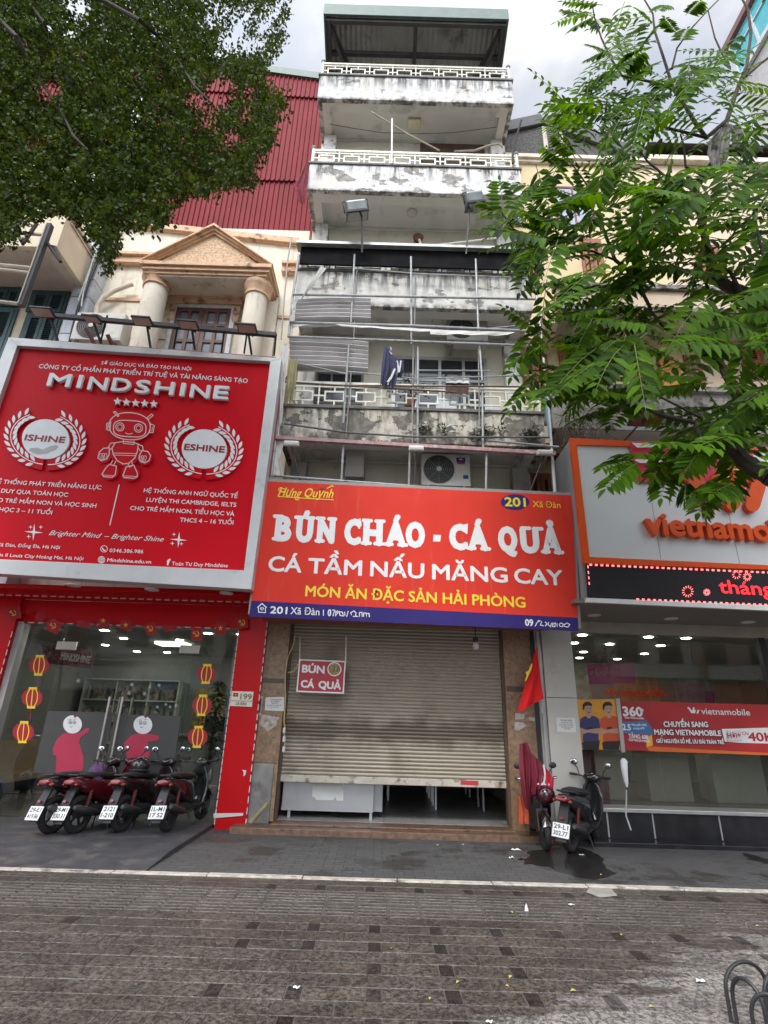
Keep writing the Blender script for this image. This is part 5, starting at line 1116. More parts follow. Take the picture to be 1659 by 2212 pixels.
R1([(690,600),(664,602),(650,626),(664,640),(680,620)], 5); R1([(826,608),(852,620),(856,644),(838,648),(826,630)], 5)
R1([(655,630),(622,632),(596,655),(588,690),(608,706),(640,696),(655,668)], 6, True); R1([(850,646),(884,652),(900,676),(890,706),(864,720),(836,704),(832,676)], 6, True)
for hx, hy in ((620,682),(852,696)):
    for dx in (-16, 0, 16): ring(hx+dx*.7, hy, 9, 20, 3.5, 2, rot=dx*.02)
R1([(694,708),(680,736),(662,728),(676,704)], 5); R1([(764,722),(776,744),(794,734),(788,710)], 5)
R1([(656,728),(698,738),(690,790),(672,804),(622,800),(612,786),(632,752)], 6, True); R1([(616,790),(686,796)], 4)
R1([(756,742),(800,732),(820,776),(822,800),(804,810),(742,806),(736,794)], 6, True); R1([(740,796),(820,800)], 4)
em = build(b, 'robot_emblem', M('emblem_outline', (.72,.50,.50), .5, var=.05), t, recalc=False)
b = MB()
for args in ((776,502,132,90), (746,662,86,76), (622,672,44,48), (864,684,44,48), (656,770,54,48), (780,776,54,50)): b.ell('a8', *args, YL, .001+args[0]*1e-6, th=.03, rot=.06)
build(b, 'emblem_backing', deepred, em)
lettering(t, 'course_lettering', white_l, *[('a8', s, a, c, 25, YL, z_(bold=.014)) for s, a, c in (
    ('HỆ THỐNG PHÁT TRIỂN NĂNG LỰC', (-40,833), (600,872)), ('TƯ DUY QUA TOÁN HỌC', (-60,886), (402,915)), ('CHO TRẺ MẦM NON VÀ HỌC SINH', (-72,942), (570,980)), ('TIỂU HỌC 3 – 11 TUỔI', (-110,994), (308,1020)),
    ('HỆ THỐNG ANH NGỮ QUỐC TẾ', (853,888), (1410,923)), ('LUYỆN THI CAMBRIDGE, IELTS', (868,944), (1402,975)), ('CHO TRẺ MẦM NON, TIỂU HỌC VÀ', (772,993), (1391,1029)), ('THCS 4 – 16 TUỔI', (1068,1063), (1385,1080)))])
lettering(t, 'slogan_lettering', white_l, ('a8','Brighter Mind',(290,1142),(602,1160),30,YL,z_(shear=.4,bold=.0)), ('a8','– Brighter Shine',(618,1161),(972,1181),30,YL,z_(shear=.4,bold=.0)))
lettering(t, 'contact_lettering', white_l, ('a8','199 Xã Đàn, Đống Đa, Hà Nội',(-75,1205),(355,1225),20,YL,z_(bold=.012)), ('a8','Louis II Louis City Hoàng Mai, Hà Nội',(-55,1266),(494,1292),20,YL,z_(bold=.012)), ('a8','0346.386.986',(650,1243),(850,1251),22,YL,z_(bold=.012)), ('a8','Mindshine.edu.vn',(637,1300),(897,1312),22,YL,z_(bold=.02)), ('a8','Toán Tư Duy Mindshine',(1020,1321),(1352,1334),22,YL,z_(bold=.012)), ('a8','f',(989,1320),(1008,1321),38,YL,z_(bold=.05)))
b = MB(); b.line('a8', [(709,843),(653,1084)], 6, YL, .006)
for cx, cy, r_ in ((202,1125,56),(1062,1170,52)):
    for ph_ in (0,): 
        pts = []
        for i in range(8):
            a = -math.pi/2+i*math.pi/4; q = r_ if i % 2 == 0 else r_*.17; pts.append((cx+q*math.cos(a+.08), cy+q*math.sin(a+.08)*.9))
        b.flat('a8', pts, YL, .006)
    for dx, dy in ((-18,-30),(42,-30),(-30,26)) if cx < 600 else ((-28,-32),(-38,22),(16,24)):
        b.flat('a8', star('a8', cx+dx, cy+dy, 14, 4, .25), YL, .007)
b.line('a8', [(619+20*math.cos(i*.2618), 1224+19*math.sin(i*.2618)) for i in range(24)], 3.5, YL, .006, closed=True); b.line('a8', [(610,1216),(611,1226),(620,1234),(628,1232)], 7, YL, .0065)
for rx_ in (20, 11, 3): b.line('a8', [(604+rx_*math.cos(i*.2618), 1289+20*math.sin(i*.2618)) for i in range(24)], 2.5, YL, .006+rx_*1e-5, closed=True)
for dy in (-9, 0, 9): b.line('a8', [(587,1289+dy),(621,1290+dy)], 2.5, YL, .0066)
build(b, 'sign_marks', white_l, t, recalc=False)
# ---------------------------------------------------------------- phone shop sign box
YV = 7.45
t = thing('phone_shop_sign', 'silver sign board with an orange border and raised orange letters', 'shop sign', P('b4', 900, 1090, YV+.1))
orange = M('orange_acrylic', (.68,.085,.012), .3, var=.05, scale=4, coat=.1, spec=.3)
silver = M('silver_panel', (.60,.615,.62), .42, metal=.25, var=.03, scale=1, streak=(.48,.49,.49), samt=.14, sscale=4)
xr1 = 3200
def ln(p, q, x): return (x, p[1]+(q[1]-p[1])*(x-p[0])/(q[0]-p[0]))
oT = [(172,150), ln((172,150),(880,185),xr1), ln((275,1082),(1659,1130),xr1), (275,1082)]
iT = [(222,200), ln((222,200),(610,212),xr1-60), ln((318,1036),(1659,1098),xr1-60), (318,1036)]
b = MB(); framepx(b, 'b4', oT, iT, YV, -.02, .06); build(b, 'border', orange, t)
b = MB(); b.slab('b4', iT, YV, -.02, .03); build(b, 'panel', silver, t)
b = MB()
for a, c in (((764,480),(856,1052)), ((1360,700),(1445,1088))): b.line('b4', [a, c], 4, YV, .0112)
build(b, 'panel_joint', M('joint_grey', (.20,.20,.20), .7), t)
b = MB(); text(b, 'b4', 'vietnamobile', (735,876), (2010,948), 172, YV, .012, th=.10, bold=.035); build(b, 'raised_lettering', orange, t, recalc=False)
b = MB()
def bar_(x0, y0, x1, y1, w_): 
    a, c = Vector((x0,y0)), Vector((x1,y1)); d = (c-a).normalized(); n_ = Vector((-d.y,d.x))*w_/2; ang = math.atan2(d.y, d.x); pts = [a+n_, a-n_]
    for i in range(9): g = ang-math.pi/2+math.pi*i/8; pts.append(c+Vector((math.cos(g), math.sin(g)))*w_/2)
    b.slab('b4', [tuple(p) for p in pts], YV, .012, .10)
bar_(1060,440,1215,652,104); bar_(1270,440,1225,560,90); bar_(1430,420,1365,650,108); bar_(1580,430,1512,658,108)
build(b, 'logo_mark', orange, t)
# body of the sign box with its grey flank
zt_ = P('b4', 172, 150, YV); zb_ = P('b4', 300, 1368, YV)
b = MB(); A0 = P('b4', 176, 156, YV+.02); A1 = P('b4', 278, 1085, YV+.02); A2 = P('b4', 300, 1368, YV+.02)
f = [(A0.x,A0.z),(A1.x,A1.z),(A2.x,A2.z),(9.0,A2.z),(9.0,A0.z)]
b.prism([Vector((x, YV+.06, z)) for x, z in f], (0, 1.0, 0)); build(b, 'box_side', M('flank_grey', (.27,.27,.275), .5, var=.06, dirt=(.32,.27,.27), damt=.3, dscale=1), t)
# red tet banner hung over its top edge
bt = thing('festive_banner', 'crimson festive banner hung over the upper edge of the silver sign', 'banner', P('b4', 1000, 480, YV-.1))
b = cloth('b4', [(622,172),(640,300),(680,476)], [(1500,190),(1560,300),(1640,480)], YV-.03, .012, 5, 10, 40); build(b, 'cloth', M('crimson_banner', (.55,.012,.05), .5, var=.1), bt, smooth=True, recalc=False)
b = MB(); b.flat('b4', [(640,180),(900,190),(900,210),(680,215)], YV-.08, .01); b.flat('b4', [(640,300),(900,310),(905,330),(700,330)], YV-.08, .01); build(b, 'white_band', white_p, bt)
lettering(bt, 'lettering', yellow_p, ('b4','1',(1405,455),(1450,457),85,YV-.09,dict(off=.01,bold=.04)), ('b4','Z',(1345,452),(1390,455),60,YV-.09,dict(off=.01,bold=.04)))
# scrolling LED board below
t = thing('led_ticker', 'black ticker board with glowing red dots and letters under the silver sign', 'led board', P('b4', 900, 1360, YV))
led = M('led_red', (.5,.02,.03), .5, emit=(1,.012,.02), estr=1.6); ledp = M('led_pink', (.6,.1,.1), .5, emit=(1,.16,.16), estr=1.9)
q4 = [(300,1092), ln((300,1092),(1659,1150),xr1), ln((315,1335),(1659,1395),xr1), (318,1335)]
b = MB(); b.slab('b4', q4, YV, -.04, .05); build(b, 'screen', M('screen_black', (.022,.02,.023), .6, spec=.2, var=.1), t)
b = MB(); b.slab('b4', [(298,1337), ln((300,1337),(1659,1393),xr1), ln((300,1369),(1659,1432),xr1), (298,1369)], YV, -.045, .06); build(b, 'lower_trim', whitemetal, t)
b = MB()
x = 322
while x < 2000:
    y = 1090+(x-322)*.0437; b.flat('b4', [(x,y-6),(x+20,y-5),(x+20,y+8),(x,y+7)], YV, .012); x += 41.5
x = 672
while x < 2000:
    y = 1348+(x-672)*.043; b.flat('b4', [(x,y-6),(x+20,y-5),(x+20,y+6),(x,y+5)], YV, .016); x += 41.5
for i, y in enumerate((1106,1148,1188,1230)): b.flat('b4', [(306+i*3,y-10),(314+i*3,y-10),(317+i*3,y+10),(309+i*3,y+10)], YV, .012)
build(b, 'border_dots', ledp, t)
b = MB(); text(b, 'b4', 'tháng', (1297,1300), (1700,1322), 104, YV, .012, bold=.015); text(b, 'b4', 'Tết', (1760,1326), (1980,1336), 104, YV, .012, bold=.015); build(b, 'lettering', led, t, recalc=False)
b = MB()
for cx, cy, r0, r1, n in ((1056,1290,26,44,13), (1198,1296,8,26,12), (1420,1165,18,34,10), (1500,1180,14,32,12)):
    for i in range(n):
        a = 6.283*i/n; b.line('b4', [(cx+r0*math.cos(a), cy+r0*math.sin(a)), (cx+r1*math.cos(a), cy+r1*math.sin(a))], 5, YV, .012+i*1e-5)
build(b, 'firework', ledp, t, recalc=False)
# lamps along the top of the red framed sign
gm = M('gantry_black', (.022,.022,.026), .5, var=.3)
t = thing('lamp_rail', 'black lamp rail on stays along the top of the framed red sign', 'lamp rail', P('a4', 800, 770, YL))
YG = 7.35
b = MB(); b.beam(P('a4', 255, 610, YG), P('a4', 1505, 718, YG), .07, .07); build(b, 'rail', gm, t)
for seg in (((270,615),(315,748)), ((505,635),(550,765)), ((585,610),(545,765)), ((800,660),(820,790)), ((965,680),(945,795)), ((1045,685),(1062,800)), ((1220,700),(1205,815)), ((1345,705),(1328,820)), ((1352,705),(1370,825)), ((1503,715),(1492,832))):
    b = MB(); b.beam(P('a4', *seg[0], YG), P('a4', *seg[1], YL), .03, .03); build(b, 'stay', gm, t)
for seg in (((465,680),(515,765)), ((585,715),(610,770))):
    b = MB(); b.beam(P('a4', *seg[0], YG+.3), P('a4', *seg[1], YL+.2), .05, .05); build(b, 'stay', M('rusty_stay', (.12,.04,.03), .7), t)
labs = ['floodlight with a tan lens at the outer end of the lamp rail by the shutters', 'thin floodlight seen edge on above the white air conditioner', 'floodlight on the lamp rail in front of the first round column', 'floodlight on the lamp rail in front of the brown window', 'pink lensed floodlight nearest the pipe frame on the lamp rail']
for i, (x, y, w_, tl) in enumerate(((232,592,.30,-.22), (500,628,.22,.1), (775,640,.26,-.12), (1025,660,.26,-.1), (1345,680,.26,-.16))):
    c = P('a4', x, y, YG-.15); f = thing('floodlight', labs[i], 'floodlight', c, 'floodlights along the framed red sign'); R0 = Matrix.Rotation(tl, 3, 'X') @ Matrix.Rotation(.06, 3, 'Y')
    b = MB(); b.obb(c, R0@Vector((w_*.62,0,0)), R0@Vector((0,.10,0)), R0@Vector((0,0,.018))); build(b, 'housing', gm, f, bevel=.006)
    b = MB(); b.obb(c+R0@Vector((0,0,-.0205)), R0@Vector((w_*.55,0,0)), R0@Vector((0,.08,0)), R0@Vector((0,0,.002))); build(b, 'lens', M('tan_lens', (.42,.30,.25), .2), f)
    b = MB(); b.tube([c+R0@Vector((0,.1,.02)), c+R0@Vector((.05,.2,.03)), P('a4', x+40, y+22, YG)], .016, 6); build(b, 'bracket', gm, f)
c = P('b4', 740, -8, 7.0); f = thing('floodlight', 'floodlight with a dark red lens on a rod above the silver sign', 'floodlight', c)
b = MB(); b.obb(c, (.22,0,0), (0,.15,-.05), (0,.007,.02)); build(b, 'housing', gm, f, bevel=.006)
b = MB(); b.obb(c+Vector((0,-.008,-.023)), (.19,0,0), (0,.12,-.04), (0,.0007,.002)); build(b, 'lens', M('dark_red_lens', (.16,.03,.04), .25), f)
b = MB(); b.tube([c, P('b4', 585, 160, YV)], .014, 6); build(b, 'arm', gm, f)
# ================================================================ red shop front
redp = M('red_cladding_gloss', (.50,.004,.008), .3, spec=.2, var=.05, scale=1)
glass = glassmat('shop_glass', (.82,.85,.83), 1.5, 2.3)
W_ = thing('red_shopfront', 'glossy red shop front with frameless glass doors under the framed sign', 'shop front', (-4.2, 8.9, 0))
YD = 8.93
zs = 3.2
b = MB(); b.box(-9, -1.9, YL+.36, 8.80, zs, zs+.06); build(b, 'soffit', redp, W_)
zd = P('b1', 750, 408, YD).z
b = MB(); b.box(-9, -1.9, 8.80, 8.90, zd+.02, zs-.003); build(b, 'fascia', redp, W_)
px0, px1 = P('b1', 1392, 700, 8.8).x, P('b1', 1560, 700, 8.8).x
b = MB(); b.box(px0, px1, 8.72, 8.98, -.02, zd+.6); build(b, 'pillar', redp, W_, bevel=.004)
lx0, lx1 = P('b1', 60, 560, 8.8).x-.5, P('b1', 98, 420, 8.8).x
b = MB(); b.box(-9, lx1, 8.72, 8.98, -.02, zs); build(b, 'pillar', redp, W_, bevel=.004)
b = MB(); b.box(lx1, lx1+.10, 8.80, 8.98, 0, zd); build(b, 'steel_jamb', alu, W_)
# dashed marker tape along the edges
b = MB()
def dashes(p, q, l, g, wd, Y):
    p, q = Vector(p), Vector(q); d = q-p; n = int(d.length/(l+g)); d.normalize()
    for i in range(n): b.beam(p+d*i*(l+g), p+d*(i*(l+g)+l), wd, .004, (0,1,0))
dashes((lx1, 8.795, zd+.012), (px0, 8.795, zd+.012), .09, .07, .018, 0)
dashes((-8.5, YL+.9, zs-.004), (-1.95, YL+.9, zs-.004), .09, .05, .02, 0)
dashes((px0-.001, 8.715, 0.05), (px0-.001, 8.715, zd), .09, .02, .012, 0); dashes((px1, 8.716, .05), (px1, 8.716, zd+.3), .09, .05, .014, 0); dashes((lx1+.001, 8.715, .05), (lx1+.001, 8.715, zd), .09, .05, .014, 0)
build(b, 'led_strip', M('strip_white', (.62,.55,.53), .5), W_)
dl = M('downlight_white', (.6,.58,.56), .4)
for x, y in ((435,155),(902,181),(1345,202)):
    p = atz(*D('b1', x, y), zs); b = MB(); b.lathe([(.05,.0),(.10,0),(.10,-.012),(.075,-.014),(.06,-.006)], (p.x, p.y, zs-.001), 20); build(b, 'downlight', dl, W_, smooth=True)
# glass wall and doors
gz1 = zd-.005
b = MB()
gx_ = [P('b1', x, y, YD).x for x, y in ((135,560),(372,520),(755,530),(1145,540),(1390,560))]
for i in range(4): b.box(gx_[i]+.006, gx_[i+1]-.006, YD, YD+.012, .03, gz1 if i in (0,3) else 2.32)
b.box(gx_[1]+.006, gx_[3]-.006, YD, YD+.012, 2.335, gz1); build(b, 'glass_pane', glass, W_)
st = M('brushed_steel', (.50,.47,.42), .3, metal=.8, var=.05)
for x, y in ((395,518),(1125,540)):
    p = P('b1', x, y, YD); b = MB(); b.box(p.x-.16, p.x+.16, YD-.012, YD+.024, p.z-.06, p.z+.07); build(b, 'patch_fitting', st, W_, bevel=.004)
for dx, xx in ((0,(655,575)), (1,(735,650))):
    a, c = P('b1', xx[0], 820, YD-.06), P('b1', xx[1], 1225, YD-.06)
    h = None
    b = MB(); xm_ = (a.x+c.x)/2; b.tube([(xm_, YD-.07, c.z), (xm_, YD-.07, a.z)], .02, 10); b.tube([(xm_+.09, YD+.08, c.z), (xm_+.09, YD+.08, a.z)], .02, 10); h = build(b, 'door_handle', st, W_, smooth=True)
    b = MB()
    for zz_ in (c.z+.14, a.z-.14): b.tube([(xm_, YD-.07, zz_), (xm_, YD, zz_)], .012, 8)
    build(b, 'standoff', st, h, smooth=True)
b = MB(); b.box(lx1, px0, YD-.03, YD+.05, -.01, .028); build(b, 'door_sill', M('dark_granite', (.04,.04,.042), .3, var=.2), W_)
# frosted lower film on the two leaves
film = M('grey_film', (.062,.062,.06), .5, var=.1, scale=3)
b = MB(); zf0, zf1 = P('b1', 600, 1283, YD).z, P('b1', 600, 912, YD).z
b.box(gx_[1]+.02, gx_[2]-.02, YD-.004, YD-.0015, zf0, zf1); b.box(gx_[2]+.02, gx_[3]-.02, YD-.004, YD-.0015, zf0, zf1-.02); build(b, 'grey_film', film, W_)
# room behind
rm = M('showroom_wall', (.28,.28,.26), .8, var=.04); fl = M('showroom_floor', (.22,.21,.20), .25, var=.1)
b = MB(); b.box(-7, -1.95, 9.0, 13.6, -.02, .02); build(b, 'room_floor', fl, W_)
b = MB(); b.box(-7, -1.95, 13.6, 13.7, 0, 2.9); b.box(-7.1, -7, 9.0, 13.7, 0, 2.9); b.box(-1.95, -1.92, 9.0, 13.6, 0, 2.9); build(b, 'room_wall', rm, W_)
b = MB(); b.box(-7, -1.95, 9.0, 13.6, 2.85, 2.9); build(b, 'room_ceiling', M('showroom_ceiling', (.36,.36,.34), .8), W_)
lamp_e = M('lit_lamp', (.9,.9,.85), .5, emit=(1,.97,.90), estr=36)
k_ = 0
for yy in (9.6, 10.6, 11.8, 12.9):
    for xx in (-5.8, -4.9, -4.0, -3.1, -2.4):
        if (k_*7) % 3 != 2:
            b = MB(); b.lathe([(.02,0),(.07,0),(.07,-.008),(.02,-.008)], (xx+.12*math.sin(k_*3), yy, 2.849), 16); build(b, 'ceiling_downlight', lamp_e, W_)
        k_ += 1
b = MB(); b.box(-4.5, -3.9, 10.9, 11.3, 2.80, 2.848); build(b, 'ceiling_panel_light', M('panel_light', (.9,.9,.8), .5, emit=(.95,1,.85), estr=4), W_)
# reception desk, shelf and plant inside
t = thing('display_shelf', 'lit display shelf with stacked books behind the glass door', 'shelf', (-5.6, 13.2, .02))
b = MB(); b.box(-6.8, -4.6, 13.2, 13.58, .02, 2.2); build(b, 'back', M('shelf_green', (.30,.40,.36), .5), t)
b = MB()
for z in (.4, .85, 1.3, 1.75, 2.2): b.box(-6.8, -4.6, 12.95, 13.199, z, z+.03)
for x in (-6.8, -6.05, -5.3, -4.63): b.box(x, x+.03, 12.96, 13.198, .02, 2.19)
build(b, 'shelf_board', whitemetal, t)
b = MB()
for z in (.43, .88, 1.33, 1.78):
    x = -6.7
    while x < -4.75:
        w0 = random.uniform(.03,.07); b.box(x, x+w0, 13.0, 13.15, z, z+random.uniform(.2,.32)); x += w0+.004+(random.random() < .2)*.12
build(b, 'books', M('mixed_books', (.30,.26,.22), .6, var=.9, scale=9), t)
t = thing('reception_desk', 'grey reception desk inside the red shop', 'desk', (-3.4, 11.6, .02))
b = MB(); b.box(-4.3, -2.5, 11.4, 11.5, .02, 1.1); b.box(-4.3, -2.5, 11.5, 12.0, .9, .94); b.box(-4.35, -2.45, 11.3, 11.6, 1.1, 1.14); build(b, 'counter', M('desk_grey', (.22,.22,.21), .5), t)
b = MB(); b.box(-3.5, -3.1, 11.62, 11.65, 1.2, 1.48); b.box(-3.33, -3.27, 11.65, 11.68, 1.14, 1.25); build(b, 'monitor', black_m, t)
t = thing('indoor_tree', 'dark bushy tree in a pot inside the red shop', 'plant', (-2.9, 10.2, .02))
b = MB(); b.lathe([(.15,0),(.2,.35),(.18,.36)], (-2.9,10.2,.02), 16); build(b, 'pot', whitemetal, t, smooth=True)
b = MB(); b.tube([(-2.9,10.2,.3),(-2.9,10.2,1.6)], .03, 8); build(b, 'trunk', brown_wood, t)
b = MB()
for i in range(420):
    zz_ = random.uniform(.8,2.1); r_ = .6*(2.2-zz_)/1.4; a = random.uniform(0,6.28); c = Vector((-2.9+r_*math.cos(a)*random.random(), 10.2+r_*math.sin(a)*random.random(), zz_)); d = Vector((math.cos(a),math.sin(a),-.3)); s = Vector((-math.sin(a),math.cos(a),0))*.03
    b.add([c, c+d*.08+s, c+d*.17, c+d*.08-s], [(0,1,2,3)])
build(b, 'foliage', M('indoor_leaves', (.02,.05,.02), .5, var=.4, scale=20), t, recalc=False)
t = thing('wall_posters', 'row of faded study posters on the back wall inside the red shop', 'posters', (-3.5, 13.58, 1.2))
for i, (x0_, w0_, col_) in enumerate(((-4.4,.7,(.35,.30,.10)), (-3.6,.55,(.08,.22,.30)), (-2.95,.6,(.40,.12,.10)))):
    b = MB(); b.box(x0_, x0_+w0_, 13.57, 13.598, 1.2, 2.1); build(b, 'poster', M('study_poster_%d' % i, col_, .6, var=.5, scale=9), t)
t = thing('waiting_bench', 'pale bench with two cushions along the side wall inside the red shop', 'bench', (-6.4, 11, .02))
b = MB(); b.box(-6.95, -6.45, 10.0, 12.2, .3, .42); b.box(-6.98, -6.9, 10.0, 12.2, .42, .95); build(b, 'seat', M('bench_wood', (.40,.30,.18), .5), t)
for yy in (10.1, 12.0): b = MB(); b.box(-6.9, -6.5, yy, yy+.1, .02, .3); build(b, 'leg', alu, t)
# stickers on the glass
lant = M('lantern_red', (.36,.008,.025), .6, var=.06); lyel = M('lantern_yellow', (.82,.58,.03), .6, var=.05)
YG_ = YD-.006
ll = ['topmost paper lantern sticker of the column beside the steel jamb', 'middle paper lantern sticker of the column beside the steel jamb', 'lowest paper lantern sticker of the column beside the steel jamb', 'topmost paper lantern sticker of the column beside the red pillar', 'middle paper lantern sticker of the column beside the red pillar', 'lowest paper lantern sticker of the column beside the red pillar']
for i, (x, y, rx, ry) in enumerate(((232,633,60,58),(190,826,62,60),(138,1030,63,62),(1226,684,56,56),(1200,870,57,60),(1174,1058,58,62))):
    t = thing('lantern_sticker', ll[i], 'sticker', P('b1', x, y+ry, YG_), 'red paper lantern stickers on the glass')
    lean = lambda yy: (x-(yy-y)*.10, yy)
    b = MB(); b.ell('b1', x, y, rx, ry*.93, YG_, .0); build(b, 'lantern', lant, t)
    b = MB()
    for yy in (y-ry+3, y+ry-4):
        cx, _ = lean(yy); b.flat('b1', [(cx-25,yy-7),(cx+25,yy-6),(cx+25,yy+8),(cx-25,yy+7)], YG_, .0012)
    for s in (-1, 0, 1):
        pts = [(lean(y+ry*v)[0]+s*rx*.52*math.sqrt(max(0,1-(v*1.02)**2)), y+ry*v) for v in (-.9,-.7,-.45,-.2,0,.2,.45,.7,.9)]; b.line('b1', pts, 6, YG_, .0014+s*.0001)
    build(b, 'ribs', lyel, t, recalc=False)
    if i not in (2,5):
        b = MB(); b.line('b1', [lean(y+ry+6), (lean(y+ry+70)[0], y+ry+70)], 4, YG_, .0008); build(b, 'string', lant, t)
pinkd = M('dress_pink', (.44,.03,.075), .6, var=.07, scale=3); facew = M('sticker_white', (.72,.72,.74), .6); pen = M('pen_grey', (.10,.10,.11), .6)
YF_ = YD-.009
for i, (ox, oy, body, lab) in enumerate(((0,0,[(405,1030),(470,1035),(515,1004),(532,1012),(525,1028),(478,1062),(470,1090),(485,1140),(498,1180),(494,1250),(470,1276),(330,1270),(336,1170),(316,1165),(314,1130),(335,1078),(370,1042)],'cut out red figure with white round head on the glass leaf beside the jamb'),
    (418,3,[(395,1035),(470,1038),(518,1048),(525,1046),(527,1068),(515,1075),(460,1085),(470,1130),(473,1170),(420,1210),(390,1276),(330,1280),(336,1170),(328,1145),(314,1142),(322,1090),(355,1050)],'cut out red figure with white round head on the leaf behind the black scooters'))):
    t = thing('figure_sticker', lab, 'sticker', P('b1', 420+ox, 1280, YF_), 'red figure stickers on the glass doors')
    b = MB(); b.flat('b1', [(x+ox, y+oy) for x, y in body], YF_, 0); build(b, 'robe', pinkd, t)
    b = MB(); b.ell('b1', 431+ox, 984+oy, 56, 54, YF_, .002); build(b, 'head', facew, t)
    b = MB()
    for ex_ in (418, 442): b.line('b1', [(ex_+ox+9*math.cos(g*.5236), 972+oy+10*math.sin(g*.5236)) for g in range(12)], 3, YF_, .003+ex_*1e-6, closed=True); b.ell('b1', ex_+ox+1, 973+oy, 4, 4, YF_, .0033)
    b.line('b1', [(408+ox,958+oy),(418+ox,953+oy),(426+ox,957+oy)], 2.5, YF_, .0031); b.line('b1', [(436+ox,955+oy),(446+ox,951+oy),(454+ox,956+oy)], 2.5, YF_, .0031); b.line('b1', [(414+ox,994+oy),(422+ox,1001+oy),(432+ox,996+oy)], 3, YF_, .0031)
    build(b, 'face', pen, t, recalc=False)
    b = MB(); b.flat('b1', [(438+ox,934+oy),(446+ox,927+oy),(456+ox,936+oy),(450+ox,944+oy),(442+ox,943+oy)], YF_, .003); build(b, 'topknot', lant, t)
# snowflakes and faint shop lettering on the glass
b = MB()
for x, y, r in ((785,748,14),(766,797,13),(858,801,14),(890,762,9),(945,752,10),(1045,872,12),(1010,880,8),(935,880,9),(985,865,10),(465,725,16)):
    for k in range(3):
        a = k*math.pi/3+.2; b.line('b1', [(x-r*math.cos(a), y-r*math.sin(a)), (x+r*math.cos(a), y+r*math.sin(a))], 3, YD, .003+k*.0003)
tag(build(b, 'snowflake_stickers', M('frost_white', (.42,.44,.46), .6), loc=P('b1',785,800,YD), recalc=False), 'scatter of small white snowflake stickers on the glass', 'stickers')
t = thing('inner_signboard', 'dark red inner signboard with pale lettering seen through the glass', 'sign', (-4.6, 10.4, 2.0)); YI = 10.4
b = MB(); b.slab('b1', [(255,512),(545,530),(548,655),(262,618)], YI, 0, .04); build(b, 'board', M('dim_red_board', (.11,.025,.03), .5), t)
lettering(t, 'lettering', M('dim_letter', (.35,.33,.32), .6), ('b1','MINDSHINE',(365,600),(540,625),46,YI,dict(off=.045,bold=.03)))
# string of little party and national flags
t = thing('flag_bunting', 'string of small red flags with yellow emblems across the top of the glass doors', 'bunting', P('b1', 780, 420, 8.62)); YT_ = 8.62
b = MB(); b.tube([P('b1', *q, YT_) for q in ((70,300),(230,345),(420,372),(620,378),(860,398),(1080,402),(1280,360),(1470,322))], .006, 5); build(b, 'string', M('red_string', (.25,.01,.015), .7), t, smooth=True)
fm_ = M('flag_red', (.33,.008,.016), .7, var=.15, scale=9); fy = M('flag_yellow', (.62,.36,.03), .6)
for x, y, w0, h0, rot, kind in ((85,325,82,66,-.15,'h'),(238,345,50,50,.6,''),(322,400,80,78,.45,'h'),(502,388,80,36,.1,''),(618,384,66,48,.1,'s2'),(752,396,68,58,.12,'s'),(896,416,66,66,-.25,'h'),(1012,412,80,34,-.1,''),(1168,448,62,76,.08,'h'),(1312,414,62,78,.1,'s'),(1440,382,68,66,-.15,'h')):
    c_, s_ = math.cos(rot), math.sin(rot); q = lambda u, v: (x+u*c_-v*s_, y+u*s_+v*c_)
    b = MB(); ph_ = random.uniform(0,6)
    def fn(u, v):
        p = q((u-.5)*w0, (v-.5)*h0); w3 = P('b1', p[0], p[1], YT_); return (w3.x, w3.y-.012-.012*math.sin(u*5+ph_), w3.z)
    b.grid(fn, 8, 4); f = build(b, 'flag', fm_, t, smooth=True, recalc=False)
    b = MB()
    if kind[:1] == 's': b.flat('b1', star('b1', x, y-(14 if kind == 's2' else 0), 17, 5, .4), YT_, .03)
    if kind == 'h':
        b.line('b1', [(x+16*math.cos(a), y+15*math.sin(a)) for a in (-1.4,-.8,-.2,.4,1.0,1.6,2.2)], 5, YT_, .03); b.line('b1', [(x-16,y-8),(x+12,y+14)], 5, YT_, .031); b.line('b1', [(x-20,y-2),(x-8,y-14)], 7, YT_, .032)
    if kind: build(b, 'emblem', fy, f, recalc=False)
# ---------------------------------------------------------------- number plate and notices
lz = 8.715
t = thing('house_number_plate', 'white and cream 199 number plate on the red pillar', 'number plate', P('b1', 1435, 880, lz))
b = MB(); b.slab('b1', [(1378,786),(1506,790),(1497,880),(1366,874)], lz, 0, .012); build(b, 'plate', M('plate_cream', (.66,.64,.56), .4), t, bevel=.003)
lettering(t, 'lettering', M('plate_brown', (.24,.15,.03), .5), ('b1','199',(1427,834),(1494,837),34,lz,dict(off=.016,bold=.03)), ('b1','XÃ ĐÀN',(1400,868),(1464,870),17,lz,dict(off=.016,bold=.03)))
b = MB(); b.flat('b1', [(1387,797),(1417,798),(1415,820),(1385,819)], lz, .016); build(b, 'flag_mark', fm_, t); b = MB(); b.flat('b1', star('b1', 1401, 808, 8), lz, .0172); build(b, 'star_mark', fy, t)
b = MB(); b.line('b1', [(1371,843),(1500,847)], 3, lz, .016); build(b, 'rule', M('plate_brown', (.24,.15,.03), .5), t)
paper = M('white_paper', (.62,.62,.61), .7, var=.05); ink = M('ink', (.12,.12,.13), .7)
def notice(k, q4, Y, label, lines, group='paper notices on the pillars'):
    t = thing('paper_notice', label, 'notice', P(k, *q4[3], Y), group); b = MB(); b.flat(k, q4, Y, .004); build(b, 'sheet', paper, t)
    b = MB()
    for s, a, c, cap in lines: text(b, k, s, a, c, cap, Y, .0055, bold=.02)
    if lines: build(b, 'lettering', ink, t, recalc=False)
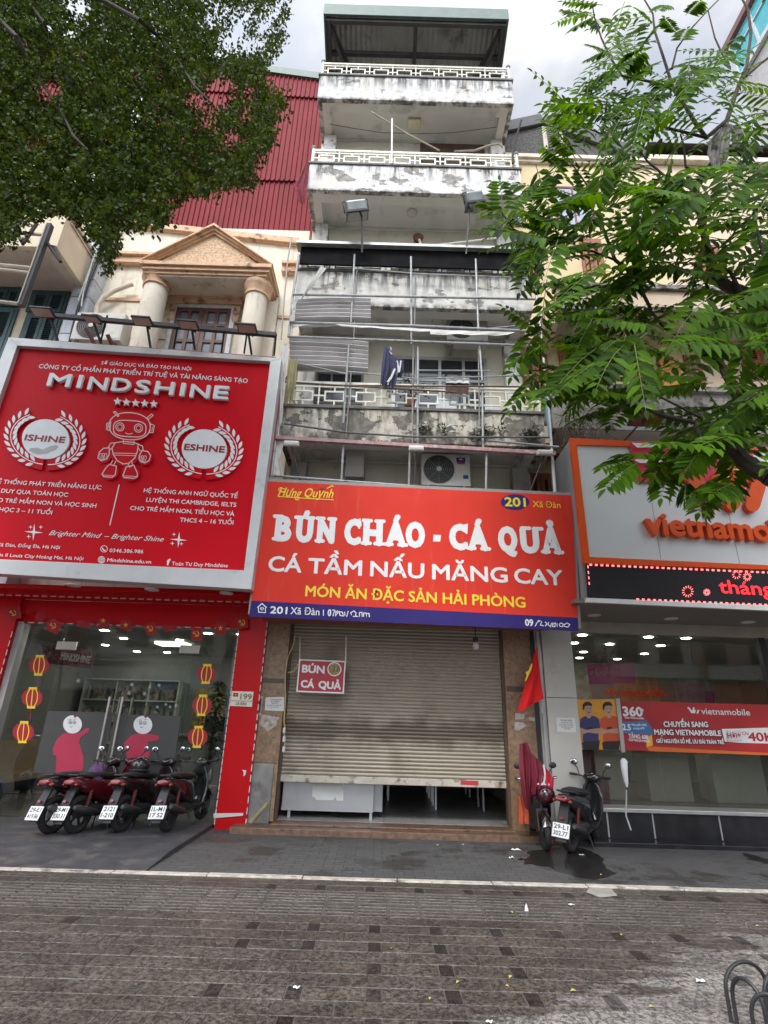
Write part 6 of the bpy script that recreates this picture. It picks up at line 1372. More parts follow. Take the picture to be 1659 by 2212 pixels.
notice('b3', [(118,425),(208,423),(206,492),(114,488)], 8.8, 'printed notice taped to the brown pillar beside the red shop', [('CƠ SỞ KINH DOANH',(140,439),(196,439),6),('201 XÃ ĐÀN',(142,447),(184,447),6),('KHÔNG ĐỂ XE',(146,456),(180,456),6),('BỊ CẤM ĐỖ TỪ 6H ĐẾN 22H',(126,468),(194,467),6),('XIN CẢM ƠN',(138,477),(182,476),5)])
notice('b5', [(308,689),(428,692),(434,783),(314,780)], 8.7, 'printed notice taped to the pale grey pillar', [('THÔNG BÁO',(333,711),(409,713),10),('ĐỊA ĐIỂM NÀY KHÔNG',(340,725),(412,727),7),('ĐỂ XE TRƯỚC CỬA HÀNG',(328,739),(416,741),7),('QUÝ KHÁCH VUI LÒNG',(340,752),(416,754),7),('CẢM ƠN',(358,764),(396,765),7)])
b = MB(); b.flat('b3', [(98,508),(130,512),(172,520),(170,560),(128,590),(108,570),(84,560),(92,530)], 8.8, .003); b.flat('b3', [(120,514),(186,522),(178,534),(140,530)], 8.8, .0035); tag(build(b, 'torn_paper', M('torn_paper', (.42,.39,.35), .8, var=.25, scale=18, dirt=(.22,.15,.09), damt=.4, dscale=14), loc=P('b3',130,590,8.8), recalc=False), 'patch of torn glued paper under the notice on the brown pillar', 'paper')
b = MB()
for q in ([(1325,500),(1372,506),(1366,530),(1326,534)], [(1322,545),(1368,548),(1382,562),(1340,586),(1322,580)], [(1390,520),(1422,524),(1420,540),(1394,536)]): b.flat('b3', q, 8.82, .003)
tag(build(b, 'torn_paper', M('torn_paper2', (.45,.43,.41), .8, var=.3, scale=18), loc=P('b3',1350,586,8.82)), 'scraps of torn posters on the brown pillar behind the flag', 'paper')
b = MB(); p = P('b3', 94, 465, 8.79); b.box(p.x-.018, p.x+.018, 8.79, 8.8, p.z-.14, p.z+.14); h = tag(build(b, 'door_pull', alu, loc=p), 'short steel pull on the brown pillar next to the paper notice', 'handle')
b = MB(); b.tube([(p.x,8.785,p.z-.1),(p.x,8.75,p.z-.08),(p.x,8.75,p.z+.08),(p.x,8.785,p.z+.1)], .008, 6); build(b, 'grip', black_m, h)
# yellow cables down the pillar edge
b = MB(); b.tube([P('b3', *q, 8.75) for q in ((262,130),(250,180),(225,230),(212,320),(214,420),(207,540),(212,575),(208,620),(212,640),(207,675))], .011, 6); c_ = tag(build(b, 'power_cable', M('yellow_cable', (.45,.36,.16), .6), loc=P('b3',207,675,8.75), smooth=True), 'yellowed power cable with plugs dangling down the brown pillar edge', 'cable')
b = MB()
for q in ((208,585),(207,628),(205,677)): b.lathe([(.012,-.04),(.022,-.03),(.02,.03),(.01,.045)], P('b3', *q, 8.74), 8)
build(b, 'plug', paper, c_)
# ---------------------------------------------------------------- things at the shutter foot
sst = M('stainless', (.36,.37,.38), .38, metal=.5, var=.08, scale=2, streak=(.28,.28,.28), samt=.25)
t = thing('steel_counter', 'stainless steel counter with a torn white sheet stuck on it, behind the half open shutter', 'counter', (-.8, 9.4, .104))
p, q = P('b3', 185, 820, 9.15), P('b3', 635, 1030, 9.15)
b = MB(); b.box(-1.42, q.x, 9.15, 9.75, .2, .95); build(b, 'cabinet', sst, t, bevel=.006)
b = MB(); b.box(-1.42, q.x-.03, 9.146, 9.149, .245, .26); b.box(-1.42, q.x, 9.135, 9.149, .20, .235); b.box(q.x-.03, q.x, 9.138, 9.149, .236, .95); build(b, 'edge_trim', sst, t)
b = MB()
for xx in (-1.3, q.x-.03): b.box(xx-.02, xx+.02, 9.16, 9.2, .104, .2)
build(b, 'foot', sst, t)
b = MB(); b.flat('b3', [(345,835),(480,845),(486,862),(495,875),(494,925),(462,924),(455,905),(445,922),(365,922),(352,908),(343,905)], 9.149, .004); build(b, 'torn_sheet', paper, t)
t = thing('wheeled_cabinet', 'narrow steel cabinet on castors beside the steel counter', 'cabinet', (.15, 9.6, .104))
p, q = P('b3', 640, 840, 9.35), P('b3', 682, 980, 9.35)
b = MB(); b.box(p.x, q.x, 9.35, 9.8, q.z, 1.0); build(b, 'cabinet', sst, t, bevel=.004)
b = MB()
for xx in (p.x+.04, q.x-.05): b.torus((xx, 9.42, .145), .03, .012, (1,0,0), 14, 6); b.box(xx-.01, xx+.01, 9.40, 9.44, .15, q.z)
build(b, 'castor', black_m, t)
for i, (x0_, y0_) in enumerate(((1.5,10.6),(.7,11.6),(1.55,12.4))):
    t = thing('steel_table', ['steel dining table nearest the doorway under the shutter', 'steel dining table in the middle of the dark room', 'steel dining table at the back of the dark room'][i], 'table', (x0_, y0_, .104), 'tables in the dark noodle shop')
    b = MB(); b.box(x0_-.5, x0_+.4, y0_-.3, y0_+.3, .80, .83); build(b, 'tabletop', sst, t)
    for sx in (-.46, .36):
        for sy in (-.26, .26): b = MB(); b.box(x0_+sx-.016, x0_+sx+.016, y0_+sy-.016, y0_+sy+.016, .104, .80); build(b, 'leg', sst, t)
# national flag on its stick
t = thing('national_flag', 'red national flag with a gold star drooping from a slim pole by the shutter', 'flag', P('b3', 1450, 500, 8.3)); Yf_ = 8.3
b = MB()
def fn(u, v):
    L0 = Vector((1428,180)).lerp(Vector((1336,500)), v); R0_ = Vector((1432,182)).lerp(Vector((1462,432)), min(1, v*1.0))
    p = L0.lerp(R0_, u); w3 = P('b3', p.x, p.y, Yf_); return (w3.x, w3.y+.05*math.sin(u*7+v*3)*v, w3.z)
b.grid(fn, 16, 20); build(b, 'cloth', M('flag_bright_red', (.80,.028,.03), .6, spec=.15, var=.08, scale=6, trans=.35), t, smooth=True, recalc=False)
b = MB(); b.flat('b3', [(1398,262),(1404,268),(1398,292),(1384,320),(1374,344),(1366,348),(1376,318),(1370,305),(1386,296)], Yf_, .06); build(b, 'star', lyel, t)
b = MB(); b.tube([P('b3', 1430, 165, Yf_+.02), P('b3', 1446, 190, Yf_+.02), P('b3', 1455, 500, Yf_+.1)], .012, 8); build(b, 'pole', alu, t, smooth=True)
# ---------------------------------------------------------------- pale pillar and the phone shop
Z_ = thing('phone_shopfront', 'glass phone shop front with a pale grey pillar under the silver sign', 'shop front', (5, 8.9, 0)); YPp = 8.7
pgrey = M('pale_stone_panel', (.47,.455,.42), .4, var=.04, scale=2, dirt=(.40,.37,.33), damt=.25, dscale=3)
pa, pb = P('b5', 245, 560, YPp), P('b5', 440, 560, YPp)
zj = pa.z
b = MB(); b.box(pa.x, pb.x, YPp, YPp+.35, -.02, zj-.004); b.box(pa.x, pb.x, YPp, YPp+.35, zj+.004, 3.2); build(b, 'pillar', pgrey, Z_, bevel=.003)
b = MB(); b.box(pa.x-.10, pa.x-.005, YPp+.05, YPp+.3, -.02, 3.0); b.tube([(pa.x-.06, YPp+.02, 0), (pa.x-.06, YPp+.02, 2.9)], .025, 8); build(b, 'down_pipe', alu, Z_)
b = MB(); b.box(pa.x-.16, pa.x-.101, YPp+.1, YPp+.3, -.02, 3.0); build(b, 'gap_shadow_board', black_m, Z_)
zso = P('b4', 300, 1368, YV).z
b = MB(); b.box(2.75, 9.5, YV+.06, 9.2, zso-.001, zso+.05); build(b, 'soffit', M('taupe_soffit', (.17,.155,.14), .45, var=.05), Z_)
for x, y in ((548,34),(1040,55),(1530,78)):
    p = atz(*D('b5', x, y), zso); b = MB(); b.lathe([(.05,.0),(.10,0),(.10,-.012),(.075,-.014),(.06,-.006)], (p.x, p.y, zso-.002), 20); build(b, 'downlight', dl, Z_, smooth=True)
YW2 = 9.0; zg = P('b5', 1000, 165, YW2).z
b = MB(); b.box(pb.x, 9.5, YW2-.06, YW2+.06, zg, zso-.003); build(b, 'head_rail', M('beige_rail', (.33,.29,.235), .5, dirt=(.2,.17,.13), damt=.3), Z_)
xm_ = P('b5', 1630, 300, YW2).x
b = MB(); b.box(xm_-.05, xm_+.05, YW2-.05, YW2+.05, .3, zg); build(b, 'mullion', black_m, Z_)
b = MB()
for a, c in ((pb.x+.01, 4.36), (4.37, 5.0), (5.01, xm_-.055), (xm_+.055, 9.0)): b.box(a, c, YW2, YW2+.012, .38, zg)
build(b, 'glass_pane', glass, Z_)
zst = P('b5', 900, 1255, 8.9).z
b = MB(); b.box(pb.x-.35, 9.5, 8.62, 9.3, -.02, zst-.05); build(b, 'plinth', M('black_granite', (.022,.022,.025), .25, var=.3, scale=6), Z_)
b = MB(); b.box(pb.x-.35, 9.5, 8.58, 8.99, zst-.05, zst); build(b, 'steel_nosing', M('steel_nosing_m', (.55,.55,.54), .3, metal=.6), Z_, bevel=.006)
b = MB(); b.box(pb.x-.1, 9.5, 8.3, 8.62, -.02, .05); build(b, 'step', M('black_granite', (.022,.022,.025), .25), Z_, bevel=.006)
b = MB()
for x in (3.3, 3.95, 4.9, 5.8): b.box(x, x+.02, 8.612, 8.618, .06, zst-.052)
build(b, 'step_joint', alu, Z_)
b = MB(); b.box(2.7, 9, 9.3, 14, .3, .34); build(b, 'room_floor', M('phone_floor', (.16,.13,.10), .25, var=.1), Z_)
b = MB(); b.box(2.7, 9.2, 14, 14.1, .3, 3.1); b.box(2.7, 2.8, 9.3, 14, .3, 3.1); b.box(9.1, 9.2, 9.3, 14, .3, 3.1); build(b, 'room_wall', M('olive_wall', (.30,.31,.22), .8, var=.06), Z_)
b = MB(); b.box(2.8, 9.1, 9.1, 14, 3.02, 3.1); build(b, 'room_ceiling', M('phone_ceiling', (.26,.25,.22), .8), Z_)
k_ = 0
for yy in (9.6, 10.6, 11.9, 13.0):
    for xx in (3.6, 4.6, 5.6, 6.6):
        if (k_*5) % 4 != 3:
            b = MB(); b.lathe([(.02,0),(.075,0),(.075,-.008),(.02,-.008)], (xx+.2*math.sin(k_*2), yy, 3.019), 16); build(b, 'ceiling_downlight', lamp_e, Z_)
        k_ += 1
t = thing('inner_logo_sign', 'orange red lettering on the far wall inside the phone shop', 'sign', (4.3, 13.9, 1.9)); YI = 12.6
b = MB(); text(b, 'b5', 'vietnamobile', (685,556), (1010,556), 52, YI, .0, th=.05, bold=.03); build(b, 'lettering', orange, t, recalc=False)
b = MB()
for a, c in (((618,508),(640,548)),((650,505),(640,548)),((662,502),(660,548)),((676,500),(674,548))): b.line('b5', [a,c], 11, YI, .002+a[0]*1e-5, th=.04)
build(b, 'logo_mark', orange, t)
b = MB(); b.slab('b5', [(500,350),(800,345),(812,470),(520,478)], YI+.3, 0, .03); tag(build(b, 'pink_reflection_board', M('pink_reflection', (.32,.045,.14), .5, var=.1), loc=P('b5',650,470,YI+.3)), 'pink sign reflection in the phone shop glass, set inside as a board', 'poster')  # pink reflections in the glass, put in as coloured boards inside the room
b = MB(); b.slab('b5', [(1255,520),(1310,525),(1315,598),(1258,594)], YI, 0, .03); tag(build(b, 'pink_reflection_board', M('pink_reflection', (.32,.045,.14), .5), loc=P('b5',1285,598,YI)), 'small pink sign reflection above the phone shop banner, set inside as a board', 'poster')
for i, (x0_, x1_) in enumerate(((3.75,4.35),(4.75,5.5),(5.9,6.8))):
    t = thing('display_counter', ['pale display counter just inside the phone shop glass near the poster', 'pale display counter in the middle of the phone shop', 'pale display counter at the far end of the phone shop'][i], 'counter', (x0_, 10.6, .34), 'counters inside the phone shop')
    b = MB(); b.box(x0_, x1_, 10.3, 10.8, .34, 1.15); build(b, 'body', M('counter_cream', (.42,.40,.34), .5, var=.06), t, bevel=.01)
    b = MB(); b.box(x0_-.04, x1_+.04, 10.25, 10.85, 1.151, 1.18); build(b, 'top', whitemetal, t)
t = thing('maroon_armchair', 'dark maroon seat inside the phone shop below the poster', 'chair', (3.45, 9.7, .34))
b = MB(); b.box(3.2, 3.75, 9.5, 10.0, .34, .75); build(b, 'seat', M('maroon_leather', (.10,.012,.02), .5), t, bevel=.04); b = MB(); b.box(3.2, 3.75, 10.0, 10.12, .34, 1.2); build(b, 'backrest', M('maroon_leather', (.10,.012,.02), .5), t, bevel=.04)
for i, (x0_, z0_, w0_, h0_, col_) in enumerate(((4.4,1.5,.9,1.2,(.42,.40,.30)), (5.9,1.4,1.1,1.3,(.50,.30,.12)), (7.4,1.4,1.0,1.3,(.36,.36,.36)))):
    b = MB(); b.box(x0_, x0_+w0_, 13.95, 13.99, z0_, z0_+h0_); tag(build(b, 'wall_panel', M('shop_panel_%d' % i, col_, .6, var=.4, scale=5), loc=(x0_, 13.95, z0_)), ['pale panel on the back wall behind the inner orange lettering', 'tan panel on the back wall in the middle of the phone shop', 'grey panel at the far end of the phone shop back wall'][i], 'panel')
# promotional banner
YA = 8.97
def rl(p, q, x): return (x, p[1]+(q[1]-p[1])*(x-p[0])/(q[0]-p[0]))
t = thing('promotion_banner', 'long orange red offer banner across the phone shop glass', 'banner', P('b5', 1200, 920, YA))
promo = M('promo_red', (.42,.022,.022), .5, var=.3, scale=.9)
Tl, Tr, Bl, Br = (706,582), rl((706,582),(1659,607),2600), (740,896), rl((740,896),(1659,930),2600)
b = MB(); b.slab('b5', [Tl, Tr, Br, Bl], YA, 0, .012); build(b, 'banner_face', promo, t)
b = MB(); b.flat('b5', [(870,870),(1200,890),(1659,915),(2600,950),(2600,965),(1659,929),(900,903)], YA, .014); build(b, 'orange_glow_band', M('promo_orange', (.66,.14,.02), .5, var=.2, scale=2), t)
b = MB(); b.flat('b5', [(745,612),(872,616),(880,712),(758,708)], YA, .0145); b.flat('b5', [(738,792),(890,800),(880,878),(745,868)], YA, .0145); build(b, 'red_block', M('promo_dark_red', (.36,.012,.03), .5), t)
b = MB(); b.flat('b5', [(722,718),(880,708),(915,752),(920,800),(735,785)], YA, .0155); build(b, 'blue_block', M('promo_blue', (.05,.17,.36), .5, var=.1), t)
b = MB(); b.flat('b5', [(880,812),(915,800),(922,866),(880,876)], YA, .016); build(b, 'yellow_block', M('promo_yellow', (.75,.42,.04), .5), t)
b = MB(); b.flat('b5', [(1360,762),(1700,752),(2600,775),(2600,880),(1490,850),(1380,842)], YA, .0145); build(b, 'white_panel', white_p, t)
u_ = lambda **k: dict(off=.0175, **k)
lettering(t, 'white_lettering', white_p, ('b5','360',(733,678),(858,682),62,YA,u_(bold=.04)), ('b5','Data Vietnamobile',(742,694),(865,700),13,YA,u_(bold=.03)), ('b5','GB',(842,648),(862,649),16,YA,u_(bold=.03)), ('b5','2.5',(730,768),(782,770),40,YA,u_(bold=.03)), ('b5','GB',(783,738),(797,738),10,YA,u_(bold=.03)), ('b5','Chuyển vùng',(797,744),(880,740),15,YA,u_(bold=.02)), ('b5','trong nước',(797,764),(870,762),14,YA,u_(bold=.02)),
    ('b5','TẶNG 60K',(768,818),(896,828),27,YA,u_(bold=.03)), ('b5','GỌI NGOẠI MẠNG',(768,836),(902,848),15,YA,u_(bold=.03)), ('b5','vietnamobile',(1232,668),(1542,676),42,YA,u_(bold=.012)),
    ('b5','CHUYỂN SANG',(992,748),(1274,750),36,YA,u_(bold=.035)), ('b5','MẠNG VIETNAMOBILE',(932,798),(1358,806),36,YA,u_(bold=.035)), ('b5','GIỮ NGUYÊN SỐ MÊ, ƯU ĐÃI TRÀN TRỀ',(945,850),(1376,858),26,YA,u_(bold=.03)))
b = MB()
for dx, dy in ((-4,3),(4,4),(0,8),(5,-3),(-5,-3)):
    text(b, 'b5', 'CHUYỂN SANG', (992+dx,748+dy), (1274+dx,750+dy), 36, YA, .0146+dx*1e-5, bold=.06); text(b, 'b5', 'MẠNG VIETNAMOBILE', (932+dx,798+dy), (1358+dx,806+dy), 36, YA, .0148+dx*1e-5, bold=.06); text(b, 'b5', 'GIỮ NGUYÊN SỐ MÊ, ƯU ĐÃI TRÀN TRỀ', (945+dx,850+dy), (1376+dx,858+dy), 26, YA, .015+dx*1e-5, bold=.05)
build(b, 'lettering_outline', M('outline_maroon', (.16,.012,.02), .6), t, recalc=False)
b = MB()
for a, c in (((1150,628),(1172,660)),((1182,624),(1174,660)),((1190,640),(1184,662)),((1212,640),(1204,664)),((1142,626),(1150,628))): b.line('b5', [a,c], 11, YA, .0175+a[0]*1e-7)
build(b, 'logo_mark', white_p, t, recalc=False)
lettering(t, 'red_lettering', M('promo_text_red', (.45,.015,.025), .5), ('b5','40K',(1532,838),(1700,842),58,YA,u_(bold=.03)), ('b5','Chỉ',(1490,800),(1532,801),22,YA,u_(bold=.01)))
b = MB(); b.slab('b5', [(1388,772),(1480,770),(1488,836),(1392,840)], YA, .012, .02); build(b, 'button', M('button_silver', (.62,.62,.63), .4), t, bevel=.006)
lettering(t, 'button_lettering', M('promo_text_red', (.45,.015,.025), .5), ('b5','Hời+',(1394,820),(1478,816),34,YA,dict(off=.034,bold=.03)))
b = MB(); b.slab('b5', [(680,567),(705,567),(742,910),(718,910)], YA, .013, .03); build(b, 'steel_strip', alu, t)
# poster with two men
t = thing('two_men_poster', 'poster of two men in navy and orange shirts looking at their phones', 'poster', P('b5', 580, 895, YA))
YQ_ = YA
b = MB(); b.slab('b5', [(442,575),(688,570),(722,895),(472,893)], YQ_, 0, .01); build(b, 'sheet', M('poster_orange', (.66,.30,.03), .5, var=.3, scale=1.5), t)
skin = M('printed_skin', (.46,.27,.19), .6); hair = M('printed_black', (.015,.013,.013), .6); nv = M('printed_navy', (.035,.035,.13), .6, var=.1); orr = M('printed_orange', (.52,.075,.03), .6, var=.1)
o_ = [0.0115]
def pf(b, pts): o_[0] += .00012; b.flat('b5', pts, YQ_, o_[0])
def man(name, dx, shirt):
    b = MB(); pf(b, [(492+dx,835),(585+dx,835),(578+dx,895),(478+dx,892),(470+dx,850)]); tr_ = build(b, 'trousers', hair, t)
    b = MB(); pf(b, [(492+dx,680),(480+dx,684),(460+dx,700),(455+dx,760),(478+dx,780),(476+dx,840),(578+dx,838),(576+dx,780),(588+dx,760),(580+dx,700),(560+dx,684),(530+dx,676)]); build(b, 'shirt', shirt, t)
    b = MB(); pf(b, [(458+dx,752),(470+dx,756),(494+dx,768),(540+dx,762),(575+dx,756),(588+dx,762),(584+dx,790),(556+dx,790),(510+dx,784),(470+dx,796),(458+dx,785)]); pf(b, [(500+dx,664),(530+dx,664),(528+dx,688),(512+dx,696),(498+dx,684)]); b.ell('b5', 510+dx, 636, 27, 34, YQ_, o_[0]+.0003); build(b, 'skin', skin, t)
    o_[0] += .0006
    b = MB(); pf(b, [(474+dx,640),(474+dx,606),(490+dx,590),(516+dx,588),(534+dx,602),(534+dx,618),(516+dx,612),(490+dx,616),(484+dx,640)]); pf(b, [(500+dx,752),(530+dx,746),(534+dx,758),(504+dx,764)]); pf(b,[(496+dx,632),(506+dx,630),(506+dx,633),(496+dx,635)]); pf(b,[(518+dx,630),(530+dx,630),(530+dx,633),(518+dx,633)]); pf(b,[(506+dx,654),(522+dx,652),(520+dx,658),(508+dx,659)]); build(b, 'hair', hair, t)
man('a', 0, nv); man('b', 128, orr)
# ================================================================ trees
def fastmesh(name, V, Fq, m, parent, base, smooth=False):
    me = bpy.data.meshes.new(name); n = len(V); k = Fq.shape[1]
    me.vertices.add(n); me.vertices.foreach_set('co', (V-np.array(base)).astype(np.float32).ravel())
    me.loops.add(Fq.size); me.loops.foreach_set('vertex_index', Fq.astype(np.int32).ravel())
    me.polygons.add(len(Fq)); me.polygons.foreach_set('loop_start', np.arange(0, Fq.size, k, dtype=np.int32))
    me.update(calc_edges=True); me.validate(); me.materials.append(m)
    if smooth: me.polygons.foreach_set('use_smooth', [True]*len(me.polygons))
    o = bpy.data.objects.new(name, me); COL.objects.link(o)
    if parent: o.parent = parent
    return o
def leafmat(name, c0, c1, rough, tr, scale=3.0, spec=.4):
    m = bpy.data.materials.new(name); m.use_nodes = True; t = m.node_tree; N = t.nodes; K = t.links.new; b = N['Principled BSDF']
    g = N.new('ShaderNodeNewGeometry'); c = N.new('ShaderNodeTexCoord'); n = N.new('ShaderNodeTexNoise'); n.inputs['Scale'].default_value = scale; n.inputs['Detail'].default_value = 3; K(c.outputs['Object'], n.inputs[0])
    ad = N.new('ShaderNodeMath'); ad.operation = 'MULTIPLY_ADD'; ad.inputs[1].default_value = .55; K(g.outputs['Random Per Island'], ad.inputs[0])
    mm = N.new('ShaderNodeMath'); mm.operation = 'MULTIPLY'; mm.inputs[1].default_value = .55; K(n.outputs[0], mm.inputs[0]); K(mm.outputs[0], ad.inputs[2])
    r = N.new('ShaderNodeValToRGB'); r.color_ramp.elements[0].position = .2; r.color_ramp.elements[0].color = (*c0,1); r.color_ramp.elements[1].position = .8; r.color_ramp.elements[1].color = (*c1,1); K(ad.outputs[0], r.inputs[0]); K(r.outputs[0], b.inputs['Base Color'])
    b.inputs['Roughness'].default_value = rough; b.inputs['Specular IOR Level'].default_value = spec
    x = N.new('ShaderNodeBsdfTranslucent'); hs = N.new('ShaderNodeMixRGB'); hs.blend_type = 'MULTIPLY'; hs.inputs[0].default_value = 1; hs.inputs[2].default_value = (1.75,1.6,.3,1); K(r.outputs[0], hs.inputs[1]); K(hs.outputs[0], x.inputs[0])
    ms = N.new('ShaderNodeMixShader'); ms.inputs[0].default_value = tr; K(b.outputs[0], ms.inputs[1]); K(x.outputs[0], ms.inputs[2]); K(ms.outputs[0], N['Material Output'].inputs[0]); return m
bark = M('dark_bark', (.035,.026,.02), .9, var=.35, scale=10, bump=.6, bscale=30)
def inpoly(px, py, poly):
    c = np.zeros(len(px), bool); n = len(poly); j = n-1
    for i in range(n):
        xi, yi = poly[i]; xj, yj = poly[j]
        m = ((yi > py) != (yj > py)) & (px < (xj-xi)*(py-yi)/(yj-yi+1e-9)+xi); c ^= m; j = i
    return c
RM = np.array([[CAMR[i][j] for j in range(3)] for i in range(3)])
def pix3(px, py, Y):
    d = np.stack([px-IW/2, IH/2-py, np.full_like(px, -FPX)], 1) @ RM.T; t = Y/d[:,1]
    return np.stack([d[:,0]*t, Y, EYE+d[:,2]*t], 1)
# ---------------------------------------------------------------- small leaved tree, upper corner
T1 = thing('small_leaved_tree', 'dense dark tree with tiny leaves spreading over the cream house', 'tree', (-4.0, 3.9, 0))
poly = [(-380,-190),(640,-190),(616,-100),(628,0),(615,60),(606,110),(585,128),(560,165),(604,205),(618,232),(592,262),(596,300),(560,332),(546,372),(556,398),(520,408),(490,396),(452,418),(400,424),(366,452),(352,486),(318,478),(296,492),(262,488),(250,540),(236,588),(214,560),(206,520),(188,486),(160,470),(120,452),(84,470),(50,476),(30,520),(0,526),(-380,560)]
gaps = [((478,196),36),((420,215),26),((452,250),24),((500,300),22),((540,205),18),((165,20),26),((110,195),22),((85,205),16),((150,70),16),((70,310),14),((330,60),12),((500,90),26),((550,95),24),((470,40),20),((525,40),26),((575,60),22),((590,30),18),((120,165),12),((530,255),20)]
nt_ = 15000
px = rng.uniform(-380, 640, nt_*3); py = rng.uniform(-700, 600, nt_*3)
k = inpoly(px, py, poly); 
for (gx, gy), gr in gaps: k &= ~(((px-gx)**2+(py-gy)**2 < gr**2) & (rng.random(len(px)) < .9))
# sparser towards the sky-side edge
k &= ~((px > 440) & (py < 130) & (rng.random(len(px)) < .35))
px, py = px[k][:nt_], py[k][:nt_]
Yd = rng.uniform(3.2, 4.7, len(px)); C = pix3(px, py, Yd)
nl = 13; V = []; 
m_ = len(C); tw = rng.normal(0, 1, (m_,3)); tw[:,2] -= .5; tw /= np.linalg.norm(tw, axis=1)[:,None]
lens = rng.uniform(.055, .117, m_)
tt = rng.uniform(-1, 1, (m_, nl)); cen = C[:,None,:]+tw[:,None,:]*(tt*lens[:,None])[:,:,None]+rng.normal(0, .02, (m_,nl,3))
cen = cen.reshape(-1,3); q = len(cen)
d = np.repeat(tw, nl, 0)*.6+rng.normal(0, .8, (q,3)); d[:,2] -= .25; d /= np.linalg.norm(d, axis=1)[:,None]
u = rng.normal(0, 1, (q,3)); s = np.cross(d, u); s /= np.linalg.norm(s, axis=1)[:,None]
l = rng.uniform(.030, .052, q)[:,None]; wd = l*rng.uniform(.30,.42,(q,1)); nn = np.cross(d, s)
V = np.stack([cen, cen+d*l*.45+s*wd+nn*l*.08, cen+d*l, cen+d*l*.45-s*wd+nn*l*.08], 1).reshape(-1,3)
# deeper, larger leaves that close the middle of the crown
pxb = rng.uniform(-380, 640, 60000); pyb = rng.uniform(-700, 600, 60000); kb = np.ones(60000, bool)
for ox, oy in ((32,0),(-32,0),(0,30),(0,-30),(24,24),(24,-24)): kb &= inpoly(pxb+ox, pyb+oy, poly)
for (gx, gy), gr in gaps: kb &= ~((pxb-gx)**2+(pyb-gy)**2 < (gr+12)**2)
kb &= ~((pxb > 420) & (pyb < 140)); pxb, pyb = pxb[kb][:16000], pyb[kb][:16000]; q = len(pxb)
cen = pix3(pxb, pyb, rng.uniform(4.4, 5.1, q)); d = rng.normal(0, 1, (q,3)); d[:,2] *= .6; d /= np.linalg.norm(d, axis=1)[:,None]; s = np.cross(d, rng.normal(0, 1, (q,3))); s /= np.linalg.norm(s, axis=1)[:,None]; nn = np.cross(d, s)
l = rng.uniform(.048, .083, q)[:,None]; wd = l*rng.uniform(.30,.42,(q,1))
V = np.concatenate([V, np.stack([cen, cen+d*l*.45+s*wd+nn*l*.08, cen+d*l, cen+d*l*.45-s*wd+nn*l*.08], 1).reshape(-1,3)])
Fq = np.arange(len(V)).reshape(-1,4)
fastmesh('crown', V, Fq, leafmat('small_leaves', (.012,.026,.005), (.060,.094,.015), .6, .3, 3.2, .2), T1, T1.location)
b = MB()
b.tube([(-4.0,3.9,0), (-3.95,3.9,1.6), (-3.85,3.92,2.8), (-3.6,3.95,3.9)], [.15,.13,.12,.10], 10)
def limb(b, pts, r0, r1, Y):
    n = len(pts); P_ = [P(k_, x, y, Y+.17*math.sin(i*1.7)) for i, (k_, x, y) in enumerate(pts)]; b.tube(P_, [r0+(r1-r0)*i/(n-1) for i in range(n)], 7)
limb(b, [('a1',-400,1100),('a1',-60,60),('a1',0,110),('a1',90,200),('a1',200,410),('a1',330,600),('a1',400,740),('a1',480,820)], 0.0286, 0.0088, 3.3)
limb(b, [('a1',-300,300),('a1',60,-120),('a1',560,0),('a1',760,110),('a1',880,215),('a1',960,315),('a1',1060,470),('a1',1150,560)], 0.0286, 0.0068, 3.25)
limb(b, [('a1',-200,300),('a1',120,-60),('a1',200,70),('a1',240,120),('a1',310,300),('a1',420,560)], 0.0231, 0.0068, 3.4)
limb(b, [('a1',-300,700),('a1',120,300),('a1',420,420),('a1',700,700),('a1',860,860)], 0.0177, 0.0054, 4.0)
for k_, y_, Y_ in (('a1',1100,3.3),): b.tube([(-3.6,3.95,3.9), P('a1',-400,1100,3.3)], [.09,.042], 8)
b.tube([(-3.6,3.95,3.9), P('a1',-300,300,3.25)], [.08,.042], 8); b.tube([(-3.6,3.95,3.9), P('a1',-300,700,4.0)], [.06,.026], 8)
build(b, 'trunk', bark, T1, smooth=True)
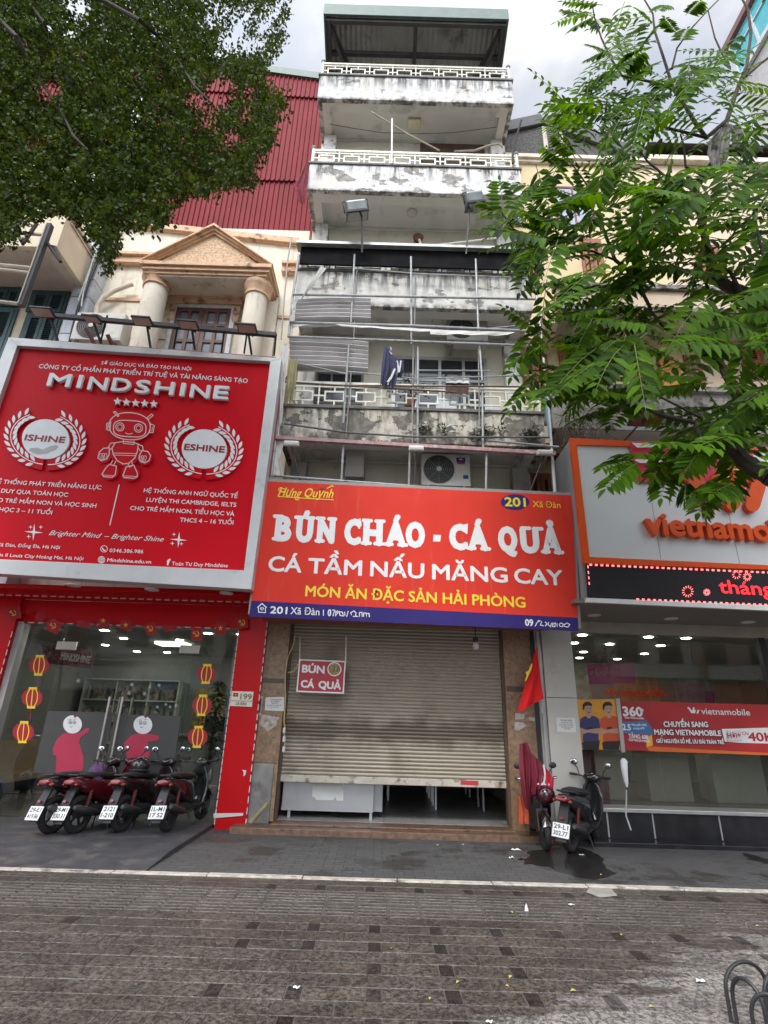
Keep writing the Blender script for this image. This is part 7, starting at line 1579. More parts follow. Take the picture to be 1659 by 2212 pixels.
# ---------------------------------------------------------------- tree with long feathery leaves
T2 = thing('feathery_tree', 'bright green tree with long feathery compound leaves in front of the yellow house', 'tree', (4.3, 4.6, 0))
LV_, LF_ = [], []
rach = MB()
def frond(k, bx, by, tx, ty, Y, dY=0.0, n=6, ll=.135, droop=.10, roll=0.0):
    B0 = P(k, bx, by, Y); E0 = P(k, tx, ty, Y+dY); ax = E0-B0; Ln = ax.length
    if Ln < .08: return
    d0 = ax/Ln; up = Vector((random.gauss(0,.25),-random.uniform(.5,1.1),.8)).normalized(); side = d0.cross(up)
    if side.length < .05: side = Vector((1,0,0))
    side.normalize(); side = Matrix.Rotation(roll, 3, d0) @ side; nrm = side.cross(d0).normalized()
    if nrm.z < 0: nrm = -nrm
    pt = lambda t: B0+ax*t+Vector((0,0,1))*droop*Ln*(1.6*t*(1-t))
    rach.tube([pt(t) for t in (0,.33,.66,1)], [.005,.004,.003,.002], 4, False)
    dz = random.uniform(.12,.5); fw = random.uniform(.35,.6); tw_ = random.uniform(-.25,.25)
    ts = []
    for i in range(n):
        t = .14+.78*i/(n-1); ts += [(t, 1), (t+.02, -1)]
    ts.append((1.0, 0))
    for t, sg in ts:
        p = pt(min(t,1)); pr = .68+.5*math.sin(math.pi*min(1,(t*.9+.12))); L_ = ll*pr*random.uniform(.88,1.1)
        dirn = (d0*(fw+random.gauss(0,.06))+side*sg*1.0+Vector((0,0,-dz+random.gauss(0,.04)))).normalized() if sg else (d0+Vector((0,0,-.2))).normalized()
        wv = nrm.cross(dirn).normalized()+nrm*(tw_+random.gauss(0,.06)); wv.normalize(); nn_ = dirn.cross(wv); 
        if nn_.z < 0: nn_ = -nn_
        W = L_*random.uniform(.165,.2); i0 = len(LV_); dr = Vector((0,0,-1))*L_*.10
        m1 = p+dirn*L_*.33; m2 = p+dirn*L_*.68+dr*.45; tip = p+dirn*L_+dr*1.4
        LV_.extend([p, m1+wv*W+nn_*W*.35, m1-wv*W+nn_*W*.35, m1, m2+wv*W*.8+nn_*W*.3, m2-wv*W*.8+nn_*W*.3, m2, tip])
        LF_.extend([(i0,i0+1,i0+3,i0+3),(i0,i0+3,i0+2,i0+2),(i0+1,i0+4,i0+6,i0+3),(i0+3,i0+6,i0+5,i0+2),(i0+4,i0+7,i0+6,i0+6),(i0+6,i0+7,i0+5,i0+5)])
# leaf sprays read off the outline
SK = [('a3',650,100,470,60),('a3',640,70,430,130),('a3',660,110,700,160),('a3',700,30,470,10),('a3',655,90,520,170),('a3',730,290,610,345),('a3',745,310,620,265),('a3',770,390,640,520),('a3',780,400,930,300),('a3',790,430,700,500),
('a3',840,400,800,210),('a3',880,330,900,120),('a3',900,300,985,180),('a3',985,130,860,190),('a3',1000,430,900,330),('a3',1080,30,1010,60),('a3',1130,200,1060,110),('a3',1150,250,1190,170),('a3',1100,400,1140,380),('a3',1180,90,1260,10),
('a3',545,720,420,540),('a3',540,710,590,470),('a3',545,700,660,630),('a3',530,730,350,700),('a3',540,735,400,600),('a3',560,740,350,740),('a3',700,780,720,600),('a3',760,770,740,560),('a3',900,600,770,540),('a3',930,680,820,640),('a3',880,700,740,740),
('a3',990,130,900,60),('a3',800,440,960,420),('a3',850,470,1000,380),('a3',1090,530,960,600),('a3',1100,540,880,560),('a3',1110,520,1000,470),
('a3',520,930,370,940),('a3',510,940,360,850),('a3',540,920,420,780),('a3',600,1180,400,1100),('a3',560,1130,430,960),('a3',640,1180,560,980),('a3',690,1200,780,900),('a3',700,1180,800,1010),('a3',720,1120,940,900),('a3',760,1080,990,960),
('a3',120,1240,100,1050),('a3',115,1235,0,1180),('a3',120,1245,10,1260),('a3',130,1230,330,1080),('a3',230,1200,350,1060),('a3',380,1290,240,1230),('a3',400,1310,290,1180),('a3',480,1290,330,1290),('a3',250,1330,190,1290),
('a7',300,215,30,270),('a7',310,220,160,150),('a7',320,230,200,390),('a7',330,290,215,520),('a7',340,250,250,340),('a7',390,160,250,120),('a7',560,160,370,90),('a7',630,190,420,200),('a7',600,230,440,300),('a7',720,300,480,330),
('a7',640,420,360,480),('a7',600,450,450,520),('a7',740,480,520,600),('a7',860,460,700,590),('a7',880,570,660,670),('a7',900,590,740,740),('a7',960,580,820,740),('a7',640,690,470,660),('a7',660,740,490,790),('a7',700,800,580,780),('a7',800,790,690,880),
('a7',540,990,350,930),('a7',560,1010,360,1000),('a7',500,1060,240,1120),('a7',560,1060,330,1160),('a7',640,960,500,890),('a7',760,930,620,900),('a7',700,1080,480,1090),('a7',820,1130,600,1130),('a7',840,1160,560,1250),('a7',860,1170,500,1290),('a7',860,1150,740,1290),
('b4',670,300,415,370),('b4',680,330,445,520),('b4',760,280,560,270),('b4',930,380,860,590),('b4',960,400,930,570),('b4',1050,470,1040,600),('b4',1200,520,1200,710),('b4',1260,490,1140,700),('b4',1400,480,1250,560),('b4',1000,330,760,440),('b4',1100,330,800,250),('b4',1250,240,960,200),('b4',1300,420,1080,560)]
for k_, bx, by, tx, ty in SK:
    Y = random.uniform(4.3, 5.3)
    frond(k_, bx, by, tx, ty, Y, random.uniform(-.25,.25), 8, random.uniform(.165,.20), random.uniform(.05,.14), random.uniform(-.3,.3))
# filling of the crown: many more leaves, thinner where the houses show through
FILL = [([(1295,20),(1340,10),(1420,70),(1400,200),(1330,190)], 10, .12), ([(1490,110),(1659,120),(1720,330),(1560,330),(1470,250)], 28, .15), ([(1200,215),(1300,200),(1420,200),(1440,310),(1340,320),(1260,300)], 30, .135),
 ([(1060,450),(1190,380),(1350,335),(1480,400),(1480,600),(1300,610),(1160,560),(1100,490)], 62, .165), ([(1420,350),(1760,330),(1760,640),(1560,650),(1440,560)], 60, .168), ([(1180,600),(1430,600),(1440,720),(1300,720),(1220,690)], 14, .135),
 ([(1130,570),(1300,600),(1330,860),(1210,860),(1140,840)], 18, .14), ([(1240,720),(1500,740),(1500,880),(1320,870),(1230,830)], 30, .145), ([(1480,640),(1760,640),(1760,900),(1560,900)], 34, .15), ([(1360,930),(1480,860),(1760,900),(1760,1000),(1600,1000),(1450,985)], 24, .15), ([(1660,-100),(1900,-100),(1900,1000),(1660,1000)], 30, .14)]
for poly_, n_, ll in FILL:
    xs = [p[0] for p in poly_]; ys = [p[1] for p in poly_]; c_ = 0
    while c_ < n_:
        x, y = random.uniform(min(xs), max(xs)), random.uniform(min(ys), max(ys))
        if not inpoly(np.array([x]), np.array([y]), poly_)[0]: continue
        c_ += 1; g = random.gauss(math.radians(203), .6); l_ = random.uniform(105, 165); Y = random.uniform(3.9, 5.6)
        frond('D', x-.4*l_*math.cos(g), y+.4*l_*math.sin(g), x+.6*l_*math.cos(g), y-.6*l_*math.sin(g), Y, random.uniform(-.45,.45), random.choice((7,8,8,9)), ll*random.uniform(1.1,1.35), random.uniform(.04,.16), random.uniform(-.5,.5))
Vn = np.array([tuple(v) for v in LV_])
me = bpy.data.meshes.new('crown'); me.from_pydata((Vn-np.array(T2.location)).tolist(), [], [tuple(dict.fromkeys(f)) for f in LF_]); me.materials.append(leafmat('feathery_leaves', (.006,.024,.002), (.078,.175,.004), .5, .40, .9, .10))
o = bpy.data.objects.new('crown', me); COL.objects.link(o); o.parent = T2
build(rach, 'leaf_stalks', M('leaf_stalk', (.10,.13,.03), .6), T2, smooth=True)
bark2 = M('grey_brown_bark', (.05,.038,.03), .9, var=.35, scale=9, bump=.6, bscale=30)
b = MB()
b.tube([(4.3,4.6,0),(4.25,4.6,1.5),(4.15,4.65,2.9),(4.0,4.7,3.9)], [.2,.17,.16,.13], 12)
def limb2(pts, r0, r1, Y, Y1=None):
    n = len(pts); Y1 = Y if Y1 is None else Y1; b.tube([P(k_, x, y, Y+(Y1-Y)*i/(n-1)) for i, (k_, x, y) in enumerate(pts)], [r0+(r1-r0)*i/(n-1) for i in range(n)], 8)
b.tube([(4.0,4.7,3.9), P('b4',1900,560,4.6), P('b4',1659,420,4.6)], [.12,.105,.09], 9)
limb2([('b4',1659,420),('b4',1560,370),('b4',1480,310),('b4',1420,240),('b4',1440,160),('a7',1500,1160),('a7',1440,1030),('a7',1390,950)], .09, .045, 4.6, 4.9)
limb2([('a7',1390,950),('a7',1260,850),('a7',1200,690),('a7',1130,640)], .045, .02, 4.9, 5.0)
limb2([('a7',1390,950),('a7',1300,900),('a7',1160,780),('a7',1050,720),('a7',975,620)], .032, .014, 4.9, 5.0)
limb2([('b4',1420,240),('b4',1150,150),('a7',1240,1275),('a7',1060,1240),('a7',930,1190),('a7',810,1165)], .03, .012, 4.6, 4.9)
limb2([('a7',1270,1245),('a7',1040,1130)], .016, .01, 4.7)
limb2([('a7',1390,950),('a7',1370,800),('a7',1350,620),('a7',1260,350),('a7',1280,170)], .03, .012, 4.9, 5.2)
b.tube([(4.0,4.7,3.9), P('a7',1900,760,5.4), P('a7',1659,620,5.4)], [.13,.12,.105], 9)
limb2([('a7',1659,620),('a7',1560,540),('a7',1440,490),('a7',1340,440)], .105, .06, 5.4)
limb2([('a7',1500,520),('a7',1440,400),('a7',1350,350)], .03, .016, 5.3)
limb2([('a7',1340,440),('c3',900,120),('a3',1300,1000),('a3',1340,940),('a3',1420,700)], .05, .035, 5.4, 5.2)
limb2([('a3',1420,700),('a3',1480,520),('a3',1535,380),('a3',1560,200),('a3',1545,60),('a3',1490,-40)], .035, .014, 5.2)
limb2([('a3',1420,700),('a3',1300,800),('a3',1240,720),('a3',1180,620),('a3',1110,520),('a3',1050,330),('a3',1000,180),('a3',990,80),('a3',930,-20)], .035, .01, 5.2, 5.0)
limb2([('a3',1110,520),('a3',1000,480),('a3',810,440),('a3',740,330),('a3',690,220),('a3',650,100),('a3',640,40)], .022, .008, 5.1, 4.9)
limb2([('a3',1100,400),('a3',1130,280),('a3',1200,180),('a3',1300,70),('a3',1380,-10)], .016, .009, 5.1)
limb2([('a3',1520,380),('a3',1400,330),('a3',1350,220),('a3',1310,60)], .016, .009, 5.1)
limb2([('a3',1535,440),('a3',1640,350),('a3',1760,260)], .02, .012, 5.1)
limb2([('a3',1300,800),('a3',1180,770),('a3',1060,740),('a3',960,690),('a3',800,740),('a3',700,780),('a3',545,720)], .022, .008, 5.1, 4.8)
limb2([('a3',1300,1030),('a3',1180,970),('a3',1170,850),('a3',1150,780)], .02, .01, 5.1)
limb2([('a3',1320,1030),('a3',1450,980),('a3',1660,840)], .03, .02, 5.1)
limb2([('a3',1280,1040),('a3',1080,1060),('a3',985,1040)], .02, .012, 5.1)
limb2([('a3',1230,1100),('a3',1080,1040),('a3',960,940),('a3',880,830)], .02, .01, 5.0)
limb2([('a7',770,330),('a7',720,200),('a7',670,60),('a3',690,1200),('a3',640,1120),('a3',510,940)], .022, .008, 5.0, 4.7)
limb2([('a7',770,330),('a7',640,280),('a7',480,260),('a7',300,215),('a7',180,150),('a7',115,60),('a3',115,1230)], .014, .006, 4.9, 4.6)
limb2([('a7',770,330),('a7',880,420),('a7',980,620)], .022, .02, 5.0)
limb2([('a7',1650,380),('a7',1600,180),('a7',1570,0)], .02, .012, 4.8)
build(b, 'trunk', bark2, T2, smooth=True)
# rags of plastic caught in the fork
b = MB(); rr_ = random.Random(3)
def rag(pts_l, pts_r, Y):
    return cloth('a3', pts_l, pts_r, Y, .03, 5, 24, 20)
t = thing('plastic_rags', 'torn grey plastic sheeting caught in the fork of the bright tree', 'rubbish', P('a3', 1360, 980, 4.95)); pm = M('grey_plastic', (.20,.185,.17), .7, var=.45, scale=14, streak=(.03,.028,.025), samt=.6, sscale=14)
for l, r in (([(1370,760),(1310,830),(1300,900),(1330,990)], [(1440,740),(1430,850),(1420,930),(1400,960)]), ([(1400,720),(1440,780),(1450,860)], [(1510,760),(1500,820),(1480,890)]), ([(1290,840),(1310,860),(1330,880)], [(1330,830),(1350,860),(1370,880)])):
    build(rag(l, r, 4.95), 'sheet_piece', pm, t, smooth=True, recalc=False)
# ================================================================ scooters
tyre_m = M('tyre_rubber', (.018,.018,.019), .8, var=.2); rim_m = M('rim_dark', (.06,.06,.062), .4, metal=.5); plas = M('black_plastic', (.02,.02,.022), .45, var=.15); seat_m = M('seat_vinyl', (.018,.018,.019), .55, var=.15, bump=.1, bscale=150)
chrome = M('chrome', (.6,.6,.6), .12, metal=1, var=.02); mirror_m = M('mirror_glass', (.75,.78,.8), .04, metal=1, var=.01); plate_m = M('plate_white', (.72,.72,.72), .5, var=.03); plate_ink = M('plate_black', (.02,.02,.02), .5)
tail_m = M('tail_lens', (.20,.006,.012), .15, coat=.5); amber = M('amber_lens', (.20,.05,.015), .2); shockm = M('shock_red', (.16,.03,.03), .4)
def sell(y, zc, hw, hh, p=2.6, n=16, xc=0):
    r = []
    for i in range(n):
        a = 2*math.pi*i/n; c, s = math.cos(a), math.sin(a); r.append((xc+hw*math.copysign(abs(c)**(2/p), c), y, zc+hh*math.copysign(abs(s)**(2/p), s)))
    return r
def sellz(z, yc, hw, hd, p=2.6, n=16, lean=0):
    r = []
    for i in range(n):
        a = 2*math.pi*i/n; c, s = math.cos(a), math.sin(a); x = hw*math.copysign(abs(c)**(2/p), c); y = hd*math.copysign(abs(s)**(2/p), s); r.append((x, yc+y-abs(x)*lean, z))
    return r
def plain(mb, name, m, par, smooth=True, bevel=0): return build(mb, name, m, par, smooth=smooth, bevel=bevel)
def scooter(name, label, paint, l1, l2, extras=True, group='scooters parked outside the red shop', accent=None):
    t = thing(name, label, 'scooter', (0,0,0), group); LOC[t.name] = Vector((0,0,0))
    for y, R in ((-.62,.25),(.62,.25)):
        b = MB(); b.torus((0,y,R+.03), R-.02, .052, (1,0,0), 30, 10); wl = plain(b, 'wheel', tyre_m, t)
        b = MB(); b.torus((0,y,R+.03), R-.075, .016, (1,0,0), 26, 6); b.lathe([(.055,-.05),(.055,.05)], (0,y,R+.03), 14, (1,0,0))
        for i in range(5):
            a = i*1.2566; b.beam((0,y,R+.03), (0,y+(R-.07)*math.cos(a),R+.03+(R-.07)*math.sin(a)), .03, .022, (1,0,0))
        plain(b, 'rim', rim_m, wl)
    # rear cowl, seat, grab rail
    b = MB(); b.loft([sell(-.93,.80,.03,.025), sell(-.88,.79,.075,.05), sell(-.70,.735,.125,.10), sell(-.40,.66,.15,.16), sell(-.12,.58,.15,.21), sell(.06,.50,.12,.20), sell(.12,.46,.08,.16)]); plain(b, 'rear_cowl', paint, t)
    b = MB(); b.loft([sell(-.72,.845,.06,.02), sell(-.66,.855,.11,.045), sell(-.40,.845,.135,.06), sell(-.15,.815,.13,.055), sell(.05,.80,.095,.05), sell(.13,.785,.05,.025)]); plain(b, 'seat', seat_m, t)
    b = MB(); b.tube([(-.13,-.55,.82),(-.14,-.72,.86),(-.09,-.86,.875),(.09,-.86,.875),(.14,-.72,.86),(.13,-.55,.82)], .014, 8); plain(b, 'grab_rail', plas, t)
    b = MB(); b.loft([sell(-.955,.765,.085,.018,3), sell(-.935,.77,.105,.04,3), sell(-.86,.765,.118,.045,3)]); plain(b, 'tail_light', tail_m, t)
    for s in (-1, 1):
        b = MB(); b.ball((s*.125,-.88,.735), .034, 10, 8, (1,1.4,.8)); plain(b, 'indicator', amber if paint is not redpaint else tail_m, t)
    # under-tail mudguard carrying the plate
    b = MB(); b.loft([[(-.07,-.80,.70),(.07,-.80,.70),(.07,-.76,.68),(-.07,-.76,.68)], [(-.085,-.92,.47),(.085,-.92,.47),(.085,-.90,.46),(-.085,-.90,.46)], [(-.08,-1.0,.19),(.08,-1.0,.19),(.08,-.985,.185),(-.08,-.985,.185)]]); md = plain(b, 'mudguard', plas, t, smooth=False)
    b = MB(); c = Vector((0,-.985,.34)); ay = Vector((0,-.42,.9)).normalized()*-1; up = Vector((0,.38,.92)).normalized(); nv_ = Vector((0,-.92,.38)).normalized()
    b.obb(c, (.135,0,0), up*.10, nv_*.006); pl_ = build(b, 'license_plate', plate_m, t, bevel=.004)
    b = MB()
    for s, z, h in ((l1,.018,.062),(l2,-.072,.062)):
        v, f = glyphs(s, .02, 0, False, 1.0); x0, x1 = v[:,0].min(), v[:,0].max(); sc = min(.225/(x1-x0), .11)
        b.add([c+Vector(((x-(x0+x1)/2)*sc,0,0))+up*(z+y*h/.7)+nv_*.0075 for x, y, _ in v], f)
    build(b, 'plate_lettering', plate_ink, pl_, recalc=False)
    b = MB(); b.obb(Vector((0,-.94,.50)), (.03,0,0), up*.018, nv_*.008); plain(b, 'reflector', tail_m, t, smooth=False)
    # shocks, exhaust, stand, engine
    for s in (-1, 1):
        b = MB(); b.tube([(s*.115,-.60,.33),(s*.115,-.52,.66)], .018, 8)
        for i in range(9): b.torus((s*.115,-.595+i*.0075,.36+i*.03), .03, .007, (0,.24,.97), 12, 5)
        plain(b, 'shock', shockm if s > 0 else plas, t)
    b = MB(); b.tube([(.10,.05,.26),(.13,-.2,.24),(.155,-.4,.28)], .022, 8); b.tube([(.155,-.38,.28),(.165,-.45,.29),(.175,-.86,.40),(.175,-.90,.41)], [.03,.055,.055,.03], 12); plain(b, 'exhaust', rim_m, t)
    b = MB(); b.loft([sell(-.7,.30,.05,.06), sell(-.45,.32,.09,.09), sell(-.1,.30,.11,.10), sell(.1,.28,.07,.06)]); plain(b, 'engine', rim_m, t)
    b = MB(); b.tube([(-.1,-.12,.22),(-.17,-.1,.02),(-.1,-.2,.015)], .012, 6); b.tube([(.1,-.12,.22),(.17,-.1,.02)], .012, 6); plain(b, 'stand', plas, t)
    # step-through floor, leg shield, fork, front mudguard
    b = MB(); b.loft([sell(.02,.30,.13,.05,4), sell(.22,.27,.14,.035,4), sell(.42,.31,.13,.05,4)]); plain(b, 'footboard', plas, t)
    b = MB(); b.loft([sellz(.27,.40,.12,.05,3,18,.1), sellz(.48,.45,.18,.05,3,18,.22), sellz(.70,.49,.19,.055,3,18,.25), sellz(.86,.47,.15,.06,3,18,.2), sellz(.93,.45,.09,.05,3,18,.1)]); plain(b, 'leg_shield', paint, t)
    b = MB(); b.tube([(0,.47,.90),(0,.53,.68),(0,.56,.55)], .03, 8)
    for s in (-1, 1): b.tube([(s*.075,.55,.58),(s*.085,.62,.28)], .02, 8)
    b.beam((-.09,.55,.57),(.09,.55,.57), .05, .04); plain(b, 'fork', rim_m, t)
    b = MB()
    def fn(u, v):
        a = math.radians(20+140*u); r_ = .30; x = -.075+.15*v; return (x, .62+r_*math.cos(a)*-1, .28+(r_-.06*(abs(v-.5)*2)**2)*math.sin(a))
    b.grid(fn, 14, 6); plain(b, 'front_mudguard', paint, t)
    # head: cover, lamp, grips, levers, mirrors
    b = MB(); b.loft([sell(.36,.99,.05,.035), sell(.40,1.0,.13,.065), sell(.48,.99,.15,.085), sell(.55,.965,.10,.07), sell(.58,.95,.04,.03)]); plain(b, 'handlebar_cover', paint if accent is None else accent, t)
    b = MB(); b.ball((0,.565,.955), .07, 12, 8, (1.1,.5,.8)); plain(b, 'headlight', M('lamp_glass', (.5,.5,.5), .1), t)
    for s in (-1, 1):
        b = MB(); b.tube([(s*.10,.43,1.0),(s*.22,.40,1.02),(s*.235,.395,1.022)], .013, 8); b.tube([(s*.23,.396,1.021),(s*.355,.35,1.03)], .021, 10); plain(b, 'grip', plas, t)
        b = MB(); b.tube([(s*.19,.44,1.02),(s*.25,.45,1.025),(s*.34,.41,1.03)], .008, 6); plain(b, 'brake_lever', chrome, t)
        b = MB(); b.tube([(s*.20,.41,1.03),(s*.23,.42,1.12),(s*.285,.43,1.19)], .008, 6); st_ = plain(b, 'mirror', plas, t)
        b = MB(); rt = Matrix.Rotation(s*-.2, 3, 'Z'); b.ball((s*.30,.435,1.225), .068, 14, 10, (1,.32,.72), rt); plain(b, 'mirror_shell', plas, st_)
        b = MB(); b.ball((s*.299,.42,1.225), .06, 14, 8, (1,.14,.72), rt); plain(b, 'mirror_face', mirror_m, st_)
    return t
redpaint = M('scooter_red', (.085,.006,.011), .2, var=.05, coat=.6); darkred = M('scooter_maroon', (.016,.008,.009), .22, var=.1, coat=.5); blackpaint = M('scooter_black', (.016,.016,.018), .18, var=.1, coat=.6); bluepaint = M('scooter_blue', (.02,.16,.42), .2, coat=.6)
def put(t, platepx, Yp, yaw, lean=0):
    """stand the scooter so that its number plate is where the photo shows it"""
    s = .79; p = atz(*platepx, .34*s+.04); o = Matrix.Rotation(yaw, 3, 'Z') @ Vector((0,-.985*s,.34*s)); t.location = (p.x-o.x, p.y-o.y, .04); t.rotation_euler = (0, lean, yaw); t.scale = (s,s,s)
    return t
def puthandle(t, px, Y, yaw, s, z=.02, lean=0):
    p = at(*px, Y); o = Matrix.Rotation(yaw, 3, 'Z') @ Vector((0,.43*s,1.0*s)); t.location = (p.x-o.x, p.y-o.y, z); t.rotation_euler = (0, lean, yaw); t.scale = (s,s,s)
    return t
put(scooter('scooter', 'dark scooter between the blue scooter and the one with the purple cover', darkred, '29-E1', '419.86'), (76,1757), 7.42, -math.radians(20), -.05)
put(scooter('scooter', 'dark red scooter with a purple cloth cover on its seat', redpaint, '29-M1', '550.31'), (132,1757), 7.30, -math.radians(18), -.05)
put(scooter('scooter', 'black and red scooter with a round black helmet on its seat', darkred, '2121', '1-210', accent=blackpaint), (236,1755), 7.36, -math.radians(15), -.05)
put(scooter('scooter', 'black scooter next to the red pillar, its plate ending in 7 52', blackpaint, '1L-M1', '17 52'), (342,1755), 7.40, -math.radians(9), -.05)
s5 = scooter('scooter', 'blue scooter at the outer end of the row before the red shop', bluepaint, '30-K2', '118.04', accent=bluepaint); p = at(4, 1640, 8.3); s5.location = (p.x-.55, 7.9, .052); s5.rotation_euler = (0, -.05, -math.radians(30))
s6 = scooter('scooter', 'black scooter with an upright mirror before the pale grey pillar', blackpaint, '29-L1', '302.77', group='scooters outside the phone shop'); puthandle(s6, (1268,1652), 8.55, -math.radians(40), .82, .0, .05)
s7 = scooter('scooter', 'dark scooter half hidden under a maroon raincoat beside the shutter', darkred, '29-H1', '640.12', group='scooters outside the phone shop', accent=blackpaint); s7.location = (2.27, 8.46, 0); s7.rotation_euler = (0, .05, math.radians(176)); s7.scale = (.8,.8,.8)
# things lying on the scooters
def on(sc, local): return sc.location + sc.rotation_euler.to_matrix() @ (Vector(local)*sc.scale.x)
scs = [o for o in bpy.data.objects if o.get('category') == 'scooter']
c = on(scs[2], (0,-.35,.985)); b = MB(); b.ball(c, .125, 18, 12, (1,1.1,.95)); h = tag(build(b, 'helmet', M('helmet_black', (.02,.02,.022), .2, coat=.5), loc=c, smooth=True), 'round black helmet sitting on the black and red scooter seat', 'helmet')
b = MB(); b.torus(c+Vector((0,0,-.06)), .125, .014, (0,.1,1), 24, 6); build(b, 'rim', plas, h)
c = on(scs[1], (.0,-.38,.94)); b = MB(); b.loft([[(c.x+.10*math.cos(a)*k1, c.y+.15*math.sin(a)*k1, c.z-.06+z*.75+.02*math.sin(3*a)) for a in [i*.3927 for i in range(16)]] for k1, z in ((1,-.1),(1.0,.0),(.8,.10),(.4,.16),(.1,.17))]); tag(build(b, 'seat_cover', M('purple_cloth', (.13,.065,.16), .8, var=.5, scale=9), loc=c, smooth=True), 'purple patterned cloth cover on a dark red scooter seat', 'cloth')
c = P('b3', 1470, 895, 7.95)-Vector((0,-.05,.05)); b = MB(); b.ball(c+Vector((0,-.05,.05)), .13, 16, 12, (1,1.1,.95)); h = tag(build(b, 'helmet', M('helmet_wine', (.05,.008,.014), .15, coat=.6), loc=c, smooth=True), 'dark wine red helmet hooked on the dark scooter under the raincoat', 'helmet')
b = MB(); b.ball(c+Vector((-.01,-.02,.17)), .1, 12, 8, (1.2,.8,.35)); build(b, 'white_pad', whitemetal, h, smooth=True)
maroon = M('maroon_raincoat', (.17,.012,.028), .5, var=.25, scale=4)
t = thing('raincoat', 'maroon hooded raincoat draped over the dark scooter by the shutter', 'raincoat', P('b3', 1400, 950, 8.2))
build(cloth('b3', [(1342,650),(1338,760),(1352,880),(1372,960)], [(1380,642),(1410,720),(1405,830),(1392,960)], 8.05, .06, 2, 16, 20), 'hood_side', maroon, t, smooth=True, recalc=False)
build(cloth('b3', [(1395,690),(1400,800),(1405,900)], [(1445,735),(1468,800),(1440,860)], 7.98, .05, 2, 14, 16), 'sleeve', maroon, t, smooth=True, recalc=False)
build(cloth('b3', [(1455,745),(1462,800),(1470,850)], [(1478,775),(1512,815),(1508,870)], 7.94, .03, 2, 12, 12), 'red_lining', M('bright_red_cloth', (.50,.02,.05), .6, var=.3, scale=8), t, smooth=True, recalc=False)
b = MB(); b.line('b3', [(1463,750),(1470,800),(1464,845)], 9, 7.9, .0); build(b, 'white_stripe', whitecloth, t)
build(cloth('b3', [(1335,900),(1338,1000),(1340,1035)], [(1360,905),(1392,960),(1395,1035)], 8.2, .03, 2, 12, 14), 'orange_hem', M('orange_cloth', (.42,.075,.03), .6, var=.2), t, smooth=True, recalc=False)
# slender white-headed steel post
t = thing('steel_post', 'slender steel post with a long white head in front of the black step', 'post', P('c2', 1290, 1100, 8.4)); Yp_ = 8.4
b = MB(); b.tube([P('c2', 1290, 720, Yp_), P('c2', 1285, 1000, Yp_), P('c2', 1340, 1160, Yp_-.1)], .012, 8); build(b, 'stem', alu, t, smooth=True)
b = MB(); p, q = P('c2', 1258, 375, Yp_), P('c2', 1295, 690, Yp_); b.tube([p, p.lerp(q,.1), p.lerp(q,.35), p.lerp(q,.8), q], [.02,.05,.055,.035,.012], 12); build(b, 'head', M('gloss_white', (.8,.8,.8), .2), t, smooth=True)
b = MB(); p, q = P('c2', 1310, 430, Yp_-.03), P('c2', 1322, 640, Yp_-.03); b.tube([p, p.lerp(q,.3), q], [.02,.03,.012], 10); build(b, 'dark_grip', plas, t, smooth=True)
# ================================================================ small things on the ground
hoopm = M('black_iron', (.025,.025,.028), .5, var=.25, bump=.1, bscale=80)
t = thing('hoop_fence', 'low black hoop fence round the tree pit at the pavement edge', 'fence', (2.2, 3.6, .012))
def hoop(x0, x1, y0, y1, h):
    b = MB(); pts = []; 
    pts.append((x0,y0,.0)); pts.append((x0,y0,h-.11)); 
    for i in range(1, 12):
        a = math.pi*(1-i/12); c = (math.cos(a)+1)/2; pts.append((x0+(x1-x0)*c, y0+(y1-y0)*c, h-.11+.11*math.sin(a)))
    pts.append((x1,y1,h-.11)); pts.append((x1,y1,0)); b.tube(pts, .0105, 8); build(b, 'hoop', hoopm, t, smooth=True)
hoop(1.99, 2.27, 3.72, 3.80, .27); hoop(2.19, 2.46, 3.70, 3.78, .25); hoop(2.37, 2.66, 3.74, 3.82, .27)
hoop(2.03, 2.19, 3.58, 3.47, .21); hoop(2.14, 2.30, 3.50, 3.38, .19); hoop(2.51, 2.8, 3.72, 3.8, .26); hoop(2.01, 2.08, 3.70, 3.54, .24)
t = thing('pit_weed', 'small green weed growing inside the hoop fence', 'weed', (2.17, 3.62, .012)); b = MB()
for i in range(26):
    a = random.uniform(0,6.28); c = Vector((2.17+random.gauss(0,.03), 3.62+random.gauss(0,.03), .01)); d = Vector((math.cos(a)*.4, math.sin(a)*.4, 1)).normalized(); s = Vector((-math.sin(a), math.cos(a), 0))*.012; L_ = random.uniform(.06,.16)
    b.add([c, c+d*L_*.5+s, c+d*L_, c+d*L_*.5-s], [(0,1,2,3)])
build(b, 'leaf_blades', M('weed_green', (.06,.13,.02), .5, var=.3, scale=20), t, recalc=False)
# litter
lit = M('litter_white', (.68,.68,.66), .8)
LT = [('b7',578,215,.14,.03,'white','crumpled white paper nearest the threshold end'),('b7',560,252,.07,.04,'white','white scrap beside the dark stain'),('b7',606,254,.12,.02,'grey','dark flattened bag beside the white scrap'),('b7',815,190,.10,.012,'white','thin white scrap close to the black step'),('b7',242,194,.03,.01,'white','tiny white scrap before the threshold'),('b7',352,192,.035,.01,'white','second tiny scrap before the threshold'),
('b7',624,474,.06,.09,'white','pointed white paper cone on the ribbed pavers'),('b7',816,451,.07,.012,'white','flat white scrap on the ribbed pavers'),('b7',1370,780,.07,.015,'white','white scrap on the pale dry slabs'),('b7',465,956,.04,.01,'white','white scrap at the near edge of the pavement'),('b6',1290,822,.045,.012,'white','white scrap on a slab beside a dark square'),('b7',860,236,.08,.01,'white','pale smear of paper beyond the dark stain')]
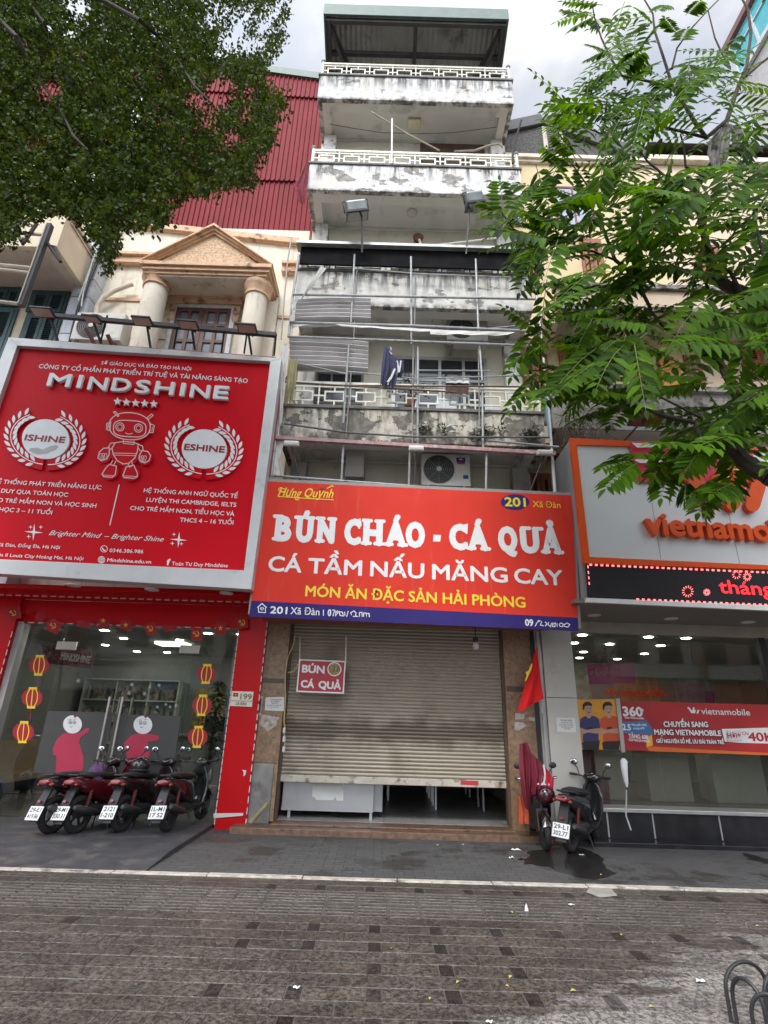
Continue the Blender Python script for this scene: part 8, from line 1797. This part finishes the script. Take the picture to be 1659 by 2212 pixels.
for i, (k, x, y, w0, h0, cn, lab) in enumerate(LT):
    w0 *= .75; h0 *= .75
    p = atz(*D(k, x, y), .014 if D(k,x,y)[1] > 1935 else 0.0); b = MB(); n = 6; sd = random.uniform(0,6)
    if 'cone' in lab: b.lathe([(.018,0),(.013,.02),(.003,.05)], p, 10)
    else:
        b.grid(lambda u, v: (p.x+(u-.5)*w0*(1+.3*math.sin(5*v+sd)), p.y+(v-.5)*w0*.7*(1+.3*math.cos(4*u+sd)), p.z+.003+h0*abs(math.sin(u*4+sd)*math.cos(v*3+sd))), 6, 6)
    tag(build(b, 'litter', lit if cn == 'white' else M('litter_dark', (.05,.05,.05), .6), loc=p, smooth=True), lab, 'litter', 'litter on the pavement')
yl = M('fallen_leaf_yellow', (.42,.36,.08), .7, var=.3, scale=15)
FLV = [(560,480),(930,510),(1030,577),(1160,610),(540,798),(825,818),(1295,510),(48,637),(330,780),(555,757),(1160,886),(1640,485),(1560,533),(1615,540),(210,850),(945,320)]
where = ['beside the white paper cone','on the ribbed pavers past the cone','on a dark square','on a slab beyond the dark squares','on the damp edge of a slab','on the dry slab in the near middle','on the ribbed pavers near the yellow shop side','by the second dark square row','next to a big dark square','at the damp patch edge','on the nearest dry slabs','at the far end of the ribbed pavers','just before the ribbed pavers end','on the dry slabs below the kerb','between two dark squares in the near rows','on the dark stain by the kerb']
for i, (x, y) in enumerate(FLV):
    p = atz(*D('b7', x, y), .017); a = random.uniform(0,6.28); d = Vector((math.cos(a), math.sin(a), .1)); s = Vector((-math.sin(a), math.cos(a), .15)); L_ = random.uniform(.014,.024)
    b = MB(); b.add([p-d*L_, p-d*L_*.2+s*L_*.5+Vector((0,0,.008)), p+d*L_, p-d*L_*.2-s*L_*.5+Vector((0,0,.006)), p+Vector((0,0,.004))], [(0,1,4),(1,2,4),(2,3,4),(3,0,4)])
    tag(build(b, 'fallen_leaf', yl, loc=p, recalc=False), 'small yellow fallen leaf '+where[i], 'leaf', 'fallen leaves on the pavement')
# dark damp stain and oil on the forecourt
stain = M('wet_stain', (.018,.017,.016), .28, var=.3, scale=9)
def blot(name, k, pts, z, m, label):
    b = MB(); b.add([atz(*D(k, x, y), z) for x, y in pts], [tuple(range(len(pts)))]); return tag(build(b, name, m, loc=atz(*D(k, *pts[0]), z)), label, 'stain')
def rough(pts, amp=7, sub=5):
    out = []; n = len(pts)
    for i in range(n):
        a, c = Vector(pts[i]), Vector(pts[(i+1) % n])
        for j in range(sub): out.append(tuple(a.lerp(c, j/sub)+Vector((random.gauss(0,amp), random.gauss(0,amp*.35)))))
    return out
blot('wet_stain', 'b7', rough([(640,215),(760,200),(860,205),(950,240),(960,290),(1010,318),(900,345),(800,318),(700,285),(600,265)]), -.001, stain, 'large dark wet stain on the forecourt before the pale pillar')
blot('wet_stain', 'b7', rough([(1540,225),(1660,250),(1760,275),(1660,275),(1580,255)]), -.001, stain, 'dark wet stain at the far end of the forecourt')
b = MB(); b.add([atz(*D('b7', x, y), .016) for x, y in ((880,395),(895,370),(985,378),(1015,410),(940,418))], [(0,1,2,3,4)]); tag(build(b, 'patch_slab', M('pale_patch', (.30,.28,.25), .85, var=.2), loc=atz(*D('b7',940,400),.016)), 'pale mortar patch at the break in the kerb line', 'patch')
c = atz(*D('b7', 728, 190), 0); b = MB(); b.lathe([(.02,0),(.03,.04),(.012,.14),(.006,.16)], c, 8); tag(build(b, 'orange_cone', M('orange_plastic', (.75,.16,.015), .5), loc=c, smooth=True), 'small bright orange plastic piece on the forecourt by the threshold end', 'plastic piece')
c = P('b1', 1355, 1520, 8.70); b = MB(); b.slab('b1', [(1268,1512),(1445,1510),(1443,1526),(1270,1540)], 8.71, 0, .006); s_ = tag(build(b, 'torn_tape', paper, loc=c), 'torn strip of white tape low on the red pillar', 'tape')
b = MB(); b.flat('b3', [(5,775),(25,778),(20,800),(10,808),(12,790)], 8.71, .004); tag(build(b, 'torn_tape', paper, loc=P('b3',10,800,8.71)), 'small torn white sticker on the outer edge of the red pillar', 'tape')
c = P('b3', 75, 1000, 8.5); b = MB()
for i in range(30):
    u = i/29; p_ = P('b3', 45, 1030, 8.55).lerp(P('b3', 130, 935, 8.7), u); b.torus(p_, .026, .008, (.35,.05,.7), 10, 5)
tag(build(b, 'corrugated_hose', M('hose_yellow', (.25,.22,.12), .7, var=.2), loc=c, smooth=True), 'short ribbed yellowish hose leaning on the scuffed stone base', 'hose')
# houses and trees across the street, which the glass reflects
def house(x0, x1, h, col, lab, sign, y=-17):
    t = thing('opposite_house', lab, 'house', ((x0+x1)/2, y, 0), 'houses across the street'); b = MB(); b.box(x0, x1, y-6, y, -.01, h); build(b, 'wall', M('opposite_wall_%g' % x0, col, .85), t)
    z = 5.2
    while z < h-2:
        n = max(1, int((x1-x0)/2.2)); b = MB(); b.box(x0+.3, x1-.3, y+.003, y+.9, z-.75, z-.62); b.box(x0+.3, x1-.3, y+.85, y+.9, z-.62, z+.1); build(b, 'balcony', M('opposite_trim', (.72,.72,.70), .8), t)
        for i in range(n):
            cx = x0+(i+.5)*(x1-x0)/n; b = MB(); b.box(cx-.7, cx+.7, y+.004, y+.06, z-.1, z+1.7); build(b, 'window', dark_glass, t)
        z += 3.2
    b = MB(); b.box(x0+.2, x1-.2, y+.003, y+.1, .1, 2.7); build(b, 'shop_opening', black_m, t)
    b = MB(); b.box(x0+.3, x1-.3, y+.91, y+1.05, 2.8, 4.1); build(b, 'shop_sign', M('opposite_sign_%g' % x0, sign, .6), t)
for a in ((-27, -20, 16, (.6,.52,.4), 'ochre house across the street with a green shop sign', (.08,.3,.15)), (-19.9, -14, 21, (.70,.67,.6), 'tall cream house across the street with a white shop sign', (.7,.7,.68)), (-13.9, -7.5, 18, (.62,.60,.55), 'grey house across the street with a blue shop sign', (.1,.2,.4)),
          (9, 14.5, 18, (.68,.70,.70), 'pale house across the street with a pink shop sign', (.55,.08,.25)), (14.6, 20, 15, (.72,.70,.66), 'low white house across the street with a crimson shop sign', (.5,.05,.1)), (20.1, 26, 21, (.55,.42,.38), 'reddish house across the street with a red shop sign', (.45,.04,.04)), (26.1, 33, 17, (.66,.64,.58), 'wide sand coloured house across the street with an orange shop sign', (.6,.25,.05))): house(*a)
for i, (x0, lab) in enumerate(((-17.0,'street tree across the road before the tall cream house'),(-10.6,'street tree across the road before the grey house'),(11.3,'street tree across the road before the pale house'),(22.5,'street tree across the road before the reddish house'))):
    t = thing('street_tree', lab, 'tree', (x0, -12, 0), 'street trees across the road'); b = MB(); b.tube([(x0,-12,0),(x0+.1,-12,2),(x0-.1,-12,4)], [.14,.11,.06], 8); build(b, 'trunk', bark, t)
    b = MB()
    for q in range(700):
        d = Vector((random.gauss(0,1), random.gauss(0,1), random.gauss(0,.7))).normalized()*random.uniform(.6,1.7)**1; c = Vector((x0,-12,4.9))+d; a = Vector((random.gauss(0,1),random.gauss(0,1),random.gauss(0,1))).normalized(); s_ = a.cross(Vector((.3,.2,1))).normalized()*.07
        b.add([c, c+a*.12+s_, c+a*.26, c+a*.12-s_], [(0,1,2,3)])
    build(b, 'crown', MATS['pot_leaves'], t, recalc=False)
bpy.data.objects.remove(FO); bpy.data.curves.remove(FC)
